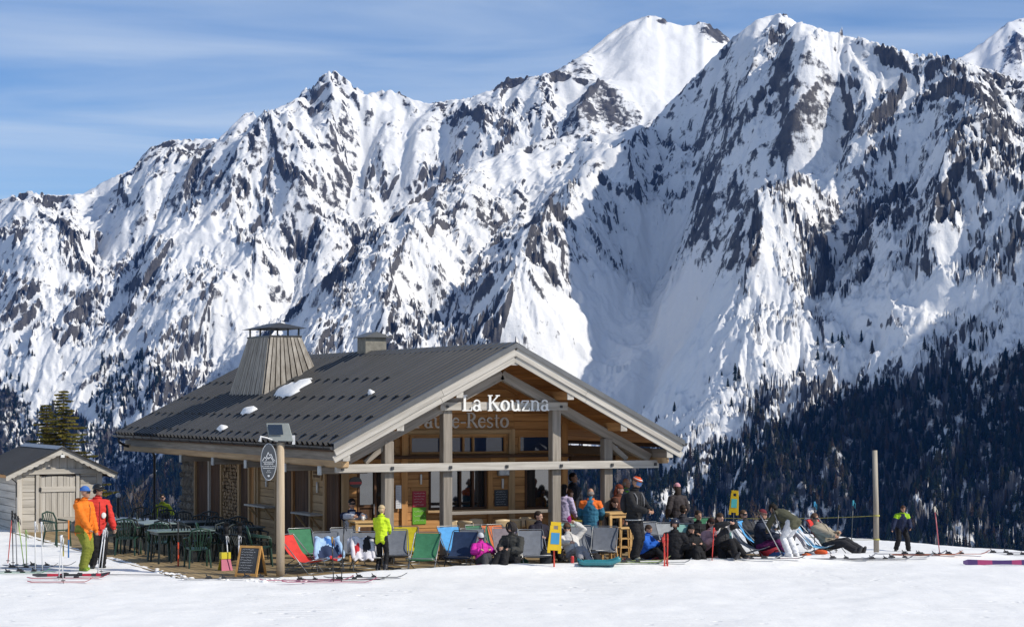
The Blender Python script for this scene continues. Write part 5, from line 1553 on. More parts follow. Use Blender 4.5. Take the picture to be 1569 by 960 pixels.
person('man in teal jacket with orange shoulders seen from behind', gp(905, 46.7), 170, 1.60, wrists=[(-.22, -.30, 1.0), (.22, -.30, 1.0)], head=(12, 18, 0), top=(.035, .15, .24), yoke=(.80, .17, .03), legs=NVY, hair=('fringe', (.25, .22, .2)), bulk=.05, coat=.1, skin=SKIN_TAN, eyes='open')
person('bald man in grey and green jacket behind the man in the bobble hat', gp(958, 49.0), 30, 1.74, head=(30, 4, 0), top=(.14, .35, .03), yoke=(.16, .16, .17), legs=BLK, eyes='open', bulk=.035, hair=('fringe', (.3, .27, .24)), skin=SKIN_TAN)
person('red-haired woman in brown jacket at the right-hand high table', gp(947, 48.3), 50, 1.62, head=(20, 10, 0), top=(.14, .05, .03), legs=BLK, eyes='open', hair=('long', (.17, .04, .02)), bulk=.03)
person('woman with black hair in lilac top and magenta trousers beside the porch post', gp(864, 48.4), 150, 1.62, wrists=[(-.2, -.25, .95), (.2, -.25, .95)], top=(.50, .44, .62), legs=(.30, .02, .16), eyes='open', hair=('long', (.012, .010, .010)), bulk=.03)
person('child in mustard jacket behind the woman in lilac', gp(872, 49.4), 120, 1.46, top=(.62, .30, .02), legs=BLK, eyes='open', hair=('long', (.10, .045, .02)), bulk=.035)
person('young skier in navy and lime jacket leaning forward by the fence post', gp(1381, 49.3), 8, 1.16, pelvis=(0, .05, .88), lean=16, ankles=[(-.20, .02, .085), (.26, -.02, .085)], wrists=[(-.42, -.22, .80), (.24, -.28, .86)], head=(10, 22, 0), top=(.016, .024, .06), yoke=(.30, .52, .02), legs=BLK, hair=('short', (.06, .03, .02)), eyes='open', bulk=.05, skin=SKIN_TAN)
person('person in white trousers and olive jacket bending over with back turned', gp(1213, 45.5), -142, 1.62, pelvis=(0, .05, .84), lean=66, ankles=[(-.14, .0, .085), (.14, .05, .085)], wrists=[(-.18, -.62, .66), (.16, -.66, .60)], elbow_hint=[(-.8, 0, -.2), (.8, 0, -.2)], head=(0, 50, 0),
       top=(.085, .085, .055), legs=(.72, .73, .76), boots=(.70, .70, .72), hair=('short', (.02, .015, .012)), hat='beanie', hat_col=(.015, .015, .015), eyes='open', bulk=.035)
# --- at the tables
person('man in navy and white jacket with sunglasses sitting at the small high table', gp(541, 46.3), 20, 1.74, pelvis=(0, .12, .56), ankles=[(-.14, -.30, .16), (.14, -.30, .16)], wrists=[(-.10, -.42, 1.02), (.14, -.40, 1.02)], head=(-4, 6, 0), top=(.60, .62, .70), yoke=(.02, .025, .07), legs=BLK, hair=('short', (.015, .012, .01)), bulk=.04, skin=SKIN_TAN)
person('dark-haired woman in black sitting at the right-hand high table', gp(943, 47.6), 20, 1.64, pelvis=(0, .10, .60), ankles=[(-.12, -.25, .2), (.12, -.25, .2)], wrists=[(-.12, -.36, 1.0), (.12, -.36, 1.0)], head=(10, 16, 0), top=BLK, legs=BLK, eyes='open', hair=('long', (.05, .02, .012)), bulk=.03)
# --- in the deck chairs (seat level about 0.3)
SIT = dict(pelvis=(0, .02, .25), ankles=[(-.12, -.66, .10), (.14, -.62, .10)], lean=-30)
def sit(label, px, D, face=25, H=1.7, **kw):
    a = dict(SIT); a.update(kw); a.setdefault('group', 'people resting in deck chairs')
    if 'wrists' not in a: a['wrists'] = [(-.16, -.22, .58), (.16, -.22, .58)]
    return person(label, gp(px, D), face, H, **a)
sit('child in bright pink jacket and pale grey hat slumped in a deck chair', 740, 43.5, 18, 1.32, top=(.62, .03, .36), legs=(.06, .06, .065), hat='beanie', hat_col=(.55, .57, .60), head=(5, 25, 0), bulk=.05, lean=-24)
sit('person in dark padded jacket with the hood up sitting low', 783, 43.5, -28, 1.62, top=(.045, .045, .042), legs=BLK, hat='hood', hat_col=(.035, .03, .03), head=(-15, 12, 0), bulk=.06, lean=-6, wrists=[(-.1, -.34, .52), (.14, -.30, .50)])
sit('dark-haired person in black leaning over behind a grey deck chair', 830, 46.0, 30, 1.66, top=(.02, .018, .03), legs=BLK, hair=('short', (.03, .02, .015)), head=(30, 10, 0), eyes='open', lean=-16, pelvis=(0, .02, .36))
sit('woman in white fleece and grey leggings sunbathing with an arm behind her head', 880, 44.6, 22, 1.68, top=(.62, .60, .57), legs=(.27, .27, .29), hair=('long', (.10, .05, .03)), lean=-38, wrists=[(-.20, -.20, .56), (.16, .30, .96)], elbow_hint=[(-.6, .6, -.3), (1, -.2, .4)], head=(-25, 5, 0), bulk=.03)
sit('boy in bright blue jacket sitting on a red sledge', 990, 45.0, 60, 1.42, top=(.02, .12, .52), legs=BLK, hair=('short', (.05, .03, .02)), eyes='open', lean=4, head=(0, 22, 0), bulk=.05, wrists=[(-.1, -.36, .62), (.12, -.36, .62)], skin=SKIN_TAN)
sit('person in black with a dark helmet sitting with their back turned', 1034, 44.8, 165, 1.62, top=(.015, .015, .018), legs=BLK, hat='helmet', hat_col=(.018, .02, .035), trim=(.02, .03, .10), lean=0, bulk=.05)
sit('child with dark hair in black sitting with knees up', 1062, 44.8, 20, 1.40, top=BLK, legs=BLK, hair=('short', (.025, .018, .014)), hat='cap', hat_col=(.02, .02, .02), eyes='open', lean=-10, ankles=[(-.12, -.52, .10), (.14, -.48, .10)], bulk=.05)
sit('dark-haired young man in black behind the child with knees up', 1071, 46.6, 15, 1.70, top=BLK, legs=BLK, hair=('short', (.03, .02, .015)), eyes='open', lean=-6, pelvis=(0, .02, .30), head=(10, 8, 0), skin=SKIN_TAN)
sit('person seen from behind with only dark hair above a mint deck chair', 1047, 48.6, 170, 1.70, top=(.05, .05, .06), legs=BLK, hair=('short', (.03, .02, .014)), eyes='open', lean=-8, pelvis=(0, .02, .34))
sit('woman in pale pink jacket and sunglasses with long dark hair', 1095, 45.3, 22, 1.64, top=(.46, .28, .30), legs=BLK, hair=('long', (.035, .015, .012)), lean=-16, head=(6, 6, 0), bulk=.05)
sit('woman in black and white holding a white cup beside the pink jacket', 1109, 45.0, 30, 1.58, top=(.03, .03, .033), yoke=(.6, .57, .56), legs=BLK, hair=('long', (.05, .03, .02)), eyes='open', lean=-14, wrists=[(-.08, -.30, .86), (.08, -.30, .84)], bulk=.04)
sit('woman in navy jacket, purple trousers and maroon striped beanie', 1168, 46.4, 70, 1.68, top=(.018, .026, .05), legs=(.13, .02, .10), hat='beanie', hat_col=(.16, .03, .04), trim=(.20, .12, .11), lean=-2, head=(4, 16, 0), eyes='open', bulk=.05, wrists=[(-.1, -.40, .56), (.12, -.40, .54)], pelvis=(0, .02, .34))
sit('sunbather with sunglasses behind the woman in the maroon beanie', 1156, 47.6, 40, 1.68, top=(.05, .05, .055), legs=BLK, hair=('short', (.10, .06, .035)), lean=-34, pelvis=(0, .02, .36))
sit('man in beige jacket and sunglasses stretched out by the fence', 1272, 47.2, 48, 1.76, top=(.34, .30, .23), legs=(.035, .035, .04), hair=('short', (.10, .06, .04)), lean=-40, ankles=[(-.12, -.80, .12), (.14, -.76, .12)], bulk=.045, skin=SKIN_TAN, head=(-30, 8, 0), wrists=[(-.2, -.34, .42), (.2, -.1, .50)])

sit('distant man in lime jacket and sunglasses beyond the white tables', 249, 65.5, 20, 1.74, top=(.36, .42, .02), legs=BLK, hair=('short', (.02, .015, .01)), bulk=.035, lean=0, head=(-20, 0, 0), group=None)
# ================================================================== deck chairs
def own_mat(o, mat):
    o.material_slots[0].link = 'OBJECT'; o.material_slots[0].material = mat
frame_m = flat((.30, .31, .32), .4, 'metal'); frame_dark = flat((.03, .03, .035), .5, 'plastic')
def sling_mesh(w=.27, top=(.40, .90), low=(.06, .21), front=(-.46, .33)):
    m = MB(); rows = 14; cols = 6; vs = []
    for i in range(rows + 1):
        t = i / rows
        y = (1 - t) ** 2 * top[0] + 2 * t * (1 - t) * low[0] + t * t * front[0]
        z = (1 - t) ** 2 * top[1] + 2 * t * (1 - t) * (low[1] - .08) + t * t * front[1]
        for j in range(cols + 1):
            s = j / cols * 2 - 1
            ww = w * (1 - .05 * math.sin(math.pi * t))
            vs.append((s * ww, y + .010 * math.sin(3 * s + i), z - .030 * (1 - s * s) * math.sin(math.pi * t) ** .5))
    fs = [(i * (cols + 1) + j, i * (cols + 1) + j + 1, (i + 1) * (cols + 1) + j + 1, (i + 1) * (cols + 1) + j) for i in range(rows) for j in range(cols)]
    return m.add(vs, fs).mesh('sling', True)
SLING = sling_mesh()
def tube_loop(pts, r=.011): return MB().tube(pts, r, 6).mesh('tube', True)
BACKF = tube_loop([(-.285, -.36, .012), (-.285, .02, .47), (-.285, .385, .90), (-.255, .41, .93), (.255, .41, .93), (.285, .385, .90), (.285, .02, .47), (.285, -.36, .012)])
SEATF = tube_loop([(-.30, .40, .012), (-.30, .02, .16), (-.30, -.44, .335), (-.26, -.47, .35), (.26, -.47, .35), (.30, -.44, .335), (.30, .02, .16), (.30, .40, .012)])
FOOTF = tube_loop([(-.285, -.36, .012), (.285, -.36, .012)]); FOOTB = tube_loop([(-.30, .40, .012), (.30, .40, .012)])
SLING.materials.append(frame_m)
for q_ in (BACKF, SEATF, FOOTF, FOOTB): q_.materials.append(frame_m)
def deck_chair(px, D, face, col, label, dz=0.0, s=1.0, dark=False):
    c = empty('deck_chair', gp(px, D, dz), R(face), label, 'deck chair', 'folding deck chairs set out before the restaurant')
    c.scale = (s, s, s * .87)
    sl = obj('sling', SLING, None, c); own_mat(sl, flat(col, .75))
    for nm, me in (('back_frame', BACKF), ('seat_frame', SEATF), ('foot_bar', FOOTF), ('foot_bar', FOOTB)):
        o = obj(nm, me, None, c)
        if dark: own_mat(o, frame_dark)
    return c
RED, GRN, BLU, YEL, ORG = (.62, .05, .04), (.055, .20, .105), (.10, .36, .72), (.55, .47, .02), (.62, .17, .06)
CGRY, MINT, NAVY2 = (.16, .175, .205), (.22, .42, .38), (.025, .045, .10)
for px, D, fc, col, lb in (
    (462, 42.7, 62, RED, 'red deck chair beside the lamp post, nearest the chalkboard'),
    (470, 44.6, 30, GRN, 'green deck chair just behind the red one'),
    (503, 43.3, 14, CGRY, 'grey deck chair under a light blue jacket'),
    (533, 44.8, 24, CGRY, 'grey deck chair in front of the small high table'),
    (560, 43.4, 10, CGRY, 'grey deck chair with a white and red ski suit over it'),
    (606, 44.2, 6, CGRY, 'grey deck chair beside the woman in neon yellow'),
    (622, 45.3, 4, YEL, 'yellow deck chair behind the woman in neon yellow'),
    (650, 43.2, -10, GRN, 'green deck chair in the front row right of the yellow one'),
    (698, 45.4, 28, BLU, 'bright blue deck chair below the handrail'),
    (706, 43.7, -14, NAVY2, 'low dark navy mesh deck chair in front of the bright blue one'),
    (730, 44.6, 14, CGRY, 'grey deck chair between the navy one and the pink child'),
    (740, 45.8, 24, GRN, 'green deck chair left of the orange one'),
    (766, 46.0, 30, ORG, 'orange deck chair in the back row behind the hooded person'),
    (777, 44.9, 8, (.24, .20, .22), 'mauve grey deck chair behind the hooded person'),
    (818, 44.1, 12, CGRY, 'grey deck chair with a black bag strap left of the yellow sign'),
    (878, 46.8, 8, MINT, 'mint deck chair behind the sunbathing woman'),
    (884, 44.8, 22, CGRY, 'grey deck chair holding the woman in white fleece'),
    (902, 45.5, 26, CGRY, 'grey deck chair just right of the woman in white fleece'),
    (925, 45.3, -8, CGRY, 'grey deck chair in front of the right-hand high table'),
    (1004, 46.9, 26, CGRY, 'grey deck chair behind the boy in blue'),
    (1030, 46.6, 12, (.34, .36, .38), 'light grey deck chair behind the helmeted person'),
    (1056, 46.3, 8, MINT, 'mint deck chair behind the child with knees up'),
    (1050, 48.4, 14, BLU, 'bright blue deck chair in the back row right of the bobble hat'),
    (1078, 48.8, 10, GRN, 'green deck chair in the back row beside a bright blue one'),
    (1108, 46.5, 10, MINT, 'mint deck chair behind the two women'),
    (1145, 46.2, 72, CGRY, 'large grey deck chair seen from the side beside the yellow sign'),
    (1160, 47.4, 66, BLU, 'blue and red striped deck chair behind the maroon beanie'),
    (1188, 48.2, 40, CGRY, 'grey deck chair behind the person bending over'),
    (1243, 46.9, 66, (.14, .40, .66), 'light blue deck chair carrying a white towel'),
    (1266, 47.5, 48, RED, 'red deck chair under the man in beige')):
    deck_chair(px, D, fc, col, lb, dark=(col in (NAVY2,)), s=1.04 if px > 1100 else 1.0)

# ================================================================== garden furniture on the left of the terrace
plas = flat((.012, .045, .030), .45, 'plastic'); plas_d = flat((.009, .016, .016), .5, 'plastic')
def garden_chair(mat):
    c = empty('garden_chair')
    MB().add([(-.23, -.22, .43), (.23, -.22, .43), (.20, .20, .405), (-.20, .20, .405), (-.23, -.22, .405), (.23, -.22, .405), (.20, .20, .38), (-.20, .20, .38)], [(0, 1, 2, 3), (7, 6, 5, 4), (0, 4, 5, 1), (1, 5, 6, 2), (2, 6, 7, 3), (3, 7, 4, 0)]).build('seat', mat, c)
    for sx in (-1, 1):
        MB().tube([(sx * .23, -.20, .42), (sx * .25, -.24, .0)], [.026, .020], 6).build('leg', mat, c)
        MB().tube([(sx * .21, .19, .41), (sx * .24, .27, .0)], [.026, .020], 6).build('leg', mat, c)
        MB().tube([(sx * .245, -.21, .42), (sx * .275, -.20, .62), (sx * .28, 0, .645), (sx * .26, .20, .66)], [.02, .022, .024, .024], 6).build('armrest', mat, c, True)
    MB().tube([(-.20, .20, .41), (-.245, .25, .66), (-.19, .30, .82), (0, .32, .865), (.19, .30, .82), (.245, .25, .66), (.20, .20, .41)], .022, 6).build('back_rim', mat, c, True)
    for x in (-.13, -.065, 0, .065, .13):
        MB().tube([(x * .7, .20, .41), (x, .275, .64), (x * 1.15, .312, .84 - abs(x) * .35)], [(.016, .008)] * 3, 5).build('back_slat', mat, c)
    return c
gc0 = garden_chair(plas); gc1 = garden_chair(plas_d)
used = {0: False, 1: False}
def put_gchair(px, D, face, kind, label):
    src = (gc0, gc1)[kind]
    c = src if not used[kind] else copy_tree(src)
    used[kind] = True
    c.location = gp(px, D); c.rotation_euler = (0, 0, R(face))
    tag(c, label, 'garden chair', 'plastic garden chairs on the shaded terrace')
for px, D, fc, kd, lb in (
    (87, 50.5, 60, 0, 'green garden chair standing alone against the shed'),
    (170, 48.6, 130, 1, 'near-black garden chair at the left end of the leftmost table'),
    (196, 47.8, 175, 0, 'green garden chair at the near side of the leftmost table'),
    (212, 48.1, 150, 1, 'near-black garden chair between the two left tables'),
    (243, 46.2, 190, 0, 'green garden chair left of the red marker stake'),
    (258, 47.2, 160, 1, 'near-black garden chair tucked under the middle table'),
    (283, 45.6, 175, 1, 'near-black garden chair behind the red marker stake'),
    (303, 44.2, 200, 0, 'green garden chair nearest the chalkboard'),
    (322, 46.0, 95, 0, 'green garden chair turned sideways beside the side wall'),
    (216, 52.6, 10, 1, 'near-black garden chair on the far side of the middle table'),
    (238, 53.2, -20, 1, 'near-black garden chair with its back to the bright snow'),
    (284, 50.5, 20, 1, 'near-black garden chair in front of the stone pillar'),
    (305, 49.0, 0, 1, 'near-black garden chair below the firewood bay'),
    (332, 48.2, 15, 1, 'near-black garden chair nearest the side wall shelf'),
    (350, 45.8, 30, 1, 'near-black garden chair behind the black gloves'),
    (375, 45.2, 60, 1, 'near-black garden chair in the deepest shade behind the chalkboard'),
    (180, 50.8, 150, 1, 'near-black garden chair behind the man in red at the back'),
    (262, 51.5, 30, 1, 'near-black garden chair at the back left of the stone pillar'),
    (296, 46.6, 120, 1, 'near-black garden chair at the right end of the front table'),
    (316, 50.6, -10, 1, 'near-black garden chair against the brown panel by the firewood'),
    (344, 47.6, 200, 1, 'near-black garden chair pushed under the dark table by the shelf'),
    (366, 48.2, 10, 1, 'near-black garden chair against the wall under the left shelf'),
    (388, 46.4, 45, 1, 'near-black garden chair between the dark table and the lamp post'),
    (228, 50.0, 100, 1, 'near-black garden chair at the far end of the middle table'),
    (400, 44.6, 100, 0, 'dark green garden chair just left of the lamp post')):
    put_gchair(px, D, fc, kd, lb)
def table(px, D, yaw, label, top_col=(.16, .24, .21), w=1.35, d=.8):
    t = empty('garden_table', gp(px, D), R(yaw), label, 'table', 'plastic tables on the shaded terrace')
    MB().box(-w / 2, w / 2, -d / 2, d / 2, .70, .735).build('tabletop', flat(top_col, .35, 'plastic'), t, bevel=.01)
    MB().box(-w / 2 + .05, w / 2 - .05, -d / 2 + .05, d / 2 - .05, .64, .70).build('apron', plas_d, t)
    for sx in (-1, 1):
        for sy in (-1, 1):
            MB().tube([(sx * (w / 2 - .1), sy * (d / 2 - .1), .68), (sx * (w / 2 - .06), sy * (d / 2 - .06), 0)], [.032, .024], 8).build('leg', plas_d, t)
    return t
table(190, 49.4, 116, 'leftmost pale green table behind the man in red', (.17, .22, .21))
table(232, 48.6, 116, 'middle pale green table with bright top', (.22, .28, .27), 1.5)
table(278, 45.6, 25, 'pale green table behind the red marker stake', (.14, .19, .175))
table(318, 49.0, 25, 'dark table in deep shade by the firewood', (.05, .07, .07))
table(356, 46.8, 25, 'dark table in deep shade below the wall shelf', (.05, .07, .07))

# ================================================================== cream chairs under the handrail, high tables, stools
cream = pm('cream_plywood', (.66, .52, .33), (.58, .44, .26), 6, .45, spec=.4)
def cream_chair(px, D, face, label):
    c = empty('cream_chair', gp(px, D), R(face), label, 'chair', 'cream chairs under the handrail')
    vs = []; n = 8
    for j, (z, y, w) in enumerate(((.60, .20, .20), (.68, .235, .205), (.78, .26, .20), (.84, .275, .175))):
        for i in range(n + 1):
            s = i / n * 2 - 1; vs.append((s * w, y - .05 * s * s, z - (.02 * s * s if j == 3 else 0)))
    k = n + 1; b_ = len(vs); vs += [(x, y + .014, z) for x, y, z in vs]
    fs = []
    for j in range(3):
        for i in range(n): fs += [(j * k + i, j * k + i + 1, (j + 1) * k + i + 1, (j + 1) * k + i), (b_ + j * k + i, b_ + (j + 1) * k + i, b_ + (j + 1) * k + i + 1, b_ + j * k + i + 1)]
    for i in range(n): fs += [(3 * k + i, 3 * k + i + 1, b_ + 3 * k + i + 1, b_ + 3 * k + i), (i + 1, i, b_ + i, b_ + i + 1)]
    for j in range(3): fs += [(j * k, (j + 1) * k, b_ + (j + 1) * k, b_ + j * k), (j * k + n, b_ + j * k + n, b_ + (j + 1) * k + n, (j + 1) * k + n)]
    MB().add(vs, fs).build('backrest', cream, c, True)
    MB().box(-.2, .2, -.22, .2, .44, .46).build('seat', cream, c, bevel=.008)
    for sx in (-1, 1):
        MB().tube([(sx * .18, .19, .45), (sx * .19, .24, .80)], .011, 6).build('back_tube', frame_dark, c)
        MB().tube([(sx * .17, -.18, .45), (sx * .20, -.22, 0)], .012, 6).build('leg', frame_dark, c); MB().tube([(sx * .17, .17, .45), (sx * .20, .23, 0)], .012, 6).build('leg', frame_dark, c)
for px, D, fc, lb in ((694, 47.4, 20, 'cream chair half hidden by the porch post'), (718, 47.6, 160, 'cream chair second from the post below the handrail'), (737, 47.9, 35, 'cream chair turned aside behind the green deck chair'), (765, 48.1, 200, 'cream chair behind the orange deck chair'),
                      (789, 48.3, 170, 'cream chair below the slate menu board'), (812, 48.6, 30, 'cream chair below the right-hand window'), (824, 48.2, 140, 'cream chair nearest the right porch post')):
    cream_chair(px, D, fc, lb)
pine = pm('pine_table', (.62, .40, .17), (.48, .29, .11), 6, .55, .15, 20, (.2, 1.6, 1.6))
def high_table(px, D, yaw, label, w=.62, d=.62, h=1.02):
    t = empty('high_table', gp(px, D), R(yaw), label, 'table', 'high wooden tables on the terrace')
    MB().box(-w / 2, w / 2, -d / 2, d / 2, h - .04, h).build('tabletop', pine, t, bevel=.006)
    for sx in (-1, 1):
        for sy in (-1, 1): MB().box(sx * (w / 2 - .05) - .03, sx * (w / 2 - .05) + .03, sy * (d / 2 - .05) - .03, sy * (d / 2 - .05) + .03, 0, h - .04).build('leg', pine, t)
        MB().box(sx * (w / 2 - .05) - .015, sx * (w / 2 - .05) + .015, -d / 2 + .08, d / 2 - .08, .22, .27).build('stretcher', pine, t)
    for sy in (-1, 1): MB().box(-w / 2 + .08, w / 2 - .08, sy * (d / 2 - .05) - .012, sy * (d / 2 - .05) + .012, h - .12, h - .045).build('apron', pine, t)
high_table(562, 45.7, 20, 'small high pine table between the seated man and the woman in yellow', .72, .62, .93)
high_table(943, 46.9, 24, 'high pine table behind the man in the bobble hat', .62, .62, 1.06)
def stool(px, D, label):
    t = empty('stool', gp(px, D), R(20), label, 'stool', 'high wooden stools')
    MB().box(-.17, .17, -.17, .17, .70, .74).build('seat', pine, t, bevel=.01)
    for sx in (-1, 1):
        for sy in (-1, 1): MB().tube([(sx * .13, sy * .13, .70), (sx * .19, sy * .19, 0)], .018, 6).build('leg', pine, t)
    for z, q_ in ((.28, .165), (.48, .147)):
        for sx in (-1, 1): MB().tube([(sx * q_, -q_, z), (sx * q_, q_, z)], .011, 5).build('rung', pine, t); MB().tube([(-q_, sx * q_, z), (q_, sx * q_, z)], .011, 5).build('rung', pine, t)
stool(957, 46.4, 'pine stool to the right of the right-hand high table'); stool(930, 46.2, 'pine stool in front of the right-hand high table')
yt = empty('yellow_table', gp(880, 48.9), R(15), 'small yellow table behind the porch post', 'table')
MB().box(-.5, .5, -.35, .35, .70, .74).build('tabletop', flat((.62, .50, .03), .5, 'plastic'), yt, bevel=.008)
for sx in (-1, 1):
    for sy in (-1, 1): MB().tube([(sx * .42, sy * .28, .7), (sx * .45, sy * .3, 0)], .02, 6).build('leg', frame_m, yt)

# ================================================================== clothes laid over chairs
def draped(name, label, cat, loc, yaw, w, parts, seed, h=.55):
    """cloth hung over a chair back: front fall, ridge and back fall, with folds; parts = colours with (x0,x1,t0,t1)"""
    e = empty(name, loc, R(yaw), label, cat)
    rd = random.Random(seed); nx, nt = 22, 22
    def P(s, t, o=0):
        a = 2.2 * (t - .42)
        y = -.16 + t * .56 if t < .75 else .26 + (t - .75) * .3
        z = .30 + .58 * t if t < .78 else .75 - (t - .78) * 1.4
        f_ = .022 * math.sin(s * 4 + seed + 5 * t) + .012 * math.sin(s * 11 + 8 * t + seed)
        ww = w * (1 + .16 * math.sin(3 * t + seed) + .08 * math.sin(9 * t))
        return Vector((s * ww, y - f_ - .035 - o, z + .025 * math.sin(s * 7 + seed)))
    mats = [flat(c, .8) for c, _ in parts]
    m = MB(); vs = [P(i / nx * 2 - 1, j / nt) for j in range(nt + 1) for i in range(nx + 1)]
    fs = []; mi = []
    for j in range(nt):
        for i in range(nx):
            fs.append((j * (nx + 1) + i, j * (nx + 1) + i + 1, (j + 1) * (nx + 1) + i + 1, (j + 1) * (nx + 1) + i))
            s, t = (i + .5) / nx * 2 - 1, (j + .5) / nt; k = 0
            for q_, (_, rg) in enumerate(parts):
                if rg and rg[0] <= s + .1 * math.sin(7 * t + seed) <= rg[1] and rg[2] <= t + .06 * math.sin(6 * s) <= rg[3]: k = q_
            mi.append(k)
    m.add(vs, fs); m.mi = mi
    o = m.build('cloth', mats, e, True)
    sm_ = o.modifiers.new('thick', 'SOLIDIFY'); sm_.thickness = .035
    for sx in (-1, 1):
        MB().tube([P(sx * .72, .70, .01), P(sx * .92, .50, .03), P(sx * .86, .28, .04), P(sx * .95, .08, .03)], [(.05, .03), (.046, .028), (.042, .026), (.036, .024)], 8).build('sleeve', mats[0], e, True)
    return e
draped('jacket', 'light blue and navy ski jacket spread over a deck chair', 'jacket', gp(503, 43.0, -.02), 14, .27, [((.36, .52, .74), None), ((.03, .045, .10), (-.6, .7, .05, .45)), ((.05, .16, .45), (-.2, .5, .5, .72)), ((.5, .04, .05), (.1, 1, 0, .12))], 1)
draped('ski_suit', 'white, red and black ski suit hung over a grey deck chair', 'ski suit', gp(556, 43.05, -.02), 10, .25, [((.66, .64, .68), None), ((.02, .02, .025), (.1, 1, .3, .8)), ((.5, .03, .04), (-.7, -.2, .2, .5))], 5)
draped('towel', 'white towel draped over the light blue deck chair', 'towel', gp(1230, 46.9, .02), 60, .22, [((.70, .70, .73), None)], 9)

# ================================================================== poles, stakes, skis
def ski_pole(base, tip_lean, L, col, grip, label, hang=None, group='ski poles stuck in the snow', strap=None):
    """base on the ground; tip_lean = (dx, dy) offset of the grip"""
    e = empty('ski_pole', base, 0, label, 'ski pole', group)
    d = Vector((tip_lean[0], tip_lean[1], math.sqrt(max(L * L - tip_lean[0] ** 2 - tip_lean[1] ** 2, .01)))).normalized()
    MB().tube([d * -.06, d * L * .5, d * (L - .12)], [.010, .012, .013], 8).build('shaft', flat(col, .35, 'plastic'), e, True)
    MB().tube([d * (L - .13), d * (L - .08), d * (L - .02), d * L], [.016, .022, .020, .026], 8).build('grip', flat(grip, .6, 'plastic'), e, True)
    MB().tube([d * .05, d * .062], [.045, .04], 10).build('basket', flat((.03, .03, .03), .6, 'plastic'), e)
    st = strap or grip
    MB().tube([d * (L - .01), d * (L - .06) + Vector((.05, -.02, -.02)), d * (L - .16) + Vector((.055, -.03, -.04)), d * (L - .12) + Vector((.02, 0, 0))], (.006, .004)[0], 5).build('strap', flat(st, .8), e, True)
    return e
W, K_ = (.68, .69, .70), (.02, .02, .02)
def snow_at(px, py):
    """point on the snow seen at (px, py)"""
    r = ray(px, py); t = np.arange(25.0, 70.0, .02)
    hit = HC + r[2] * t < ground_z(r[0] * t, t)
    t = float(t[np.argmax(hit)]) if hit.any() else 60.0
    return Vector((r[0] * t, t, HC + r[2] * t))
for px, py, ln, L, col, gr, lb in (
    (12, 862, (.10, 0), 1.10, (.55, .08, .06), K_, 'leftmost ski pole, dark red, leaning against the black ones'),
    (20, 865, (-.02, 0), 1.20, K_, K_, 'black ski pole upright at the far left with black straps'),
    (26, 868, (-.05, .05), 1.18, (.25, .25, .26), K_, 'grey and black ski pole beside the far left black one'),
    (37, 868, (-.14, 0), 1.12, (.30, .46, .12), K_, 'green ski pole leaning left at the far left'),
    (41, 867, (-.02, 0), .80, (.30, .42, .16), (.3, .42, .16), 'short thin green pole left of the two white ones'),
    (54, 876, (.0, 0), 1.08, W, W, 'left of two upright white ski poles in front of the shed'),
    (65, 877, (-.02, 0), 1.08, W, W, 'right of two upright white ski poles in front of the shed'),
    (90, 888, (.06, 0), .92, W, W, 'white ski pole crossing another behind the red skis'),
    (97, 893, (-.05, 0), .95, W, W, 'white ski pole planted between the red skis'),
    (149, 882, (.14, 0), .98, W, (.6, .6, .6), 'white ski pole held near the man in red, nearer the camera'),
    (155, 879, (.10, 0), .98, W, (.6, .6, .6), 'white ski pole held near the man in red, farther back'),
    (344, 856, (-.17, .05), .58, W, (.5, .5, .5), 'white ski pole leaning left beside the chalkboard'),
    (351, 882, (-.06, 0), .92, W, W, 'white ski pole with a black glove left of the chalkboard'),
    (365, 885, (.02, 0), .95, W, W, 'white ski pole with a black glove in front of the chalkboard'),
    (511, 890, (-.03, 0), .90, K_, (.3, .18, .05), 'black ski pole with brown grip before the light blue jacket'),
    (523, 891, (.06, 0), 1.22, K_, K_, 'tall black ski pole left of the white ski suit'),
    (1022, 866, (-.10, 0), .62, (.60, .05, .04), (.5, .04, .04), 'red ski pole behind the red skis'),
    (1091, 858, (.04, 0), .72, (.62, .05, .04), (.62, .05, .04), 'red pole in front of the woman in pale pink'),
    (1199, 852, (-.55, .1), 1.18, (.35, .36, .38), K_, 'grey ski pole leaning across the person bending over'),
    (1213, 852, (-.42, .1), 1.15, (.3, .3, .32), K_, 'dark grey ski pole leaning just behind the other grey one'),
    (1248, 846, (.0, 0), 1.22, (.04, .05, .07), (.06, .36, .62), 'ski pole with bright blue grip beside the light blue deck chair'),
    (1281, 846, (.07, 0), 1.15, (.05, .05, .06), K_, 'dark ski pole planted beside the man in beige'),
    (1304, 845, (.05, 0), 1.24, (.04, .05, .06), (.05, .32, .42), 'ski pole with teal and black grip left of the fence post'),
    (1440, 850, (-.12, 0), 1.12, (.50, .12, .14), (.66, .60, .5), 'single red and white ski pole right of the young skier')):
    ski_pole(snow_at(px, py), ln, L, col, gr, lb)
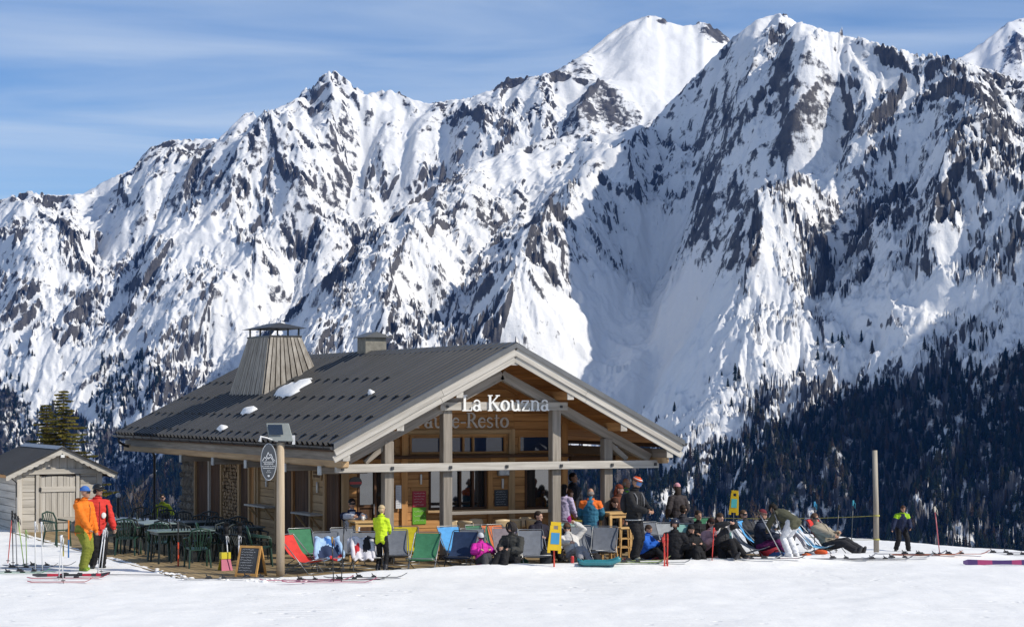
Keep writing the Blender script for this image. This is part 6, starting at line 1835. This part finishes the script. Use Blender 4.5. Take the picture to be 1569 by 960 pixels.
# gloves on the two poles by the chalkboard
def glove(loc, label):
    e = empty('glove', loc, R(20), label, 'glove', 'black gloves on ski poles'); gm = flat((.014, .014, .016), .8)
    m = MB().tube([(0, 0, -.12), (0, 0, -.03), (0, 0, .06)], [(.045, .03), (.05, .034), (.045, .028)], 10)
    for i, x in enumerate((-.033, -.011, .011, .033)): m.tube([(x, 0, .05), (x * 1.25, -.01, .10 + .012 * (i in (1, 2))), (x * 1.3, -.03, .135 + .012 * (i in (1, 2)))], [.014, .013, .010], 6)
    m.tube([(.045, 0, -.02), (.078, -.005, .02), (.085, -.015, .055)], [.016, .014, .011], 6)
    m.build('shell', gm, e, True); MB().tube([(0, 0, -.14), (0, 0, -.10)], [(.05, .036), (.05, .036)], 10).build('cuff', flat((.03, .03, .034), .8), e)
glove(snow_at(351, 882) + Vector((-.06, 0, 1.02)), 'black glove on the pole left of the chalkboard'); glove(snow_at(365, 885) + Vector((.03, 0, 1.06)), 'black glove on the pole in front of the chalkboard')
def stake(loc, h, cols, label, r=.018):
    e = empty('marker_stake', loc, 0, label, 'stake')
    n = len(cols)
    for i, c in enumerate(cols): MB().tube([(0, 0, h * i / n - (.1 if i == 0 else 0)), (0, 0, h * (i + 1) / n - .001)], r, 8).build('band', flat(c, .5, 'plastic'), e)
    MB().tube([(0, 0, h), (0, 0, h + .03)], [r * 1.15, r * .9], 8).build('cap', flat(cols[-1], .5, 'plastic'), e)
stake(snow_at(273, 878), 1.10, [K_, (.66, .08, .03), (.66, .08, .03), (.25, .05, .03), (.66, .08, .03), K_, K_, (.05, .05, .05)], 'red and black marker stake at the deck corner')
stake(gp(105, 47.0), .84, [(.03, .14, .35), (.03, .14, .35), (.70, .22, .03), (.70, .22, .03)], 'orange and blue marker stake behind the man in orange')
stake(gp(97, 47.4), .38, [(.35, .30, .06), (.12, .12, .06), (.35, .30, .06)], 'short yellow and black stake beside the shed chair')
stake(snow_at(849, 868), .42, [(.62, .06, .03), (.62, .06, .03)], 'red stake carrying the yellow sign in front of the terrace')
post = empty('fence_post', Vector((8.59, 47.69, float(ground_z(np.array([8.59]), np.array([47.69]))[0]) - .1)), 0, 'tall bare wooden fence post tied with yellow rope', 'fence post')
MB().tube([(0, 0, 0), (-.01, 0, 1.2), (-.04, 0, 2.52)], [.066, .064, .060], 9).build('pole', pm('old_post', (.40, .36, .30), (.25, .22, .18), 5, .85, .35, 18, (1.6, 1.6, .12)), post, True)
rope_m = flat((.45, .42, .12), .8)
for z in (.98, .42): MB().tube([(.068 * math.cos(R(a)), .068 * math.sin(R(a)), z + .012 * math.sin(R(a * .3))) for a in range(0, 721, 30)], .012, 5).build('knot', rope_m, post)
def rope(p0, p1, sag, label):
    p0 = Vector(p0); p1 = Vector(p1); pts = []
    for i in range(25):
        t = i / 24; p = p0.lerp(p1, t); p.z -= sag * 4 * t * (1 - t); pts.append(p)
    o = MB().tube(pts, .008, 6).build('rope', rope_m, None, True); tag(o, label, 'rope')
pb = post.location
rope(pb + Vector((-.02, 0, .98)), at(1080, 52.5, .62), .05, 'upper yellow rope running left from the fence post')
rope(pb + Vector((0, 0, .42)), at(1235, 49.8, .30), .03, 'lower yellow rope running left from the fence post')

def ski(loc, yaw, L, col, col2, label, edge=False, wd=.085, name='ski', cat='ski', group='skis lying on the snow', pitch=0, bind=True, roll=0):
    e = empty(name, loc, R(yaw), label, cat, group)
    e.rotation_euler = (R(roll), R(pitch), R(yaw))
    n = 16; m = MB(); top = []; bot = []
    for i in range(n + 1):
        t = i / n; x = (t - .5) * L
        w = wd * (.62 + .38 * (2 * abs(t - .5)) ** 1.5) * (1 if .03 < t < .97 else .45)
        z = .012 + max(0, (t - .88)) ** 1.5 * 2.2 * wd / .085 + max(0, .05 - t) * .4
        for s in (-1, 1): top.append((x, s * w / 2, z + .012)); bot.append((x, s * w / 2, z))
    vs = top + bot; o_ = len(top); fs = []
    for i in range(n):
        a = 2 * i
        fs += [(a, a + 1, a + 3, a + 2), (o_ + a, o_ + a + 2, o_ + a + 3, o_ + a + 1), (a, a + 2, o_ + a + 2, o_ + a), (a + 1, o_ + a + 1, o_ + a + 3, a + 3)]
    fs += [(0, o_, o_ + 1, 1), (2 * n, 2 * n + 1, o_ + 2 * n + 1, o_ + 2 * n)]
    m.add(vs, fs); nb = len(m.f)
    m.mi = [1 if (k // 4) in (3, 4, 5, 10, 11, 13) and k % 4 == 0 else 0 for k in range(nb)]
    m.build('board', [flat(col, .3, 'plastic'), flat(col2, .3, 'plastic')], e)
    if bind:
        for x0, x1, h in ((-.20, -.06, .075), (.12, .22, .065)):
            b_ = MB().box(x0, x1, -.035, .035, .026, .05).box(x0 + .02, x1 - .03, -.028, .028, .05, h)
            b_.tube([(x0 + .03, -.03, h), (x0 + .01, 0, h + .03), (x0 + .03, .03, h)], .010, 5)
            b_.build('binding', flat((.03, .03, .032), .4, 'plastic'), e)
    return e
RB = (.42, .03, .05)
def lay(px, py, yaw, L, c1, c2, lb, dz=.0, **kw):
    p = snow_at(px, py); p.z += .012 + dz
    return ski(p, yaw, L, c1, c2, lb, **kw)
lay(104, 887, 2, 1.66, RB, (.05, .05, .05), 'red and black ski nearer the camera left of the deck corner', dz=.0)
lay(110, 884, 3, 1.60, (.05, .05, .055), RB, 'black ski with red patches lying behind the red one', dz=.03, roll=55)
lay(92, 893, 1, 1.3, RB, (.3, .03, .04), 'thin dark red ski lying in front of the black one', bind=False)
lay(28, 871, 3, 1.70, (.05, .055, .06), (.2, .2, .2), 'dark ski lying at the far left edge')
lay(60, 868, 1, 1.6, (.12, .13, .14), (.04, .04, .04), 'dark grey ski lying behind the white poles')
lay(40, 877, -2, 1.65, (.25, .30, .28), (.1, .4, .15), 'grey green ski lying in front of the far left poles')
lay(22, 879, 2, 1.5, (.08, .30, .14), (.05, .05, .05), 'green ski lying nearest the left edge of the photo')
lay(215, 882, -4, 2.0, (.10, .10, .11), (.05, .05, .05), 'long thin dark ski lying across the snow before the deck corner', bind=False, wd=.05)
lay(330, 888, 6, 1.4, (.06, .06, .065), (.3, .3, .32), 'dark ski lying in front of the yellow and pink floor sign')
lay(388, 886, -3, 1.4, (.08, .08, .085), (.04, .04, .04), 'dark ski lying under the chalkboard')
lay(470, 890, 3, 1.9, (.45, .06, .14), (.06, .06, .06), 'pink and black ski in front of the red deck chair')
lay(530, 889, 4, 1.8, (.06, .06, .065), (.5, .06, .15), 'black ski with pink patches in front of the light blue jacket')
lay(560, 886, 3, 1.7, (.10, .10, .11), (.05, .05, .05), 'dark ski lying before the white ski suit')
lay(505, 893, 1, 1.9, (.48, .08, .16), (.48, .08, .16), 'plain pink ski lying nearest the camera', bind=False)
lay(965, 864, 8, 1.6, (.26, .34, .10), (.5, .5, .42), 'green and white ski under the man in the bobble hat, nearer the camera', dz=.01)
lay(972, 861, 10, 1.6, (.30, .36, .14), (.5, .5, .42), 'green and white ski under the man in the bobble hat, farther back', dz=.01)
lay(1018, 863, 5, 1.2, (.35, .36, .37), (.05, .05, .05), 'silver ski lying right of the man in the bobble hat', bind=False)
for k, (px, py, yw, c1, c2, lb) in enumerate((
    (1140, 858, 2, (.5, .52, .54), (.1, .3, .3), 'pale ski with teal patch below the large grey deck chair'),
    (1180, 857, 4, (.06, .06, .07), (.5, .1, .1), 'black and red ski below the purple trousers'),
    (1285, 857, 3, (.10, .10, .11), (.3, .3, .32), 'dark ski lying below the man in beige'),
    (1345, 858, 2, (.14, .14, .15), (.05, .05, .05), 'dark grey ski lying in front of the fence post'),
    (1375, 856, 4, (.42, .43, .45), (.08, .08, .09), 'silver ski lying right of the fence post'),
    (1395, 850, -2, (.05, .06, .10), (.35, .2, .1), 'navy ski lying behind the silver one'),
    (1420, 851, 3, (.50, .16, .06), (.1, .1, .1), 'orange ski lying below the single red and white pole'),
    (1462, 850, 2, (.45, .14, .08), (.35, .35, .3), 'orange and grey ski left of the snowboard'),
    (1530, 848, -1, (.05, .05, .06), (.3, .06, .1), 'black ski with bindings behind the snowboard, left of two'),
    (1556, 851, 2, (.07, .07, .08), (.3, .3, .32), 'black ski with bindings behind the snowboard, right of two'))):
    lay(px, py, yw, 1.65, c1, c2, lb)
p = snow_at(1535, 866); p.z += .07
ski(p, 2, 1.75, (.07, .035, .13), (.34, .05, .14), 'purple and pink snowboard lying on its edge at the right', wd=.15, name='snowboard', cat='snowboard', group=None, bind=False, roll=74)
# pair of red skis standing in the snow
for px, dx, lb in ((1018, -.06, 'left of two red skis standing upright behind the silver ski'), (1023, -.10, 'right of two red skis standing upright behind the silver ski')):
    e = ski(snow_at(px, 866) + Vector((0, 0, .30)), 0, .78, (.62, .05, .035), (.62, .10, .06), lb, group='red skis standing in the snow', bind=False, wd=.042)
    e.rotation_euler = (0, R(-84) , R(90 if dx > -.08 else 80))
for px, dx in ((1249, 0),): pass
# sledges
def sledge(px, py, yaw, col, label, L=.9, D=None):
    p = snow_at(px, py) if D is None else gp(px, D)
    e = empty('sledge', p + Vector((0, 0, .02)), R(yaw), label, 'sledge'); n = 14; vs = []; w = .21
    for i in range(n + 1):
        t = i / n; x = (t - .5) * L; lift = .16 * max(0, t - .72) ** 1.4 * 3 + .04 * max(0, .1 - t) * 10
        ww = w * (1 - .35 * max(0, t - .7) * 2)
        for s, h in ((-1.1, .085), (-1, .04), (-.85, .0), (0, -.008), (.85, 0), (1, .04), (1.1, .085)): vs.append((x, s * ww, h + lift))
    fs = [(i * 7 + j, i * 7 + j + 1, (i + 1) * 7 + j + 1, (i + 1) * 7 + j) for i in range(n) for j in range(6)]
    o = MB().add(vs, fs).build('hull', flat(col, .35, 'plastic'), e, True); sd_ = o.modifiers.new('thick', 'SOLIDIFY'); sd_.thickness = .02
    MB().tube([(-L * .5 + .1, -w, .12), (-L * .5 + .1, w, .12)], .014, 6).build('handle', flat((.03, .03, .03), .5, 'plastic'), e)
sledge(918, 866, 3, (.03, .20, .24), 'teal plastic sledge in front of the grey deck chairs'); sledge(990, 862, 20, (.55, .03, .03), 'red plastic sledge under the boy in blue', D=44.9)

# ================================================================== signs and small things
def yellow_sign(loc, yaw, w, h, panel, label, tilt=0):
    e = empty('yellow_sign', loc, R(yaw), label, 'sign'); e.rotation_euler = (R(tilt), R(4), R(yaw))
    ym = flat((.72, .47, .01), .45, 'plastic'); t = .025; g = h * .13
    m = MB()      # board with a handle hole near the top: four bars round the hole plus the body
    m.add([(-w * .5, -t, 0), (w * .5, -t, 0), (w * .40, -t, h - 2 * g), (-w * .40, -t, h - 2 * g), (-w * .5, t, 0), (w * .5, t, 0), (w * .40, t, h - 2 * g), (-w * .40, t, h - 2 * g)], [(0, 1, 2, 3), (7, 6, 5, 4), (0, 4, 5, 1), (1, 5, 6, 2), (3, 2, 6, 7), (0, 3, 7, 4)])
    m.box(-w * .40, -w * .16, -t, t, h - 2 * g + .001, h - g); m.box(w * .16, w * .40, -t, t, h - 2 * g + .001, h - g); m.box(-w * .36, w * .36, -t, t, h - g + .001, h)
    m.build('board', ym, e)
    MB().box(-w * .30, w * .30, -t - .006, -t - .001, h * .22, h * .62).build('panel', flat(panel, .4, 'plastic'), e)
    for sx in (-1, 1): MB().box(sx * w * .38 - .03, sx * w * .38 + .03, -t, t, -.06, -.001).build('foot', ym, e)
    return e
yellow_sign(snow_at(849, 868) + Vector((0, -.06, .36)), 6, .30, .60, (.05, .26, .48), 'yellow plastic sign with blue panel on a red stake among the deck chairs')
yellow_sign(at(1124, 51.5, .80), -12, .24, .56, (.10, .52, .50), 'yellow plastic sign with teal panel hung above the rope at the back')
e = stake(at(1124, 51.56, -.1), 1.0, [(.1, .1, .1), (.1, .1, .1)], 'thin dark stake behind the teal panelled sign', .012)
fs_ = empty('floor_sign', snow_at(345, 884), R(35), 'small yellow and pink folding floor sign beside the chalkboard', 'sign')
for sy in (-1, 1):
    MB().add([(-.15, sy * .14, 0), (.15, sy * .14, 0), (.10, sy * .02, .46), (-.10, sy * .02, .46), (-.15, sy * .14 - sy * .015, 0), (.15, sy * .14 - sy * .015, 0), (.10, sy * .005, .46), (-.10, sy * .005, .46)], [(0, 1, 2, 3), (7, 6, 5, 4), (0, 4, 5, 1), (1, 5, 6, 2), (2, 6, 7, 3), (3, 7, 4, 0)]).build('leaf', flat((.45, .08, .16), .5, 'plastic') if sy < 0 else flat((.6, .5, .03), .5, 'plastic'), fs_)
MB().box(-.11, .11, -.05, .05, .40, .54).build('handle', flat((.62, .52, .03), .5, 'plastic'), fs_)
cb = empty('chalkboard', Vector((-5.42, 42.0, -.02)), R(-22), 'folding wooden chalkboard with written menu at the deck corner', 'chalkboard')
slate = pm('slate_board', (.045, .047, .05), (.07, .072, .075), 5, .7)
cbw = pm('orange_pine', (.60, .33, .10), (.45, .23, .07), 6, .6, .15, 20)
for sy in (-1, 1):
    leaf = empty('leaf'); leaf.parent = cb; leaf.rotation_euler = (R(sy * 19), 0, 0); leaf.location = (0, sy * .225, 0)
    for sx in (-1, 1): MB().box(sx * .235 - .022, sx * .235 + .022, -.014, .014, 0, .68).build('frame', cbw, leaf)
    MB().box(-.212, .212, -.0138, .0138, .635, .68).build('frame', cbw, leaf); MB().box(-.212, .212, -.0138, .0138, .05, .09).build('frame', cbw, leaf)
    MB().box(-.213, .213, -.006, .006, .09, .635).build('slate', slate, leaf)
    if sy < 0:
        m = MB(); rd = random.Random(4)
        for r_ in range(9):
            zc = .60 - r_ * .056; x = -.19
            while x < rd.uniform(.05, .19):
                x2 = x + rd.uniform(.010, .022); m.bar((x, -.0085, zc + rd.uniform(-.011, .011)), (x2, -.0085, zc + rd.uniform(-.011, .011)), .003, .006); x = x2 + (rd.random() < .2) * .015
        m.build('handwriting', flat((.55, .56, .58), .8, 'plastic'), leaf)
def can(px, py, label, col=(.55, .04, .04), D=None):
    p = gp(px, D) if D else snow_at(px, py)
    e = empty('drink_can', p, 0, label, 'can', 'red drink cans')
    MB().tube([(0, 0, 0), (0, 0, .012), (0, 0, .135), (0, 0, .155)], [.030, .036, .036, .028], 12).build('can_body', flat(col, .3, 'plastic'), e, True); MB().tube([(0, 0, .155), (0, 0, .160)], .027, 12).build('lid', frame_m, e)
can(811, 862, 'red drink can standing beside the grey deck chair'); can(877, 862, 'red drink can at the feet of the sunbathing woman')
def bag(px, D, col, size, label, seed=0, cat='bag'):
    rd = random.Random(seed); e = empty('bag', gp(px, D), R(rd.uniform(-40, 40)), label, cat)
    b = bmesh.new(); bmesh.ops.create_icosphere(b, subdivisions=3, radius=1)
    for v in b.verts:
        v.co = Vector((math.copysign(abs(v.co.x) ** .7, v.co.x) * size[0], math.copysign(abs(v.co.y) ** .7, v.co.y) * size[1], (max(v.co.z, -.75) + .75) * size[2])) * (1 + .07 * math.sin(v.co.x * 9 + seed) * math.sin(v.co.z * 7))
    me = bpy.data.meshes.new('bag'); b.to_mesh(me); b.free(); me.polygons.foreach_set('use_smooth', [True] * len(me.polygons)); me.materials.append(flat(col, .7))
    obj('pouch', me, None, e)
    MB().tube([(-size[0] * .5, 0, size[2] * 1.55), (-size[0] * .3, 0, size[2] * 2.0), (size[0] * .3, 0, size[2] * 2.0), (size[0] * .5, 0, size[2] * 1.55)], .014, 6).build('carry_strap', flat((.03, .03, .03), .8), e, True)
bag(1193, 45.9, (.06, .13, .30), (.24, .16, .12), 'blue bag lying below the purple trousers', 1); bag(1236, 46.0, (.60, .12, .03), (.13, .11, .10), 'orange bag under the light blue deck chair', 2)
bag(1258, 46.1, (.62, .10, .03), (.15, .11, .06), 'flat orange bag right of the other orange one', 3); bag(908, 44.9, (.02, .02, .024), (.20, .15, .16), 'black rucksack beside the sunbathing woman', 4)
bag(836, 43.9, (.02, .022, .028), (.13, .10, .24), 'black bag hanging against the grey deck chair', 5); bag(800, 44.4, (.03, .10, .06), (.14, .10, .10), 'small green bag right of the hooded person', 6)
bag(1012, 45.6, (.03, .03, .035), (.20, .16, .22), 'black and white rucksack right of the boy in blue', 7); bag(1122, 45.2, (.62, .62, .62), (.09, .07, .17), 'white carrier bag right of the woman in black and white', 8)
bag(1180, 46.9, (.28, .02, .04), (.26, .18, .16), 'dark red bag beside the person bending over', 9)
# a cup of something in front of the seated man, a snow lump kerb by the deck corner
cup = empty('cup', gp(556, 45.7, .93), 0, 'white cup on the small high table', 'cup')
MB().tube([(0, 0, 0), (0, 0, .10)], [.030, .040], 12).build('cup_body', flat((.7, .7, .68), .4, 'plastic'), cup, True)
MB().tube([(.04, 0, .08), (.065, 0, .06), (.036, 0, .03)], .006, 6).build('handle', flat((.7, .7, .68), .4, 'plastic'), cup, True)
for k in range(60):
    pass
m = MB(); rd = random.Random(12)
for k in range(90):
    px = rd.uniform(240, 300) if k < 45 else rd.uniform(300, 470); py = 880 + (px - 293) * .05 + rd.uniform(-3, 6) if px > 293 else 886 - (293 - px) * .245 + rd.uniform(-1, 5)
    p = snow_at(px, py); r_ = rd.uniform(.02, .06); b_ = len(m.v)
    m.ball(p, (r_ * rd.uniform(.8, 1.6), r_, r_ * rd.uniform(.5, .9)), 7, 4)
o = m.build('snow_crumbs', SNOW, None, True); tag(o, 'loose crumbs of snow along the terrace edge', 'snow', kind='stuff')

# ================================================================== bare shrubs and the two spruces behind the shed
twig = pm('bare_twig', (.20, .15, .11), (.12, .09, .065), 6, .9)
def shrub(loc, h, n, label, seed):
    rd = random.Random(seed); e = empty('bare_shrub', loc, 0, label, 'shrub')
    for i in range(n):
        a = rd.uniform(0, 6.28); l = rd.uniform(.25, .6); m = MB()
        p = [Vector((rd.uniform(-.1, .1), rd.uniform(-.1, .1), -.2))]
        for k in range(5): p.append(p[-1] + Vector((math.cos(a) * l * .2 + rd.uniform(-.06, .06), math.sin(a) * l * .2, (h + .2) / 5 * rd.uniform(.7, 1.1))))
        m.tube(p, [.018, .015, .012, .009, .006, .003], 5)
        for k in range(6):
            q_ = p[rd.randrange(1, 5)]; d = Vector((rd.uniform(-.5, .5), rd.uniform(-.5, .5), rd.uniform(.2, .6))) * h * .35
            m.tube([q_, q_ + d * .5 + Vector((0, 0, .03)), q_ + d], [.007, .005, .002], 4)
        m.build('stem', twig, e)
shrub(at(200, 64.5, -1.0), 2.2, 12, 'leafless shrub behind the man in red', 1); shrub(at(222, 65.5, -1.2), 2.2, 10, 'leafless shrub between the man in lime and the other shrub', 2)
shrub(at(1158, 53.5, -.5), 1.5, 9, 'leafless twigs behind the rope by the teal panelled sign', 3)
gl = empty('garden_lamp', at(181, 61.5, -.3), 0, 'small dark bollard lamp with white globe behind the tables', 'lamp')
MB().tube([(0, 0, 0), (0, 0, 1.0)], .05, 8).build('bollard', metal_dark, gl); MB().ball((0, 0, 1.08), .075, 12, 8).build('globe', flat((.75, .75, .74), .3, 'plastic'), gl, True)
needle = pm('golden_spruce', (.19, .15, .032), (.075, .08, .02), 4, .85, rnd=.1, spec=.15)
def spruce(loc, H, Rb, label, seed):
    rd = random.Random(seed); e = empty('spruce_tree', loc, rd.uniform(0, 6), label, 'tree')
    MB().tube([(0, 0, -.5), (0, 0, H * .5), (.02, 0, H * .97)], [.13, .08, .012], 8).build('trunk', bark_mat, e, True)
    limb = MB(); m = MB(); z = .4
    while z < H * .985:
        f_ = 1 - z / H; Lb = Rb * f_ ** .85 * rd.uniform(.75, 1.1) + .05
        for b_ in range(rd.randrange(5, 8)):
            a = rd.uniform(0, 6.283); ln = Lb * rd.uniform(.6, 1.12); d = Vector((math.cos(a), math.sin(a), 0)); sd_ = Vector((-d.y, d.x, 0))
            pts = [Vector((0, 0, z)) + d * ln * t + Vector((0, 0, (-.22 * t + .18 * t * t) * ln + .02)) for t in (0, .35, .7, 1)]
            limb.tube(pts, [.016 * f_ + .005, .012 * f_ + .004, .006, .003], 4)
            k = max(5, int(ln * 34))
            for i in range(k):
                t = (i + rd.random()) / k; p = Vector((0, 0, z)) + d * ln * t + Vector((0, 0, (-.22 * t + .18 * t * t) * ln))
                for s in (-1, 1):
                    tl = (.10 + .22 * ln * (1 - t) * .6) * rd.uniform(.6, 1.3)
                    q_ = p + (sd_ * s * .8 + d * .55 + Vector((0, 0, rd.uniform(-.35, .1)))).normalized() * tl
                    w_ = Vector((0, 0, .012)) + d * .013
                    n0 = len(m.v)
                    m.add([p - w_ * .6, p + w_ * .6, q_ + w_ * .5, q_ - w_ * .5 - Vector((0, 0, .04 * rd.random()))], [(0, 1, 2, 3)])
                    c_ = (p + q_) / 2; dn = Vector((rd.uniform(-.02, .02), rd.uniform(-.02, .02), -.045 * rd.uniform(.4, 1.2)))
                    m.add([c_ - (q_ - p) * .25, c_ + (q_ - p) * .25, c_ + (q_ - p) * .15 + dn, c_ - (q_ - p) * .15 + dn], [(0, 1, 2, 3)])
        z += .10 + .10 * f_ * rd.uniform(.7, 1.2)
    limb.build('limbs', bark_mat, e); m.build('crown', needle, e)
spruce(at(97, 70, -4.4), 8.6, 3.1, 'taller golden-green spruce behind the shed', 1); spruce(at(71, 71, -4.6), 8.3, 2.3, 'shorter golden-green spruce left of the taller one', 2)
# ================================================================== thin blue air over the valley
hz = MB().box(-9500, 9500, -900, 10500, -420, 1900).build('haze')
hm = bpy.data.materials.new('valley_air'); hm.use_nodes = True
hn = hm.node_tree.nodes; hl = hm.node_tree.links
for n_ in list(hn):
    if n_.type == 'BSDF_PRINCIPLED': hn.remove(n_)
pv = hn.new('ShaderNodeVolumePrincipled')
pv.inputs['Color'].default_value = (0.07, 0.30, 1.0, 1)
pv.inputs['Density'].default_value = 2.0e-5
pv.inputs['Anisotropy'].default_value = 0.15
ho = [n_ for n_ in hn if n_.type == 'OUTPUT_MATERIAL'][0]
hl.new(pv.outputs['Volume'], ho.inputs['Volume'])
hz.data.materials.append(hm)
tag(hz, 'thin blue haze filling the air across the valley', 'haze', kind='stuff')
